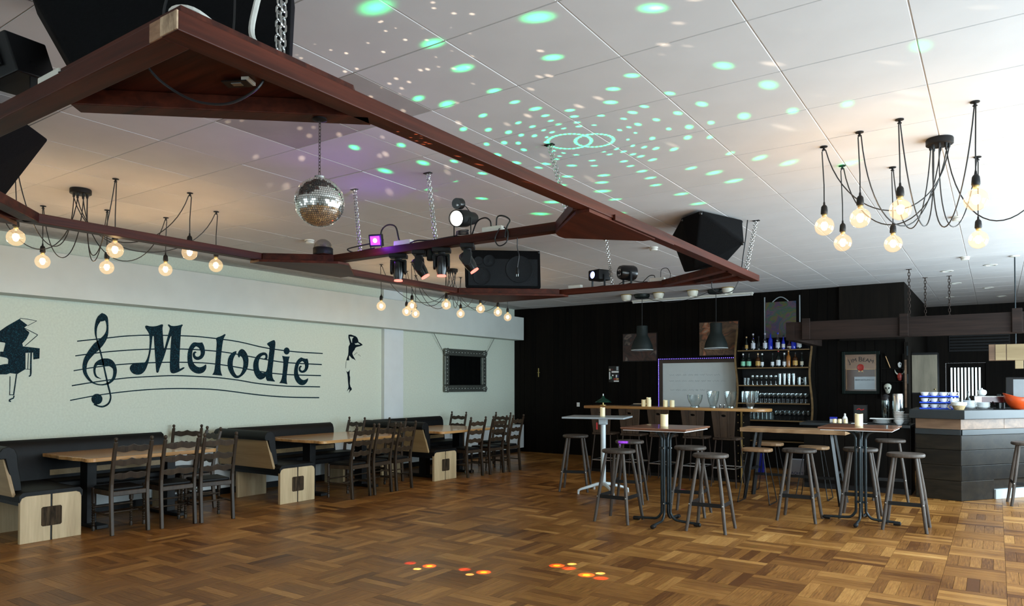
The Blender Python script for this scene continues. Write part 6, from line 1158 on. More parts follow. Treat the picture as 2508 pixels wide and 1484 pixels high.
STROKE={'clef':[[(4.425,1.611),(4.424,1.607)],[(4.413,1.618),(4.41,1.611)],[(4.4,1.625),(4.396,1.614)],[(4.389,1.632),(4.382,1.617)],[(4.379,1.639),(4.369,1.623)],[(4.372,1.647),(4.356,1.632)],[(4.367,1.657),(4.347,1.645)],[(4.362,1.669),(4.34,1.66)],[(4.358,1.682),(4.335,1.676)],[(4.356,1.697),(4.332,1.693)],[(4.355,1.71),(4.33,1.71)],[(4.356,1.725),(4.33,1.727)],[(4.359,1.742),(4.331,1.746)],[(4.363,1.757),(4.334,1.766)],[(4.369,1.769),(4.34,1.785)],[(4.377,1.777),(4.349,1.804)],[(4.386,1.78),(4.363,1.82)],[(4.399,1.78),(4.379,1.834)],[(4.413,1.779),(4.398,1.845)],[(4.429,1.778),(4.416,1.854)],[(4.444,1.777),(4.435,1.861)],[(4.458,1.776),(4.455,1.865)],[(4.473,1.775),(4.476,1.866)],[(4.488,1.774),(4.499,1.866)],[(4.5,1.772),(4.521,1.862)],[(4.509,1.77),(4.543,1.853)],[(4.516,1.769),(4.562,1.84)],[(4.526,1.766),(4.577,1.823)],[(4.537,1.76),(4.588,1.806)],[(4.547,1.753),(4.595,1.789)],[(4.556,1.745),(4.602,1.772)],[(4.562,1.738),(4.607,1.757)],[(4.565,1.729),(4.611,1.741)],[(4.567,1.72),(4.613,1.726)],[(4.569,1.709),(4.614,1.71)],[(4.569,1.697),(4.613,1.695)],[(4.569,1.683),(4.611,1.678)],[(4.567,1.667),(4.607,1.66)],[(4.565,1.651),(4.603,1.641)],[(4.561,1.637),(4.596,1.622)],[(4.556,1.623),(4.587,1.605)],[(4.549,1.611),(4.576,1.59)],[(4.54,1.598),(4.563,1.576)],[(4.53,1.586),(4.548,1.564)],[(4.518,1.576),(4.533,1.553)],[(4.505,1.567),(4.516,1.544)],[(4.491,1.559),(4.499,1.538)],[(4.476,1.553),(4.481,1.533)],[(4.459,1.548),(4.462,1.53)],[(4.442,1.545),(4.443,1.528)],[(4.425,1.544),(4.425,1.528)],[(4.408,1.545),(4.407,1.529)],[(4.391,1.547),(4.388,1.532)],[(4.374,1.551),(4.37,1.536)],[(4.358,1.557),(4.353,1.541)],[(4.343,1.564),(4.336,1.548)],[(4.331,1.571),(4.322,1.554)],[(4.32,1.58),(4.308,1.562)],[(4.31,1.59),(4.295,1.572)],[(4.301,1.602),(4.282,1.582)],[(4.292,1.614),(4.27,1.594)],[(4.283,1.628),(4.258,1.607)],[(4.274,1.643),(4.245,1.623)],[(4.265,1.659),(4.234,1.64)],[(4.259,1.675),(4.223,1.657)],[(4.254,1.69),(4.215,1.675)],[(4.251,1.703),(4.209,1.693)],[(4.25,1.716),(4.206,1.711)],[(4.25,1.73),(4.204,1.729)],[(4.251,1.744),(4.203,1.746)],[(4.253,1.759),(4.203,1.763)],[(4.255,1.774),(4.204,1.78)],[(4.257,1.788),(4.206,1.797)],[(4.261,1.801),(4.209,1.815)],[(4.266,1.815),(4.213,1.833)],[(4.272,1.828),(4.219,1.852)],[(4.28,1.841),(4.226,1.871)],[(4.289,1.854),(4.235,1.89)],[(4.3,1.868),(4.244,1.908)],[(4.312,1.883),(4.254,1.926)],[(4.324,1.897),(4.265,1.944)],[(4.337,1.911),(4.276,1.963)],[(4.352,1.926),(4.289,1.982)],[(4.367,1.941),(4.301,2.001)],[(4.382,1.956),(4.314,2.019)],[(4.395,1.97),(4.327,2.035)],[(4.406,1.983),(4.34,2.05)],[(4.417,1.996),(4.354,2.062)],[(4.428,2.01),(4.366,2.074)],[(4.44,2.025),(4.378,2.084)],[(4.45,2.041),(4.389,2.094)],[(4.46,2.057),(4.402,2.106)],[(4.47,2.074),(4.415,2.118)],[(4.479,2.092),(4.427,2.129)],[(4.487,2.111),(4.438,2.141)],[(4.494,2.131),(4.448,2.153)],[(4.499,2.15),(4.456,2.165)],[(4.502,2.168),(4.464,2.179)],[(4.504,2.187),(4.47,2.193)],[(4.505,2.205),(4.476,2.208)],[(4.505,2.223),(4.479,2.224)],[(4.506,2.242),(4.481,2.241)],[(4.505,2.261),(4.482,2.259)],[(4.505,2.281),(4.481,2.277)],[(4.504,2.299),(4.478,2.295)],[(4.503,2.316),(4.475,2.31)],[(4.502,2.332),(4.471,2.323)],[(4.501,2.348),(4.465,2.334)],[(4.499,2.363),(4.458,2.344)],[(4.496,2.377),(4.452,2.352)],[(4.491,2.39),(4.446,2.359)],[(4.483,2.401),(4.441,2.367)],[(4.473,2.411),(4.437,2.376)],[(4.461,2.419),(4.434,2.383)],[(4.447,2.425),(4.433,2.386)],[(4.428,2.425),(4.436,2.386)],[(4.411,2.417),(4.437,2.384)],[(4.398,2.406),(4.433,2.377)],[(4.385,2.393),(4.429,2.365)],[(4.374,2.379),(4.424,2.351)],[(4.366,2.364),(4.418,2.337)],[(4.359,2.348),(4.41,2.324)],[(4.353,2.329),(4.401,2.31)],[(4.349,2.31),(4.392,2.295)],[(4.346,2.291),(4.384,2.28)],[(4.343,2.272),(4.377,2.265)],[(4.341,2.255),(4.373,2.25)],[(4.339,2.237),(4.369,2.235)],[(4.339,2.221),(4.367,2.22)],[(4.339,2.204),(4.366,2.205)],[(4.34,2.187),(4.365,2.189)],[(4.342,2.171),(4.365,2.174)],[(4.344,2.156),(4.365,2.16)],[(4.348,2.141),(4.366,2.145)],[(4.352,2.124),(4.368,2.129)],[(4.357,2.107),(4.371,2.111)],[(4.362,2.088),(4.376,2.093)],[(4.367,2.068),(4.382,2.073)],[(4.373,2.046),(4.389,2.052)],[(4.379,2.024),(4.397,2.03)],[(4.386,2.001),(4.404,2.007)],[(4.392,1.977),(4.411,1.983)],[(4.399,1.952),(4.418,1.957)],[(4.407,1.925),(4.425,1.931)],[(4.414,1.898),(4.432,1.903)],[(4.421,1.869),(4.439,1.874)],[(4.428,1.839),(4.447,1.844)],[(4.435,1.808),(4.454,1.812)],[(4.443,1.775),(4.461,1.78)],[(4.45,1.742),(4.468,1.747)],[(4.457,1.71),(4.475,1.714)],[(4.464,1.677),(4.483,1.681)],[(4.471,1.643),(4.491,1.648)],[(4.479,1.609),(4.498,1.614)],[(4.486,1.578),(4.506,1.582)],[(4.492,1.549),(4.512,1.554)],[(4.498,1.523),(4.518,1.528)],[(4.505,1.5),(4.524,1.505)],[(4.51,1.479),(4.53,1.484)],[(4.516,1.46),(4.535,1.464)],[(4.52,1.441),(4.539,1.446)],[(4.524,1.425),(4.542,1.429)],[(4.528,1.41),(4.546,1.414)],[(4.53,1.397),(4.549,1.4)],[(4.531,1.385),(4.55,1.385)],[(4.531,1.373),(4.55,1.37)],[(4.528,1.359),(4.548,1.354)],[(4.524,1.344),(4.544,1.338)],[(4.519,1.33),(4.538,1.321)],[(4.512,1.318),(4.531,1.306)],[(4.505,1.308),(4.522,1.293)],[(4.496,1.299),(4.51,1.281)],[(4.486,1.292),(4.497,1.272)],[(4.474,1.285),(4.484,1.265)],[(4.462,1.28),(4.47,1.259)],[(4.451,1.277),(4.456,1.255)],[(4.44,1.275),(4.442,1.253)],[(4.429,1.275),(4.428,1.254)],[(4.418,1.276),(4.415,1.256)],[(4.407,1.278),(4.403,1.259)],[(4.396,1.281),(4.391,1.263)],[(4.386,1.285),(4.379,1.267)],[(4.377,1.291),(4.368,1.272)],[(4.368,1.297),(4.357,1.278)],[(4.358,1.305),(4.347,1.283)],[(4.348,1.311),(4.336,1.288)]],'staff':[[[(4.14,2.057),(4.139,2.071)],[(4.256,2.076),(4.255,2.09)],[(4.375,2.095),(4.374,2.109)],[(4.484,2.113),(4.482,2.127)],[(4.571,2.128),(4.569,2.142)],[(4.646,2.141),(4.644,2.155)],[(4.726,2.152),(4.725,2.167)],[(4.816,2.163),(4.815,2.177)],[(4.912,2.172),(4.911,2.186)],[(5.016,2.179),(5.016,2.194)],[(5.134,2.185),(5.134,2.2)],[(5.261,2.19),(5.261,2.205)],[(5.381,2.194),(5.382,2.209)],[(5.488,2.197),(5.489,2.213)],[(5.588,2.199),(5.589,2.215)],[(5.687,2.199),(5.688,2.215)],[(5.785,2.197),(5.787,2.212)],[(5.883,2.192),(5.885,2.208)],[(5.987,2.186),(5.989,2.202)],[(6.103,2.179),(6.105,2.195)],[(6.227,2.171),(6.229,2.187)],[(6.349,2.159),(6.353,2.175)],[(6.473,2.142),(6.477,2.158)],[(6.597,2.121),(6.601,2.137)],[(6.709,2.102),(6.713,2.119)],[(6.797,2.091),(6.801,2.108)],[(6.872,2.082),(6.875,2.099)],[(6.962,2.074),(6.965,2.091)],[(7.076,2.065),(7.079,2.082)],[(7.208,2.055),(7.21,2.073)],[(7.358,2.048),(7.36,2.065)],[(7.536,2.043),(7.537,2.061)],[(7.735,2.041),(7.736,2.059)],[(7.94,2.039),(7.941,2.057)]],[[(4.121,1.879),(4.12,1.892)],[(4.206,1.894),(4.204,1.908)],[(4.291,1.91),(4.289,1.923)],[(4.385,1.925),(4.383,1.939)],[(4.492,1.941),(4.491,1.955)],[(4.608,1.956),(4.607,1.97)],[(4.727,1.97),(4.726,1.984)],[(4.846,1.981),(4.846,1.996)],[(4.968,1.992),(4.968,2.006)],[(5.093,2),(5.092,2.015)],[(5.222,2.007),(5.222,2.022)],[(5.354,2.012),(5.354,2.028)],[(5.483,2.016),(5.484,2.031)],[(5.606,2.016),(5.607,2.032)],[(5.725,2.015),(5.726,2.03)],[(5.837,2.012),(5.838,2.028)],[(5.936,2.008),(5.937,2.024)],[(6.026,2.004),(6.028,2.02)],[(6.122,1.997),(6.124,2.013)],[(6.232,1.986),(6.235,2.002)],[(6.349,1.972),(6.352,1.988)],[(6.469,1.957),(6.472,1.974)],[(6.589,1.941),(6.592,1.958)],[(6.711,1.925),(6.714,1.941)],[(6.836,1.909),(6.839,1.926)],[(6.953,1.895),(6.957,1.912)],[(7.074,1.882),(7.076,1.899)],[(7.225,1.871),(7.227,1.889)],[(7.429,1.864),(7.431,1.882)],[(7.671,1.86),(7.672,1.878)],[(7.921,1.855),(7.922,1.874)]],[[(4.104,1.699),(4.102,1.712)],[(4.195,1.717),(4.193,1.73)],[(4.288,1.735),(4.286,1.748)],[(4.387,1.752),(4.385,1.765)],[(4.495,1.767),(4.494,1.781)],[(4.611,1.781),(4.609,1.795)],[(4.729,1.794),(4.728,1.808)],[(4.851,1.804),(4.851,1.819)],[(4.977,1.813),(4.976,1.828)],[(5.094,1.82),(5.094,1.835)],[(5.193,1.826),(5.193,1.841)],[(5.283,1.83),(5.282,1.845)],[(5.385,1.833),(5.385,1.848)],[(5.515,1.835),(5.515,1.85)],[(5.66,1.835),(5.66,1.851)],[(5.796,1.833),(5.797,1.849)],[(5.911,1.828),(5.913,1.844)],[(6.016,1.819),(6.018,1.835)],[(6.124,1.809),(6.126,1.825)],[(6.237,1.796),(6.24,1.812)],[(6.352,1.78),(6.356,1.797)],[(6.47,1.764),(6.473,1.78)],[(6.59,1.747),(6.594,1.763)],[(6.712,1.728),(6.716,1.745)],[(6.837,1.713),(6.84,1.73)],[(6.956,1.701),(6.958,1.718)],[(7.077,1.692),(7.078,1.709)],[(7.227,1.684),(7.228,1.702)],[(7.427,1.679),(7.427,1.697)],[(7.661,1.676),(7.662,1.694)],[(7.904,1.673),(7.905,1.691)]],[[(4.086,1.518),(4.084,1.532)],[(4.184,1.535),(4.182,1.549)],[(4.284,1.553),(4.282,1.566)],[(4.389,1.569),(4.387,1.583)],[(4.499,1.586),(4.497,1.6)],[(4.614,1.601),(4.612,1.615)],[(4.731,1.615),(4.729,1.629)],[(4.853,1.625),(4.852,1.639)],[(4.978,1.633),(4.978,1.647)],[(5.096,1.639),(5.095,1.654)],[(5.198,1.645),(5.198,1.66)],[(5.292,1.649),(5.291,1.664)],[(5.386,1.651),(5.386,1.666)],[(5.486,1.65),(5.487,1.666)],[(5.588,1.647),(5.589,1.663)],[(5.692,1.644),(5.693,1.659)],[(5.797,1.64),(5.798,1.656)],[(5.905,1.635),(5.906,1.651)],[(6.014,1.628),(6.016,1.644)],[(6.125,1.619),(6.127,1.635)],[(6.239,1.607),(6.241,1.623)],[(6.354,1.594),(6.357,1.61)],[(6.467,1.577),(6.47,1.594)],[(6.583,1.559),(6.586,1.575)],[(6.714,1.542),(6.717,1.559)],[(6.868,1.527),(6.87,1.544)],[(7.04,1.513),(7.042,1.53)],[(7.228,1.502),(7.229,1.519)],[(7.434,1.495),(7.434,1.513)],[(7.657,1.492),(7.657,1.51)],[(7.888,1.488),(7.888,1.506)]],[[(4.069,1.342),(4.066,1.355)],[(4.141,1.356),(4.138,1.369)],[(4.214,1.37),(4.212,1.383)],[(4.292,1.384),(4.289,1.397)],[(4.374,1.397),(4.372,1.411)],[(4.462,1.411),(4.46,1.424)],[(4.559,1.423),(4.557,1.437)],[(4.672,1.436),(4.67,1.45)],[(4.796,1.448),(4.794,1.462)],[(4.912,1.457),(4.911,1.472)],[(5.011,1.464),(5.01,1.479)],[(5.101,1.469),(5.1,1.483)],[(5.193,1.472),(5.192,1.487)],[(5.286,1.475),(5.285,1.49)],[(5.381,1.476),(5.38,1.491)],[(5.488,1.476),(5.488,1.491)],[(5.62,1.473),(5.621,1.489)],[(5.768,1.469),(5.768,1.485)],[(5.906,1.463),(5.907,1.479)],[(6.024,1.454),(6.025,1.47)],[(6.131,1.443),(6.133,1.459)],[(6.24,1.43),(6.242,1.446)],[(6.356,1.416),(6.358,1.432)],[(6.473,1.4),(6.476,1.416)],[(6.593,1.385),(6.596,1.402)],[(6.716,1.371),(6.718,1.388)],[(6.84,1.359),(6.842,1.376)],[(6.967,1.348),(6.969,1.365)],[(7.094,1.338),(7.095,1.356)],[(7.223,1.331),(7.224,1.348)],[(7.364,1.324),(7.364,1.342)],[(7.523,1.319),(7.523,1.337)],[(7.695,1.315),(7.695,1.333)],[(7.871,1.311),(7.871,1.329)]]],'woman':[[[(8.451,1.936),(8.458,1.935)],[(8.446,1.91),(8.453,1.91)],[(8.442,1.883),(8.449,1.882)],[(8.439,1.849),(8.446,1.849)],[(8.436,1.815),(8.443,1.814)]],[[(8.633,2.041),(8.627,2.045)],[(8.654,2.059),(8.649,2.062)],[(8.673,2.073),(8.668,2.077)],[(8.685,2.082),(8.681,2.086)],[(8.691,2.085),(8.691,2.09)],[(8.697,2.082),(8.702,2.087)],[(8.704,2.077),(8.71,2.081)]],[[(8.723,2.047),(8.722,2.053)],[(8.735,2.05),(8.735,2.056)],[(8.747,2.05),(8.75,2.055)],[(8.764,2.04),(8.768,2.044)],[(8.782,2.027),(8.788,2.031)]]],'piano':[[[(3.526,2.294),(3.527,2.3)],[(3.566,2.291),(3.566,2.297)],[(3.606,2.287),(3.607,2.294)],[(3.652,2.282),(3.652,2.288)],[(3.698,2.275),(3.699,2.281)]],[[(3.698,2.281),(3.7,2.276)],[(3.676,2.266),(3.678,2.261)],[(3.653,2.251),(3.656,2.246)],[(3.629,2.234),(3.631,2.229)],[(3.603,2.217),(3.606,2.212)]],[[(3.566,2.186),(3.569,2.193)],[(3.608,2.165),(3.611,2.172)],[(3.647,2.145),(3.65,2.152)],[(3.68,2.128),(3.683,2.135)],[(3.709,2.113),(3.712,2.12)]],[[(3.709,2.119),(3.713,2.113)],[(3.674,2.083),(3.679,2.077)],[(3.641,2.048),(3.645,2.042)],[(3.609,2.016),(3.613,2.01)],[(3.578,1.984),(3.582,1.979)]],[[(3.431,1.632),(3.439,1.632)],[(3.431,1.58),(3.439,1.58)],[(3.431,1.528),(3.439,1.527)],[(3.431,1.476),(3.438,1.475)],[(3.43,1.423),(3.438,1.423)]],[[(3.494,1.66),(3.506,1.658)],[(3.488,1.602),(3.499,1.6)],[(3.481,1.543),(3.493,1.541)],[(3.474,1.484),(3.486,1.482)],[(3.467,1.424),(3.479,1.422)]],[[(3.431,1.419),(3.43,1.428)],[(3.442,1.42),(3.442,1.429)],[(3.454,1.42),(3.453,1.429)],[(3.466,1.419),(3.467,1.428)],[(3.479,1.418),(3.48,1.427)]],[[(3.47,1.416),(3.483,1.414)],[(3.469,1.401),(3.481,1.397)],[(3.466,1.391),(3.475,1.38)],[(3.452,1.385),(3.456,1.371)],[(3.434,1.377),(3.441,1.365)],[(3.426,1.364),(3.438,1.358)],[(3.426,1.348),(3.437,1.357)],[(3.438,1.343),(3.439,1.358)],[(3.448,1.343),(3.448,1.358)]],[[(3.637,1.908),(3.653,1.908)],[(3.636,1.847),(3.652,1.847)],[(3.635,1.786),(3.651,1.786)],[(3.635,1.725),(3.652,1.725)],[(3.636,1.664),(3.652,1.664)]],[[(3.637,1.672),(3.65,1.671)],[(3.636,1.658),(3.65,1.656)],[(3.635,1.649),(3.646,1.641)],[(3.63,1.645),(3.637,1.632)],[(3.621,1.64),(3.627,1.627)]],[[(3.613,1.899),(3.62,1.899)],[(3.612,1.859),(3.619,1.858)],[(3.611,1.816),(3.618,1.816)],[(3.61,1.767),(3.617,1.767)],[(3.609,1.717),(3.616,1.717)]],[[(3.589,1.714),(3.589,1.72)],[(3.601,1.713),(3.601,1.719)],[(3.613,1.712),(3.613,1.718)],[(3.626,1.712),(3.626,1.718)],[(3.64,1.711),(3.64,1.717)]]]}
# ================================================================== WALL DECORATION
PLW = Matrix(((0, 0, 1, XL+0.003), (1, 0, 0, 0), (0, 1, 0, 0), (0, 0, 0, 1)))
def strokes_mesh(pairs_list, name, mat, parent, dx):
    g = G()
    for pairs in pairs_list:
        vs = []
        for (a, b) in pairs: vs += [(XL+dx, a[0], a[1]), (XL+dx, b[0], b[1])]
        fs = [(2*i, 2*i+1, 2*i+3, 2*i+2) for i in range(len(pairs)-1)]
        g.add(vs, fs)
    return g.obj(name, mat, parent)
art = thing('wall_lettering', 'glittering dark teal treble clef, stave and the word Melodie on the wall', 'wall art', (0, 0, 0))
for k, v in POLY.items():
    if k.startswith('letter'): curve_fill('letter', v, 'vinyl_glitter', art, 0.0015, PLW)
for s in STROKE['staff']: strokes_mesh([s], 'stave_line', 'vinyl_glitter', art, 0.002)
cl = strokes_mesh([STROKE['clef']], 'treble_clef', 'vinyl_glitter', art, 0.0035)
for p in POLY['clef_blobs']: curve_fill('clef_terminal', [p], 'vinyl_glitter', cl, 0.0015, PLW)
pn = thing('piano_decal', 'dark teal grand piano silhouette at the left picture edge', 'wall art', (0, 0, 0))
curve_fill('piano_body', POLY['piano'], 'vinyl_glitter', pn, 0.0015, PLW)
strokes_mesh(STROKE['piano'], 'piano_lines', 'vinyl_glitter', pn, 0.0035)
wm = thing('dancer_decal', 'dark silhouette of a posing dancer with raised arms on the wall', 'wall art', (0, 0, 0))
curve_fill('dancer_body', POLY['woman'][:3], 'vinyl_teal', wm, 0.0015, PLW)
curve_fill('dancer_leg', POLY['woman'][3:], 'vinyl_teal', wm, 0.0015, PLW)
strokes_mesh(STROKE['woman'], 'dancer_lines', 'vinyl_teal', wm, 0.0035)
# ornate mirror on two cords
Y0m, Y1m, Z0m, Z1m = 11.02, 12.42, 1.38, 2.26
mt = thing('framed_mirror', 'ornate pewter framed dark mirror hung on two cords', 'mirror', (XL+0.02, (Y0m+Y1m)/2, Z0m))
W_, H_ = (Y1m-Y0m)/2, (Z1m-Z0m); fw = 0.14
M = Matrix.Rotation(0.05, 4, 'Y')
G().box(0.0, 0.02, -W_+0.05, W_-0.05, 0.05, H_-0.05).obj('mirror_pane', 'dark_mirror', mt)
for (a, b, c_, d_) in ((-W_, W_, 0, fw), (-W_, W_, H_-fw, H_), (-W_, -W_+fw, fw, H_-fw), (W_-fw, W_, fw, H_-fw)):
    g = G().box(0.0, 0.05, a, b, c_, d_)
    rail = g.obj('frame_rail', 'pewter_frame', mt, bevel=0.015, seg=3)
    hz = (b-a) > (d_-c_)
    n = 14 if hz else 8
    bead = G()
    for k in range(n):
        if hz: cy, cz = a+(k+0.5)*(b-a)/n, (c_+d_)/2
        else: cy, cz = (a+b)/2, c_+(k+0.5)*(d_-c_)/n
        bead.lathe([(0, -0.012), (0.02, -0.004), (0.024, 0.004), (0.012, 0.012), (0, 0.014)], 8, (0.052, cy, cz), (1, 0, 0))
    bead.obj('carved_beading', 'pewter_frame', rail, smooth=True)
for (sy, cz) in ((-1, 0.06), (1, 0.06), (-1, H_-0.06), (1, H_-0.06)):
    g = G()
    for k in range(5):
        a = k*1.3; g.lathe([(0, -0.02), (0.035, -0.008), (0.04, 0.006), (0.02, 0.02), (0, 0.022)], 8, (0.055, sy*(W_-0.06)+0.035*math.cos(a), cz+0.035*math.sin(a)), (1, 0, 0))
    g.obj('corner_carving', 'pewter_frame', mt, smooth=True)
for s, ye in ((-1, -1.05), (1, 0.98)):
    G().tube([(0.015, s*(W_-0.04), H_-0.15), (0.05, ye, 2.54-Z0m)], 0.005, 6).obj('hanging_cord', 'iron', mt)
# ================================================================== LONG BAR WITH HONEY TOP
YF_ = 11.12
bar = thing('bar_counter', 'long bar with honey wood top and dark board front', 'bar', (-4.65, YF_+0.25, 0))
pts = [(-1.35, -0.27), (1.55, -0.27)]
for k in range(1, 8): a = -PI/2+PI*k/8; pts.append((1.55+0.22*math.cos(a), 0.0+0.27*math.sin(a)))
pts += [(1.55, 0.27), (-1.35, 0.27)]
for k in range(1, 8): a = PI/2+PI*k/8; pts.append((-1.35+0.10*math.cos(a), 0.27*math.sin(a)))
G().prism(pts, 1.115, 1.162, 'xy').obj('bar_top', 'bar_top', bar, smooth=True, bevel=0.010, seg=3)
for k in range(13):
    G().box(-1.30+k*0.205, -1.30+k*0.205+0.199, -0.16, -0.13, 0.06, 1.115).obj('front_board', 'wall_dark_wood', bar, bevel=0.003)
G().box(-1.32, 1.35, -0.12, 0.22, 0.0, 1.11).obj('carcass', 'black_paint', bar)
G().box(1.33, 1.372, -0.17, 0.24, 0.0, 1.112).obj('end_panel', 'wall_dark_wood', bar)
G().box(1.345, 1.372, -0.182, -0.165, 0.0, 1.112).obj('corner_strip', 'brass', bar)
for k in range(9):
    G().lathe([(0.009, 0.0), (0.007, 0.004), (0, 0.006)], 8, (1.30, -0.162, 0.10+k*0.12), (0, -1, 0)).obj('stud', 'brass', bar, smooth=True)
    G().lathe([(0.009, 0.0), (0.007, 0.004), (0, 0.006)], 8, (1.374, -0.12, 0.10+k*0.12), (1, 0, 0)).obj('stud', 'brass', bar, smooth=True)
# bar chairs with stave backs, standing with their backs to the room
def make_bar_chair():
    t = thing('bar_chair', 'x', 'chair')
    G().prism([(-0.18, -0.17), (0.18, -0.17), (0.20, 0.0), (0.17, 0.18), (-0.17, 0.18), (-0.20, 0.0)], 0.70, 0.735, 'xy').obj('seat', 'stave_wood', t, bevel=0.008)
    for s in (-1, 1):
        G().tube([(s*0.14, -0.15, 0.70), (s*0.19, -0.235, 0.0)], 0.011, 8).obj('leg', 'iron', t, smooth=True)
        G().tube([(s*0.14, 0.14, 0.70), (s*0.19, 0.20, 0.0)], 0.011, 8).obj('leg', 'iron', t, smooth=True)
        G().tube([(s*0.10, -0.15, 0.70), (s*0.10, -0.20, 0.78)], 0.009, 6).obj('back_bracket', 'iron', t)
    q = 0.17
    G().tube([(-q, -0.205, 0.28), (q, -0.205, 0.28), (q, 0.18, 0.28), (-q, 0.18, 0.28)], 0.008, 6, closed=True).obj('foot_ring', 'silver', t)
    M0 = Matrix.Translation((0, -0.185, 0.74)) @ Matrix.Rotation(0.10, 4, 'X') @ Matrix(((1, 0, 0, 0), (0, 0, 1, 0), (0, 1, 0, 0), (0, 0, 0, 1)))
    xs = [(-0.150, -0.185), (-0.052, -0.064), (0.050, 0.060), (0.150, 0.185)]
    for k in range(3):
        (b0, t0), (b1, t1) = xs[k], xs[k+1]
        poly = [(b0+0.003, 0), (b1-0.003, 0), (t1-0.003, 0.40), (t0+0.003, 0.40)]
        hole = []
        if k == 1: hole = [[(0.038*math.cos(2*PI*i/14), 0.33+0.020*math.sin(2*PI*i/14)) for i in range(14)]]
        curve_fill('back_stave', [poly]+hole, 'stave_wood', t, 0.011, M0)
    return t
bc = make_bar_chair(); bc.location = (-3.38, 10.80, 0); tag(bc, 'stave-backed bar chair at the right end of the long bar', None, 'stave-backed bar chairs')
for x, r, lab in ((-3.87, 0.03, 'stave-backed bar chair second from the right end of the long bar'), (-4.42, -0.04, 'stave-backed bar chair in the middle of the long bar'), (-4.93, 0.02, 'stave-backed bar chair fourth from the right, behind the white pedestal table'), (-5.45, 0.05, 'stave-backed bar chair at the left end of the long bar')):
    dup(bc, (x, 10.82, 0), r, lab, 'stave-backed bar chairs')
# things on the bar
ZBT = 1.1625
for k, (x, y, h, lab) in enumerate(((-4.97, 11.28, 0.115, 'cream candle on the bar, leftmost'), (-4.865, 11.26, 0.115, 'cream candle on the bar, second in the left cluster'), (-4.945, 11.43, 0.150, 'taller cream candle on the bar behind its cluster'),
                                    (-4.58, 11.28, 0.112, 'cream candle on the bar before the white board, left of two'), (-4.46, 11.28, 0.112, 'cream candle on the bar before the white board, right of two'))):
    candle((x, y, ZBT), 0.038, h, lab, 'pillar candles', k)
def vessel(loc, prof, label, group='clear glass vessels on the bar'):
    t = thing('glass_vessel', label, 'glass vessel', loc, 0, group)
    wall = [(r, z) for r, z in prof]+[(max(r-0.005, 0), z) for r, z in reversed(prof[2:])]
    G().lathe(wall, 28).obj('glass_wall', 'clear_glass', t, smooth=True)
    G().lathe([(prof[0][0], 0.0), (prof[1][0], prof[1][1]*0.8), (prof[1][0]*0.9, prof[1][1]+0.012), (0, prof[1][1]+0.012)], 24).obj('thick_base', 'tumbler_glass', t, smooth=True)
    return t
vessel((-4.07, 11.28, ZBT), [(0.07, 0), (0.07, 0.022), (0.062, 0.03), (0.10, 0.09), (0.118, 0.15), (0.126, 0.205)], 'wide clear glass bowl on the bar before the white board')
vs_ = [(0.055, 0), (0.055, 0.025), (0.05, 0.03), (0.075, 0.10), (0.092, 0.18), (0.098, 0.265)]
vessel((-3.77, 11.28, ZBT), vs_, 'tall clear glass vase on the bar, left of three')
vessel((-3.49, 11.28, ZBT), vs_, 'tall clear glass vase on the bar, middle of three')
vessel((-3.18, 11.28, ZBT), vs_, 'tall clear glass vase at the right end of the bar, before the bottle shelf')
for k, (x, lab) in enumerate(((-3.64, 'small black shaker on the bar, left of two'), (-3.575, 'small black shaker on the bar, right of two'))):
    t = thing('shaker', lab, 'shaker', (x, 11.24, ZBT), 0, 'black shakers'); G().lathe([(0.014, 0), (0.014, 0.04), (0.012, 0.046)], 12).obj('body', 'black_gloss', t, smooth=True); G().lathe([(0.0125, 0.046), (0.012, 0.054), (0, 0.056)], 12).obj('cap', 'steel', t, smooth=True)
t = thing('green_lamp', 'small green shaded lamp at the left end of the bar', 'lamp', (-5.80, 11.40, ZBT), 0)
G().lathe([(0.06, 0), (0.058, 0.01), (0.012, 0.016), (0.010, 0.06)], 18).obj('foot', 'brass', t, smooth=True)
G().lathe([(0.148, 0.055), (0.145, 0.062), (0.10, 0.10), (0.045, 0.125), (0.022, 0.15), (0.018, 0.17)], 24).obj('shade', 'green_glass', t, smooth=True)
G().lathe([(0.010, 0.168), (0.010, 0.205), (0, 0.21)], 10).obj('finial', 'porcelain', t, smooth=True)
for k in range(3):
    o = G().box(-0.16+0.01*k, 0.16-0.02*k, -0.08, 0.08, 0, 0.014).obj('menu_folder', 'paper' if k == 2 else 'black_gloss', None, bevel=0.002)
    o.location = (-5.12+0.02*k, 11.48, ZBT+0.0145*k); o.rotation_euler = (0, 0, 0.1-0.12*k)
    tag(o, ['bottom black menu folder in the pile beside the candles', 'middle black menu folder in the pile beside the candles', 'top tan menu folder in the pile beside the candles'][k], 'menu', 'menu folders on the bar')

# ================================================================== BACK WALL DECORATION
YW = YB-0.002
wbd = thing('white_board', 'white board in dark frame edged with blue LED dots', 'whiteboard', (-4.825, YW, 1.00), 0)
G().box(-0.76, 0.76, -0.03, -0.004, 0.06, 0.97).obj('panel', 'board_white', wbd)
for (a, b, c_, d_) in ((-0.805, -0.735, 0, 1.03), (0.735, 0.805, 0, 1.03), (-0.735, 0.735, 0.96, 1.03), (-0.735, 0.735, 0, 0.07)):
    G().box(a, b, -0.045, 0.0, c_, d_).obj('frame_rail', 'board_frame', wbd, bevel=0.004)
leds = G(); rope = []
for k in range(40): leds.lathe([(0, -0.009), (0.009, 0), (0, 0.009)], 6, (-0.82, -0.045, 0.02+k*0.0262))
for k in range(43): leds.lathe([(0, -0.009), (0.009, 0), (0, 0.009)], 6, (-0.81+k*0.0375, -0.045, 1.045))
tag(leds.obj('led_dots', 'led_blue', wbd), kind='stuff')
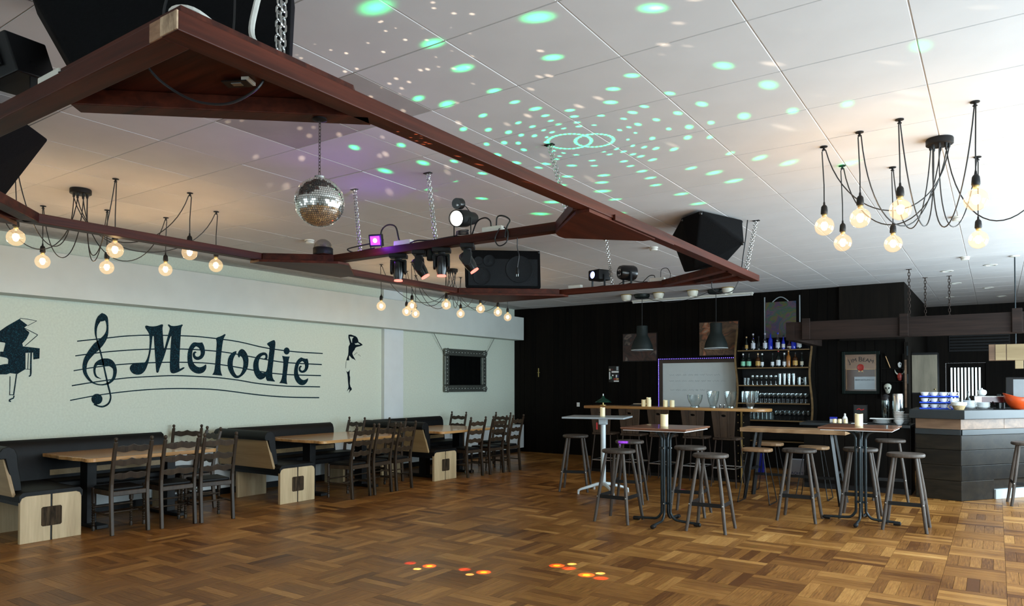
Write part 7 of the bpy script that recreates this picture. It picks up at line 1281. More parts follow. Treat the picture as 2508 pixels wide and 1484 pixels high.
G().tube([(-0.82, -0.043, 0.0), (-0.82, -0.043, 1.045), (0.80, -0.043, 1.045)], 0.007, 8).obj('led_rope', 'window_glass', wbd)
ink = G()
for r_, (z, x0, x1) in enumerate(((0.72, -0.60, 0.40), (0.60, -0.60, 0.45), (0.42, -0.58, 0.20))):
    x = x0
    while x < x1:
        ln = random.uniform(0.05, 0.13); p = [(x+ln*i/8, -0.0312, z+0.014*math.sin(i*1.9+x*9)+0.006*random.random()) for i in range(9)]
        ink.tube(p, 0.0022, 4); x += ln+0.035
ink.obj('handwriting', 'pen_ink', wbd)
for (lab, x0, x1, z0, z1, mt_) in (('dark framed night street photograph behind the left bell pendant', -6.44, -5.70, 2.02, 2.58, 'street_photo'), ('warm tavern photograph behind the right bell pendant', -4.80, -4.05, 2.10, 2.74, 'tavern_photo')):
    t = thing('wall_photograph', lab, 'picture', ((x0+x1)/2, YW, z0), 0, 'photographs on the back wall'); w2 = (x1-x0)/2
    G().box(-w2, w2, -0.03, 0.0, 0, z1-z0).obj('canvas', mt_, t, bevel=0.003)
    G().box(-w2-0.015, w2+0.015, -0.015, -0.001, -0.015, z1-z0+0.015).obj('backing_frame', 'black_paint', t)
t = thing('note_board', 'small dark board pinned with pale cards on the back wall', 'notice board', (-6.66, YW, 1.58), 0)
G().box(-0.12, 0.12, -0.012, 0, 0, 0.34).obj('board', 'ink_black', t)
cards = [(-0.11, -0.085, 0.06, 0.22, 'paper_white'), (-0.05, 0.11, 0.20, 0.235, 'paper_white'), (0.0, 0.115, 0.01, 0.035, 'paper_white'), (-0.11, -0.075, 0.24, 0.285, 'paper'), (-0.06, -0.02, 0.25, 0.28, 'dark_red'),
         (0.06, 0.105, 0.25, 0.33, 'laminate_grey'), (-0.04, -0.01, 0.13, 0.16, 'paper_white'), (0.045, 0.075, 0.10, 0.155, 'paper_white'), (-0.075, -0.05, 0.07, 0.12, 'label_green'), (-0.005, 0.05, 0.045, 0.085, 'mask_red'), (0.055, 0.11, 0.05, 0.085, 'gold_print'), (0.08, 0.11, 0.10, 0.15, 'ink_blue')]
for (a, b, c_, d_, m) in cards: G().box(a, b, -0.016, -0.012, c_, d_).obj('card', m, t)
t = thing('door_handle_plate', 'slim brass handle on the black boards at the far left of the back wall', 'handle', (-8.54, YW, 1.70), 0)
G().box(-0.012, 0.012, -0.006, 0, 0, 0.20).obj('plate', 'brass', t); G().tube([(0, -0.006, 0.10), (0, -0.04, 0.10), (0.06, -0.045, 0.10)], 0.007, 8).obj('lever', 'brass', t)
t = thing('wall_socket', 'small white socket on the dark back wall left of the bar', 'socket', (-7.52, YW, 1.05), 0)
G().box(-0.035, 0.035, -0.012, 0, 0, 0.09).obj('plate', 'paper_white', t, bevel=0.004); G().lathe([(0.018, 0.0), (0.018, 0.003), (0, 0.001)], 12, (0, -0.012, 0.045), (0, -1, 0)).obj('inset', 'white_plastic', t)
# bright abstract panel (colours only)
t = thing('abstract_panel', 'colourful abstract painted panel with pale rails above the bottles', 'picture', (-3.27, YW, 2.40), 0)
G().box(-0.27, 0.27, -0.02, 0, 0, 0.66).obj('painted_panel', 'abstract_art', t)
for s in (-0.285, 0.335): G().box(s-0.008, s+0.008, -0.022, 0, -0.02, 0.76).obj('rail', 'laminate_grey', t)
hdl = [(-0.14+0.28*i/10, -0.025, 0.66+0.085*math.sin(PI*i/10)) for i in range(11)]
G().tube(hdl, 0.009, 6).obj('arched_trim', 'laminate_grey', t, smooth=True)
# whiskey mirror
jb = thing('bar_mirror', 'framed amber bar mirror lettered JIM BEAM', 'mirror', (-1.94, YW, 1.42), 0)
G().box(-0.25, 0.25, -0.02, -0.004, 0.378, 0.64).obj('upper_pane', 'amber_mirror', jb)
G().box(-0.25, 0.25, -0.02, -0.004, 0.0, 0.378).obj('dark_reflection', 'glass_brown', jb)  # dark reflection in the mirror's lower half, put into the colour
for (a, b, c_, d_) in ((-0.30, -0.245, -0.05, 0.69), (0.245, 0.30, -0.05, 0.69), (-0.245, 0.245, 0.635, 0.69), (-0.245, 0.245, -0.05, 0.005)):
    G().box(a, b, -0.04, 0, c_, d_).obj('frame_rail', 'dark_green_frame', jb, bevel=0.006)
PX = Matrix(((1, 0, 0, 0), (0, 0, -1, -0.0215), (0, 1, 0, 0), (0, 0, 0, 1)))
letters = 'JIM BEAM'; wid = [0.045, 0.026, 0.062, 0.028, 0.054, 0.05, 0.054, 0.062]; xx = -sum(wid)/2
for ch, w_ in zip(letters, wid):
    cx = xx+w_/2; xx += w_
    if ch == ' ': continue
    big = ch in 'JB' and (cx < -0.1 or ch == 'B')
    arch = 0.515-1.15*cx*cx; Mx = Matrix.Translation((cx, 0, arch)) @ Matrix.Rotation(2.3*cx, 4, 'Y') @ PX
    text_mesh('letter', ch, 0.115 if big else 0.092, 'ink_black', jb, Mx, 0.001)
G().box(-0.225, 0.225, -0.0225, -0.020, 0.375, 0.381).obj('gold_line', 'gold_print', jb)
for s in (-1, 1): G().box(s*0.226-0.002, s*0.226+0.002, -0.0225, -0.020, 0.03, 0.60).obj('gold_line', 'gold_print', jb)
seal = G().lathe([(0.055, 0.0), (0.058, 0.004), (0.05, 0.008), (0.04, 0.005), (0, 0.006)], 22, (0, -0.02, 0.41), (0, -1, 0)).obj('wax_seal', 'wax_red', jb, smooth=True)
for s in (-1, 1): G().prism([(s*0.01, 0.37), (s*0.035, 0.365), (s*0.04, 0.325), (s*0.022, 0.34), (s*0.012, 0.325)], -0.0225, -0.0205, 'xz').obj('seal_ribbon', 'gold_print', seal)
text_mesh('small_lettering', 'BEAM DISTILLING CO.', 0.030, 'ink_black', jb, Matrix.Translation((0.065, -0.001, 0.185)) @ PX, 0.0008)
G().box(-0.10, 0.235, -0.0212, -0.0203, 0.03, 0.25).obj('label_panel', 'laminate_grey', jb)
# little shelf of masks
t = thing('mask_shelf', 'dark little shelf rack right of the bar mirror', 'shelf', (-1.44, YW, 1.30), 0)
for z in (0.28, 0.50): G().box(-0.17, 0.15, -0.10, 0, z, z+0.015).obj('board', 'wall_dark_wood', t)
G().box(-0.18, -0.17, -0.10, 0, 0.0, 0.75).obj('side', 'wall_dark_wood', t); G().box(0.15, 0.16, -0.10, 0, 0.0, 0.75).obj('side', 'wall_dark_wood', t)
t = thing('skull_mask', 'pale skull mask hanging by the steel urn', 'mask', (-1.52, YW-0.02, 1.38), 0)
sk = G().lathe([(0.0, 0.0), (0.030, 0.01), (0.040, 0.05), (0.058, 0.10), (0.056, 0.14), (0.03, 0.168), (0, 0.175)], 18, (0, -0.04, 0), None, 1, 0.7).obj('cranium', 'skull_bone', t, smooth=True)
for s in (-1, 1): G().lathe([(0, -0.006), (0.016, 0.0), (0, 0.006)], 10, (s*0.022, -0.078, 0.095), (0, -1, 0)).obj('eye_socket', 'ink_black', sk)
G().prism([(-0.007, 0.055), (0.007, 0.055), (0, 0.075)], -0.082, -0.072, 'xz').obj('nose_hole', 'ink_black', sk); G().box(-0.022, 0.022, -0.066, -0.058, 0.022, 0.032).obj('teeth', 'ink_black', sk)
t = thing('red_mask', 'horned red face mask on the rack', 'mask', (-1.34, YW-0.05, 1.597), 0)
rm = G().lathe([(0.0, 0.0), (0.025, 0.01), (0.04, 0.06), (0.042, 0.10), (0.02, 0.13), (0, 0.135)], 16, (0, 0, 0), None, 1, 0.6).obj('face', 'mask_red', t, smooth=True)
for s in (-1, 1): G().tube(spline([(s*0.03, 0, 0.11), (s*0.06, 0, 0.14), (s*0.075, 0, 0.19)], 4), [0.012*(1-i/9.0)+0.002 for i in range(9)], 6).obj('horn', 'skull_bone', rm)
t = thing('white_mask', 'small white mask high on the rack', 'mask', (-1.34, YW-0.04, 1.817), 0)
G().lathe([(0.0, 0.0), (0.02, 0.01), (0.032, 0.05), (0.030, 0.08), (0, 0.10)], 14, (0, 0, 0), None, 1, 0.6).obj('face', 'porcelain', t, smooth=True)
G().lathe([(0, -0.003), (0.01, 0), (0, 0.003)], 8, (0.012, -0.02, 0.06), (0, -1, 0)).obj('eye', 'ink_black', t)
t = thing('toy_guitar', 'small wooden guitar neck on the rack', 'ornament', (-1.52, YW-0.03, 1.817), 0)
G().bar((0.04, 0, 0.0), (-0.03, 0, 0.20), 0.022, 0.012).obj('neck', 'honey_top', t); G().bar((-0.03, 0, 0.20), (-0.045, 0, 0.26), 0.034, 0.012).obj('headstock', 'wall_dark_wood', t)

# ================================================================== BOTTLE SHELF
sh = thing('bottle_shelf', 'tall shelf with wavy wooden sides behind the bar', 'shelf', (-3.34, 13.25, 0), 0)
def wavy_side(xc, ztop, ph, nm):
    g = G(); n = 30; pts = []
    L = [(0.022*math.sin(5.2*ztop*i/n+ph), ztop*i/n) for i in range(n+1)]
    vs = []; fs = []
    for (u, z) in L:
        vs += [(xc+u-0.015, 0.0, z), (xc+u+0.015, 0.0, z), (xc+u+0.015, 0.33, z), (xc+u-0.015, 0.33, z)]
    for i in range(n):
        for k in range(4): fs.append((4*i+k, 4*i+(k+1) % 4, 4*i+4+(k+1) % 4, 4*i+4+k))
    fs += [(3, 2, 1, 0), tuple(4*n+k for k in range(4))]
    s = g.add(vs, fs).obj(nm, 'wall_dark_wood', sh)
    e = G(); vs = []; fs = []
    for (u, z) in L: vs += [(xc+u-0.017, -0.006, z), (xc+u+0.017, -0.006, z), (xc+u+0.017, 0.0, z), (xc+u-0.017, 0.0, z)]
    for i in range(n):
        for k in range(4): fs.append((4*i+k, 4*i+(k+1) % 4, 4*i+4+(k+1) % 4, 4*i+4+k))
    e.add(vs, fs).obj('side_edge', 'shelf_wood', s)
wavy_side(-0.645, 2.58, 0.4, 'side'); wavy_side(0.655, 2.30, 2.0, 'side')
SZ = [2.165, 1.845, 1.525, 1.20, 0.89, 0.52]
for z in SZ:
    b = G().box(-0.625, 0.635, 0.0, 0.33, z-0.022, z).obj('shelf_board', 'wall_dark_wood', sh); G().box(-0.625, 0.635, -0.006, 0.0, z-0.020, z+0.001).obj('board_edge', 'shelf_wood', b)
G().box(-0.64, 0.65, 0.325, 0.335, 0.0, 2.25).obj('back_panel', 'black_paint', sh)
BOT = {'tall': [(0.036, 0), (0.038, 0.01), (0.038, 0.17), (0.032, 0.20), (0.015, 0.225), (0.014, 0.285)],
       'square': [(0.040, 0), (0.042, 0.008), (0.042, 0.15), (0.036, 0.172), (0.014, 0.19), (0.013, 0.24)],
       'slim': [(0.028, 0), (0.029, 0.01), (0.029, 0.13), (0.018, 0.165), (0.011, 0.19), (0.010, 0.235)],
       'squat': [(0.040, 0), (0.043, 0.015), (0.042, 0.07), (0.030, 0.10), (0.014, 0.118), (0.013, 0.155)]}
PROTO = {}
def bottle(loc, kind, glass, lab_m, cap_m, label, group):
    key = (kind, glass, lab_m, cap_m)
    if key not in PROTO:
        t = thing('bottle', label, 'bottle', loc, 0, group); P = BOT[kind]; h = P[-1][1]; R = P[2][0]
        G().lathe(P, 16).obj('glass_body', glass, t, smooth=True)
        G().lathe([(0.0165, h-0.005), (0.0165, h+0.022), (0.012, h+0.026), (0, h+0.026)], 12).obj('cap', cap_m, t, smooth=True)
        if lab_m: G().lathe([(R+0.0012, 0.035), (R+0.0012, P[2][1]*0.78)], 18).obj('label_band', lab_m, t, smooth=True)
        PROTO[key] = t; return t
    return dup(PROTO[key], loc, random.uniform(0, 6), label, group)
top = [(-3.831, 'slim', 'glass_dark', 'label_gold', 'gold_print', 'dark slim bottle with gold label'), (-3.708, 'tall', 'clear_glass', 'label_white', 'paper_white', 'clear bottle with large white label'), (-3.61, 'slim', 'glass_dark', None, 'ink_black', 'dark bottle without label'),
       (-3.493, 'tall', 'clear_glass', 'label_white', 'paper_white', 'clear tall bottle with bluish label'), (-3.397, 'tall', 'glass_blue_glow', None, 'ink_blue', 'deep blue slim bottle'), (-3.268, 'tall', 'clear_glass', 'label_white', 'glass_blue_glow', 'clear bottle with white label and blue cap'),
       (-3.171, 'slim', 'glass_blue_glow', 'label_white', 'ink_black', 'blue bottle with narrow label'), (-3.068, 'squat', 'glass_brown', 'label_cream', 'ink_black', 'short round bottle with cream label'), (-2.995, 'square', 'glass_blue_glow', None, 'ink_blue', 'square blue bottle'), (-2.90, 'square', 'glass_dark', 'label_white', 'ink_black', 'dark square bottle with white label at the right end')]
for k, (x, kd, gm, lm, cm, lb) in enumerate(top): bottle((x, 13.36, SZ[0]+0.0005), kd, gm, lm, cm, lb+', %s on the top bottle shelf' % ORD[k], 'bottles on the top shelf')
mid_ = [(-3.894, 'square', 'glass_dark', 'label_green', 'paper_white', 'dark bottle with bright green label'), (-3.789, 'square', 'glass_dark', 'label_green', 'ink_black', 'square bottle with pale green label'), (-3.624, 'square', 'glass_brown', 'label_gold', 'gold_print', 'brown bottle with orange label'), (-3.548, 'slim', 'glass_dark', 'label_white', 'paper_white', 'small bottle with white label'),
        (-3.365, 'slim', 'glass_dark', 'label_white', 'ink_black', 'slim dark bottle with white label'), (-3.261, 'tall', 'glass_dark', 'label_white', 'cap_red', 'tall bottle with red cap'), (-3.158, 'slim', 'clear_glass', 'label_white', 'paper_white', 'slim clear bottle'), (-3.085, 'tall', 'liquor_amber', None, 'gold_print', 'tall yellow bottle with gold top'),
        (-2.97, 'square', 'glass_brown', 'label_gold', 'ink_black', 'brown square bottle with gold label'), (-2.858, 'slim', 'glass_dark', 'label_cream', 'ink_black', 'slim dark bottle with cream label')]
for k, (x, kd, gm, lm, cm, lb) in enumerate(mid_): bottle((x, 13.36, SZ[1]+0.0005), kd, gm, lm, cm, lb+', %s on the second bottle shelf' % ORD[k], 'bottles on the second shelf')
GLS = {'tumbler': [(0.028, 0), (0.030, 0.012), (0.036, 0.13)], 'pint': [(0.026, 0), (0.028, 0.02), (0.026, 0.06), (0.038, 0.20), (0.036, 0.215)], 'goblet': [(0.03, 0), (0.028, 0.004), (0.005, 0.012), (0.0045, 0.075), (0.024, 0.095), (0.036, 0.125), (0.034, 0.175)],
       'mug': [(0.036, 0), (0.038, 0.015), (0.036, 0.14)], 'snifter': [(0.028, 0), (0.026, 0.004), (0.006, 0.010), (0.006, 0.03), (0.034, 0.055), (0.040, 0.085), (0.030, 0.125)]}
GP = {}
def glassware(loc, kind, label, group):
    if kind not in GP:
        t = thing('drinking_glass', label, 'glass', loc, 0, group); P = GLS[kind]
        G().lathe(P+[(max(r-0.003, 0.001), z) for r, z in reversed(P[1:])], 14).obj('glass_wall', 'clear_glass', t, smooth=True)
        G().lathe([(P[0][0]*0.95, 0.002), (P[0][0]*0.95, 0.014), (0, 0.014)], 12).obj('thick_base', 'tumbler_glass', t, smooth=True)
        if kind == 'mug': G().tube(spline([(0.037, 0, 0.11), (0.065, 0, 0.10), (0.068, 0, 0.06), (0.038, 0, 0.035)], 4), 0.005, 6).obj('handle', 'tumbler_glass', t)
        GP[kind] = t; return t
    return dup(GP[kind], loc, random.uniform(0, 6), label, group)
for z, items, rowname in ((SZ[2], [('tumbler', (-3.86, -3.80)), ('goblet', (-3.72, -3.64, -3.56, -3.475, -3.393, -3.31)), ('pint', (-3.235, -3.155, -3.075, -2.995)), ('mug', (-2.90, -2.80))], 'third shelf'),
                          (SZ[3], [('pint', (-3.90, -3.82, -3.74, -3.66)), ('goblet', tuple(-3.575+0.078*k for k in range(11)))], 'fourth shelf'),
                          (SZ[4], [('mug', (-3.85,)), ('tumbler', (-3.76, -3.685, -3.61, -3.535, -3.46, -3.385)), ('goblet', tuple(-3.30+0.078*k for k in range(8)))], 'fifth shelf')):
    for kd, xs in items:
        for x in xs:
            for yy in (13.33, 13.45) if kd in ('goblet', 'pint', 'tumbler') and rowname != 'third shelf' else (13.36,):
                glassware((x, yy, z+0.0005), kd, 'clear %s, %s from left in the %s row, %s behind the bar' % ({'pint': 'tall beer glass', 'goblet': 'stemmed glass', 'mug': 'glass mug', 'tumbler': 'straight tumbler'}[kd], ORD[list(xs).index(x)], 'rear' if yy > 13.4 else 'front', rowname), 'clear %ss on the %s' % (kd, rowname))
# boxes below the shelf
t = thing('storage_box', 'shiny blue box on the floor behind the bar end', 'box', (-3.42, 12.72, 0), 0.1); G().box(-0.06, 0.06, -0.06, 0.06, 0, 0.33).obj('carton', 'box_blue', t, bevel=0.004); G().box(-0.04, 0.04, -0.0615, -0.06, 0.08, 0.12).obj('print', 'ink_blue', t)
t = thing('storage_box', 'white box lettered in blue seen under the slab table', 'box', (-2.75, 12.5, 0), 0.12); G().box(-0.11, 0.11, -0.08, 0.08, 0, 0.29).obj('carton', 'box_white', t, bevel=0.004)
text_mesh('print', 'AQHIT', 0.062, 'ink_blue', t, Matrix.Translation((0.0, -0.0815, 0.045)) @ Matrix(((1, 0, 0, 0), (0, 0, -1, 0), (0, 1, 0, 0), (0, 0, 0, 1))), 0.0006)
t = thing('storage_box', 'brown cardboard box standing right of the white lettered box', 'box', (-2.36, 12.3, 0), 0.1); G().box(-0.07, 0.07, -0.1, 0.1, 0, 0.36).obj('carton', 'cardboard', t, bevel=0.004); G().box(-0.01, 0.01, -0.1005, 0.1005, 0, 0.361).obj('tape', 'paper', t)
# ================================================================== DARK PLANK COUNTER AT THE RIGHT
P0, P1, P2 = Vector((-0.92, 11.17, 0)), Vector((-0.39, 11.08, 0)), Vector((0.66, 12.51, 0))
ct = thing('plank_counter', 'dark plank-clad counter with a slate slab top at the right edge', 'counter', (-0.39, 11.08, 0), 0)
def L(p): return (p.x-P1.x, p.y-P1.y)
core = [L(P0+Vector((0.0, 0.03, 0))), L(P1+Vector((0.0, 0.04, 0))), L(P2+Vector((-0.04, 0.03, 0))), L(Vector((0.2, 12.85, 0))), L(Vector((-0.92, 12.0, 0)))]
G().prism(core, 0.0, 1.08, 'xy').obj('carcass', 'black_paint', ct)
n1 = (P1-P0).normalized(); n2 = (P2-P1).normalized()
def face_board(a, b, z0, z1, thick, mat, name, out=0.0):
    d = (b-a).normalized(); nrm = Vector((d.y, -d.x, 0)); a2 = a+nrm*out; b2 = b+nrm*out
    q = [L(a2), L(b2), L(b2-nrm*thick), L(a2-nrm*thick)]
    return G().prism(q, z0, z1, 'xy').obj(name, mat, ct, bevel=0.003)
Z = [0.0, 0.262, 0.463, 0.668, 0.868]
for k in range(4):
    e = 0.0025
    face_board(P0, P1, Z[k]+e, Z[k+1]-e, 0.03, 'counter_plank', 'plank', 0.006*(k % 2))
    if k == 0: face_board(P1, P1+n2*0.60, Z[0]+e, Z[1]-e, 0.03, 'counter_plank', 'plank'); face_board(P1+n2*0.61, P2, 0.13, Z[1]-e, 0.03, 'counter_plank', 'plank', -0.03)
    else: face_board(P1, P2, Z[k]+e, Z[k+1]-e, 0.03, 'counter_plank', 'plank', 0.006*(k % 2))
face_board(P0, P1, 0.868, 0.940, 0.05, 'counter_slab', 'ledge', 0.02); face_board(P1, P2, 0.868, 0.940, 0.05, 'counter_slab', 'ledge', 0.02)
face_board(P0, P1, 0.942, 1.078, 0.03, 'counter_band', 'wood_band', 0.0); face_board(P1, P1+n2*0.80, 0.942, 1.078, 0.03, 'counter_band', 'wood_band', 0.0); face_board(P1+n2*0.803, P2, 0.942, 1.078, 0.03, 'counter_band', 'wood_band', 0.0)
slab = [L(P0+Vector((-0.07, -0.07, 0))), L(P1+Vector((0.045, -0.09, 0))), L(P2+Vector((0.09, -0.03, 0))), L(Vector((0.25, 12.95, 0))), L(Vector((-0.99, 12.1, 0)))]
G().prism(slab, 1.080, 1.200, 'xy').obj('slab_top', 'counter_slab', ct, bevel=0.006)
face_board(P1+n2*0.605, P2, 0.0, 0.128, 0.10, 'stone_plinth', 'plinth', 0.02)
# lower dark work counter behind the high table
lc = thing('work_counter', 'low black work counter left of the plank counter', 'counter', (-1.65, 11.45, 0), 0)
G().box(-0.75, 0.66, -0.13, 0.45, 0.0, 0.93).obj('carcass', 'black_paint', lc)
for k in range(5): G().box(-0.74+k*0.28, -0.74+k*0.28+0.272, -0.15, -0.13, 0.08, 0.92).obj('front_board', 'wall_dark_wood', lc)
G().box(-0.80, 0.66, -0.20, 0.50, 0.93, 0.97).obj('worktop', 'counter_slab', lc, bevel=0.006)
ZW = 0.9705; ZS = 1.2005
def plate(loc, r, label, group):
    t = thing('plate', label, 'plate', loc, 0, group)
    G().lathe([(r*0.55, 0), (r*0.6, 0.004), (r*0.95, 0.014), (r, 0.016), (r*0.95, 0.018), (r*0.6, 0.008), (0, 0.007)], 26).obj('plate_body', 'porcelain', t, smooth=True); return t
p0_ = plate((-1.37, 11.52, ZW), 0.125, 'white plate in the stack on the work counter', 'plates stacked on the work counter')
for k in range(1, 5): dup(p0_, (-1.37+0.003*(-1)**k, 11.52, ZW+0.0125*k), 0, 'white plate in the stack on the work counter, %s from the bottom' % ORD[k])
p0_['label'] = 'white plate at the bottom of the stack on the work counter'
t = thing('serving_board', 'pale tray lying on the plates of the work counter', 'tray', (-1.37, 11.52, ZW+0.069), 0.1); G().box(-0.16, 0.16, -0.09, 0.09, 0.0, 0.010).obj('tray_base', 'paper_white', t, bevel=0.004); G().box(-0.15, 0.15, -0.08, -0.07, 0.010, 0.014).obj('tray_lip', 'paper_white', t)
def bowl(loc, r, h, label, group, mat='porcelain'):
    t = thing('bowl', label, 'bowl', loc, 0, group); G().lathe([(r*0.5, 0), (r*0.55, 0.006), (r*0.9, h*0.6), (r, h), (r*0.95, h), (r*0.8, h*0.6), (r*0.4, 0.012), (0, 0.012)], 24).obj('bowl_body', mat, t, smooth=True)
    G().lathe([(r*0.99, h-0.008), (r*1.02, h-0.004), (r*0.99, h)], 24).obj('rim', mat, t, smooth=True); return t
b0 = bowl((-1.14, 11.40, ZW), 0.066, 0.06, 'white bowl in the tall stack left of the cup trays', 'bowls in the tall stack')
for k in range(1, 5): dup(b0, (-1.14, 11.40, ZW+0.032*k), 0, 'white bowl in the tall stack left of the cup trays, %s from the bottom' % ORD[k])
b0['label'] = 'white bowl at the bottom of the tall stack left of the cup trays'
b1 = bowl((-1.085, 11.62, ZW), 0.072, 0.055, 'grey-white bowl in the low stack beside the plank counter', 'bowls in the low stack', 'laminate_grey')
for k in range(1, 4): dup(b1, (-1.085, 11.62, ZW+0.03*k), 0, 'grey-white bowl in the low stack beside the plank counter, %s from the bottom' % ORD[k])
b1['label'] = 'grey-white bowl at the bottom of the low stack beside the plank counter'
for k, (x, h, m, lab) in enumerate(((-1.98, 0.055, 'wax', 'small cream jar on the work counter, left'), (-1.91, 0.055, 'wax', 'small cream jar on the work counter, middle'), (-1.83, 0.06, 'wax', 'small cream jar on the work counter, right'))):
    t = thing('jar', lab, 'jar', (x, 11.38, ZW), 0, 'cream jars'); G().lathe([(0.026, 0), (0.028, 0.006), (0.028, h-0.008), (0.024, h)], 16).obj('jar_body', m, t, smooth=True); G().lathe([(0.025, h), (0.025, h+0.006), (0, h+0.007)], 16).obj('lid', 'paper', t)
t = thing('squeeze_bottle', 'white squeeze bottle behind the cream jars', 'bottle', (-1.86, 11.50, ZW), 0)
G().lathe([(0.034, 0), (0.036, 0.01), (0.036, 0.07), (0.018, 0.10), (0.014, 0.105)], 16).obj('bottle_body', 'porcelain', t, smooth=True); G().lathe([(0.014, 0.105), (0.014, 0.13), (0.006, 0.14)], 12).obj('nozzle', 'paper_white', t, smooth=True)
t = thing('sugar_box', 'small blue and white packet beside the cream jars', 'packet', (-2.02, 11.52, ZW), 0.1); G().box(-0.05, 0.05, -0.02, 0.02, 0, 0.08).obj('packet', 'paper_white', t); G().box(-0.051, 0.051, -0.021, 0.021, 0.05, 0.081).obj('blue_band', 'box_blue', t)
o = tag(G().box(-0.10, 0.10, -0.07, 0.07, 0, 0.004).obj('napkin', 'paper_white'), 'white napkin lying on the work counter', 'napkin'); o.location = (-1.65, 11.38, ZW)
t = thing('menu_stand', 'small black menu board with a red heading on the work counter', 'menu board', (-1.68, 11.72, ZW), 0)
G().box(-0.085, 0.085, -0.01, 0.0, 0.0, 0.26).obj('board', 'ink_black', t, bevel=0.002); G().tube(spline([(-0.05, -0.012, 0.19), (-0.02, -0.012, 0.205), (0.01, -0.012, 0.185), (0.05, -0.012, 0.2)], 4), 0.006, 5).obj('heading_scrawl', 'red_tag', t)
for s in (-1, 1): G().box(s*0.09-0.005, s*0.09+0.005, -0.012, 0.004, 0, 0.265).obj('frame_side', 'black_metal', t)
t = thing('steel_urn', 'polished steel urn beside the cup trays', 'urn', (-1.20, 11.84, ZW), 0)
G().lathe([(0.074, 0), (0.076, 0.01), (0.076, 0.40), (0.070, 0.42)], 26).obj('drum', 'steel', t, smooth=True); G().lathe([(0.072, 0.418), (0.070, 0.43), (0.02, 0.438), (0, 0.438)], 24).obj('lid', 'steel', t, smooth=True); G().box(-0.02, 0.02, -0.10, -0.07, 0.05, 0.09).obj('tap', 'black_paint', t)
t = thing('steel_urn', 'dull steel urn with black lid left of the polished urn', 'urn', (-1.36, 11.85, ZW), 0)
G().lathe([(0.060, 0), (0.062, 0.01), (0.062, 0.33)], 22).obj('drum', 'dark_mirror', t, smooth=True); G().lathe([(0.066, 0.33), (0.06, 0.39), (0.03, 0.42), (0, 0.425)], 20).obj('lid', 'black_gloss', t, smooth=True)
# three blue trays of cups
def cup(loc, rz, label, group):
    if 'cup' not in GP:
        t = thing('coffee_cup', label, 'cup', loc, rz, group)
        G().lathe([(0.026, 0), (0.028, 0.004), (0.044, 0.03), (0.049, 0.056), (0.046, 0.056), (0.040, 0.03), (0.02, 0.008), (0, 0.008)], 22).obj('cup_body', 'porcelain', t, smooth=True)
        G().tube(spline([(0.044, 0, 0.046), (0.066, 0, 0.048), (0.070, 0, 0.032), (0.060, 0, 0.016), (0.036, 0, 0.018)], 4), 0.0045, 7).obj('handle', 'porcelain', t, smooth=True)
        GP['cup'] = t; return t
    return dup(GP['cup'], loc, rz, label, group)
TXc, TYc = -0.66, 11.46
for lv in range(3):
    z = ZS+lv*0.082
    t = thing('cup_tray', ['bottom', 'middle', 'top'][lv]+' blue serving tray stacked with white cups', 'tray', (TXc, TYc, z), 0.06, 'blue trays of cups')
    G().box(-0.225, 0.225, -0.15, 0.15, 0.0, 0.010).obj('tray_base', 'blue_tray', t, bevel=0.004)
    for (a, b, c_, d_) in ((-0.23, 0.23, -0.156, -0.148), (-0.23, 0.23, 0.148, 0.156), (-0.23, -0.222, -0.148, 0.148), (0.222, 0.23, -0.148, 0.148)): G().box(a, b, c_, d_, 0.0, 0.018).obj('tray_rim', 'blue_tray', t, bevel=0.003)
    for j in range(2):
        for i in range(4): cup((TXc-0.165+0.11*i, TYc-0.075+0.15*j+0.005*i, z+0.0105), random.choice((0.2, 5.9, -0.6, 0.5)), 'white coffee cup on the %s blue tray, %s from left in the %s row' % (['bottom', 'middle', 'top'][lv], ORD[i], ['front', 'rear'][j]), 'white cups on the %s tray' % ['bottom', 'middle', 'top'][lv])
t = thing('wicker_basket', 'small wicker basket lined with white cloth on the plank counter', 'basket', (-0.415, 11.20, ZS), 0)
G().lathe([(0.055, 0), (0.062, 0.01), (0.082, 0.065), (0.086, 0.075), (0.08, 0.075), (0.055, 0.012), (0, 0.012)], 26).obj('woven_body', 'wicker', t, smooth=True)
for k in range(6): G().lathe([(0.059+0.0045*k, 0.008+0.011*k), (0.064+0.0045*k, 0.013+0.011*k), (0.061+0.0045*k, 0.018+0.011*k)], 26).obj('weave_ring', 'wicker', t, smooth=True)
G().lathe([(0.086, 0.058), (0.092, 0.07), (0.094, 0.10), (0.088, 0.105), (0.07, 0.08), (0, 0.07)], 26).obj('cloth_lining', 'cloth_white', t, smooth=True)
G().tube(spline([(-0.075, 0, 0.06), (-0.11, 0, 0.06), (-0.12, 0, 0.03), (-0.09, 0, 0.008)], 4), 0.006, 7).obj('handle', 'wicker', t)
o = tag(G().box(-0.17, 0.17, -0.13, 0.13, 0, 0.012).obj('serving_tray', 'black_gloss', None, bevel=0.004), 'black tray under the plates on the plank counter', 'tray'); o.location = (-0.235, 11.68, ZS); o.rotation_euler = (0, 0, 0.3)
for (x, y, n, lab) in ((-0.31, 11.64, 8, 'white plate in the left stack on the plank counter'), (-0.155, 11.72, 6, 'white plate in the right stack on the plank counter')):
    pr0 = plate((x, y, ZS+0.0125), 0.088, lab, lab.replace('white plate in ', 'plates in '))
    for k in range(1, n): dup(pr0, (x+0.002*(-1)**k, y, ZS+0.0125+0.0125*k), 0, lab+', %s from the bottom' % ORD[k])
    pr0['label'] = lab+', at the bottom'
t = thing('sugar_pot', 'white lidded sugar pot behind the plates', 'pot', (-0.17, 12.12, ZS+0.18), 0)
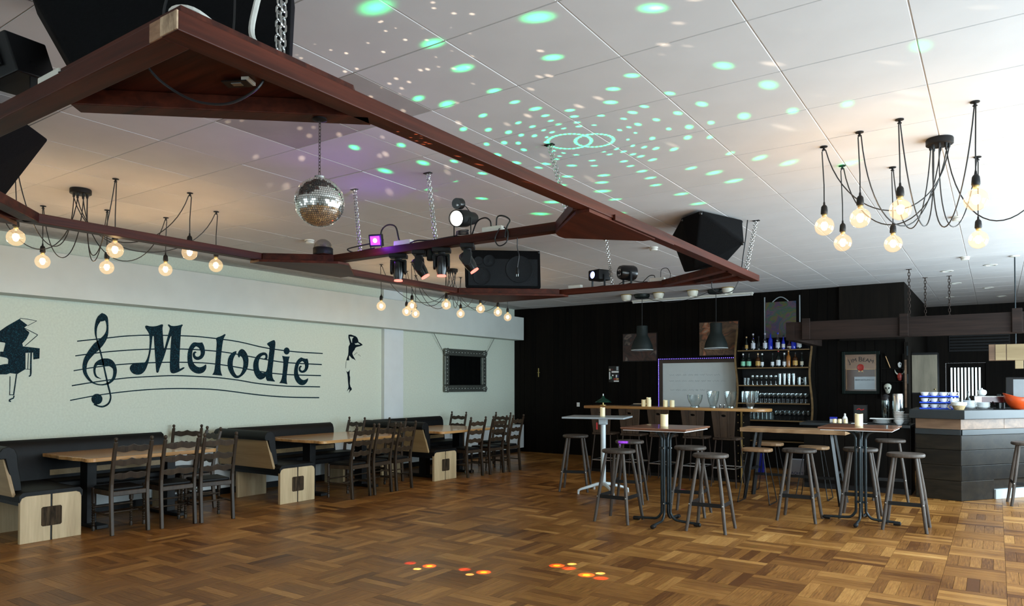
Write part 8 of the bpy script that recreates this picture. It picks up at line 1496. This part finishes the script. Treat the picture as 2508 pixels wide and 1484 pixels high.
G().lathe([(0.03, 0), (0.045, 0.008), (0.06, 0.035), (0.058, 0.055)], 22).obj('pot_body', 'porcelain', t, smooth=True); G().lathe([(0.06, 0.055), (0.05, 0.075), (0.015, 0.09), (0.008, 0.098), (0.010, 0.106), (0, 0.11)], 22).obj('lid', 'porcelain', t, smooth=True)
t = thing('coffee_machine', 'chrome coffee machine with dark red front behind the plates', 'coffee machine', (-0.10, 12.16, ZS), 0.25)
G().box(-0.20, 0.20, -0.14, 0.14, 0.08, 0.178).obj('chrome_body', 'steel', t, bevel=0.01); G().box(-0.11, 0.15, -0.146, -0.138, 0.085, 0.165).obj('red_front', 'dark_red', t, bevel=0.004)
for s in (-1, 1):
    for q in (-1, 1): G().lathe([(0.02, 0.0), (0.018, 0.08)], 12, (s*0.16, q*0.1, 0)).obj('foot', 'black_gloss', t, smooth=True)
G().tube([(0.02, -0.12, 0.10), (0.03, -0.22, 0.06)], 0.012, 8).obj('filter_handle', 'black_gloss', t, smooth=True)
t = thing('orange_bowl', 'large orange plastic scoop bowl at the right picture edge', 'bowl', (0.26, 11.90, ZS), 0)
n = 26; vs = []; fs = []; PR = [(0.05, 0.0), (0.10, 0.015), (0.15, 0.07), (0.19, 0.16)]
for i, (r, z) in enumerate(PR):
    for k in range(n):
        a = 2*PI*k/n; lift = (0.06*max(0, -math.cos(a)) if i == 3 else 0.02*max(0, -math.cos(a)) if i == 2 else 0); vs.append((r*math.cos(a), r*math.sin(a), z+lift))
for i in range(3):
    for k in range(n): fs.append((i*n+k, i*n+(k+1) % n, (i+1)*n+(k+1) % n, (i+1)*n+k))
fs.append(tuple(range(n-1, -1, -1)))
o = G().add(vs, fs).obj('bowl_shell', 'orange_plastic', t, smooth=True); sm = o.modifiers.new('thickness', 'SOLIDIFY'); sm.thickness = 0.006
G().lathe([(0.055, -0.0), (0.055, 0.006)], 20).obj('foot_ring', 'orange_plastic', t)
t = thing('till_monitor', 'grey screened till monitor at the right picture edge', 'monitor', (0.30, 12.22, ZS), -0.15)
G().box(-0.19, 0.25, -0.02, 0.03, 0.12, 0.44).obj('housing', 'black_gloss', t, bevel=0.008); G().box(-0.10, 0.22, -0.022, -0.02, 0.15, 0.41).obj('screen', 'laminate_grey', t); G().box(-0.03, 0.06, 0.0, 0.02, 0.0, 0.14).obj('stand', 'black_gloss', t); G().box(-0.10, 0.13, -0.06, 0.08, 0.0, 0.012).obj('base', 'black_gloss', t)
t = thing('card_reader', 'small grey speaker box left of the till monitor', 'device', (0.03, 12.35, ZS), 0)
G().prism([(-0.035, 0), (0.035, 0), (0.025, 0.20), (-0.025, 0.20)], -0.03, 0.03, 'xz').obj('body', 'pendant_enamel', t, bevel=0.006); G().lathe([(0.018, 0), (0.016, 0.004), (0, 0.002)], 14, (0, -0.03, 0.13), (0, -1, 0)).obj('cone', 'laminate_grey', t)
for k, (x, lab) in enumerate(((-0.45, 'dark slim oil bottle before the barred door, left'), (-0.33, 'dark slim oil bottle before the barred door, right'))):
    t = thing('oil_bottle', lab, 'bottle', (x, 11.80, ZS), 0, 'oil bottles'); G().lathe([(0.03, 0), (0.032, 0.01), (0.032, 0.13), (0.012, 0.17), (0.011, 0.22)], 14).obj('glass_body', 'glass_dark', t, smooth=True); G().lathe([(0.013, 0.215), (0.013, 0.245), (0, 0.247)], 10).obj('cap', 'ink_black', t)

# ================================================================== HANGING TIMBER CANOPY OVER THE COUNTER
bm_ = thing('beam_canopy', 'dark timber canopy beam hanging on chains over the counter', 'beam', (0, 0, 0), 0)
G().box(-2.38, 2.3, 11.20, 11.30, 2.20, 2.475).obj('front_beam', 'beam_wood', bm_, bevel=0.004)
G().box(-2.62, -2.50, 11.20, 13.25, 2.20, 2.475).obj('side_beam', 'beam_wood', bm_, bevel=0.004)
G().box(-2.50, -2.38, 11.22, 11.30, 2.20, 2.475).obj('corner_block', 'beam_wood', bm_)
G().box(-2.50, 2.3, 12.02, 12.12, 2.38, 2.50).obj('rear_beam', 'beam_wood', bm_)
G().box(-2.50, 2.3, 13.12, 13.22, 2.38, 2.50).obj('rear_beam', 'beam_wood', bm_)
for x in (-2.33, -1.05, 0.23, 1.5): G().box(x-0.055, x+0.055, 11.165, 11.20, 2.21, 2.52).obj('clamp', 'beam_wood', bm_, bevel=0.004)
for (x, y, z1, lab) in ((-1.06, 12.07, 2.50, 'rusty chain nearest the dark boxing above the counter'), (-0.93, 13.17, 2.50, 'rusty chain second above the counter'), (-0.60, 13.17, 2.50, 'rusty chain at the rear of the counter canopy')):
    chain((x, y, TOPZ), (x, y, z1), lab, 0.045, 0.030, 0.005, 1, 'iron', hook='iron', grp='chains of the counter canopy', name='rusty_chain')
t = thing('rod_hanger', 'thin steel rod hanging from the ceiling at the right edge', 'rod', (0.22, 11.6, TOPZ), 0)
G().tube([(0, 0, 0), (0, 0, -1.15)], 0.008, 8).obj('rod', 'pedestal_steel', t); G().lathe([(0.06, 0.005), (0.055, -0.01), (0, -0.012)], 16).obj('ceiling_rose', 'white_plastic', t)
# veneer box lamp
t = thing('box_lamp', 'veneer box lamp with pale panels hanging under the beam', 'lamp', (0.42, 11.60, 1.86), 0)
G().box(-0.50, 0.5, -0.02, 0.16, 0.0, 0.22).obj('carcass', 'counter_band', t, bevel=0.003)
for (a, b) in ((-0.425, -0.31), (-0.30, 0.5)): G().box(a, b, -0.028, -0.018, 0.003, 0.217).obj('panel', 'lamp_veneer', t, bevel=0.002)
G().box(-0.21, -0.12, -0.03, 0.10, -0.11, 0.0).obj('lower_block', 'lamp_veneer', t, bevel=0.003)
G().tube([(-0.20, 0.06, 0.22), (-0.20, 0.06, 0.36)], 0.008, 8).obj('hanger', 'pedestal_steel', t)

# ================================================================== KITCHEN BEHIND
t = thing('kitchen_cupboard', 'tall dark kitchen cupboard with a pale wooden door', 'cupboard', (-1.05, 14.72, 0), 0)
G().box(-0.20, 0.20, -0.18, 0.25, 0.0, 2.10).obj('carcass', 'black_paint', t)
G().box(-0.195, 0.195, -0.20, -0.18, 1.39, 2.06).obj('door', 'beige_board', t, bevel=0.003); G().box(-0.195, 0.195, -0.20, -0.18, 0.08, 1.37).obj('door', 'kitchen_wood', t, bevel=0.003)
G().lathe([(0.008, 0), (0.012, 0.015), (0, 0.02)], 10, (0.16, -0.20, 1.45), (0, -1, 0)).obj('knob', 'brass', t)
t = thing('passage_post', 'pale worn wooden door jamb at the end of the back wall', 'post', (-1.24, YB-0.03, 0.0), 0)
G().box(-0.03, 0.03, -0.03, 0.03, 0.0, 2.25).obj('jamb', 'kitchen_wood', t); G().box(-0.028, 0.004, -0.034, -0.03, 1.15, 1.95).obj('worn_face', 'counter_band', t)
for z in (1.55, 2.02): G().box(0.006, 0.026, -0.034, -0.03, z, z+0.16).obj('hinge', 'pedestal_steel', t)
t = thing('vent_panel', 'dark louvred vent panel above the barred door', 'vent', (-0.3, YK-0.03, 2.25), 0)
G().box(-0.55, 0.55, 0, 0.028, 0, 0.5).obj('backing', 'black_paint', t)
for k in range(7): G().box(-0.53, 0.53, -0.02, 0.0, 0.04+0.065*k, 0.06+0.065*k).obj('louvre', 'kitchen_wood', t)
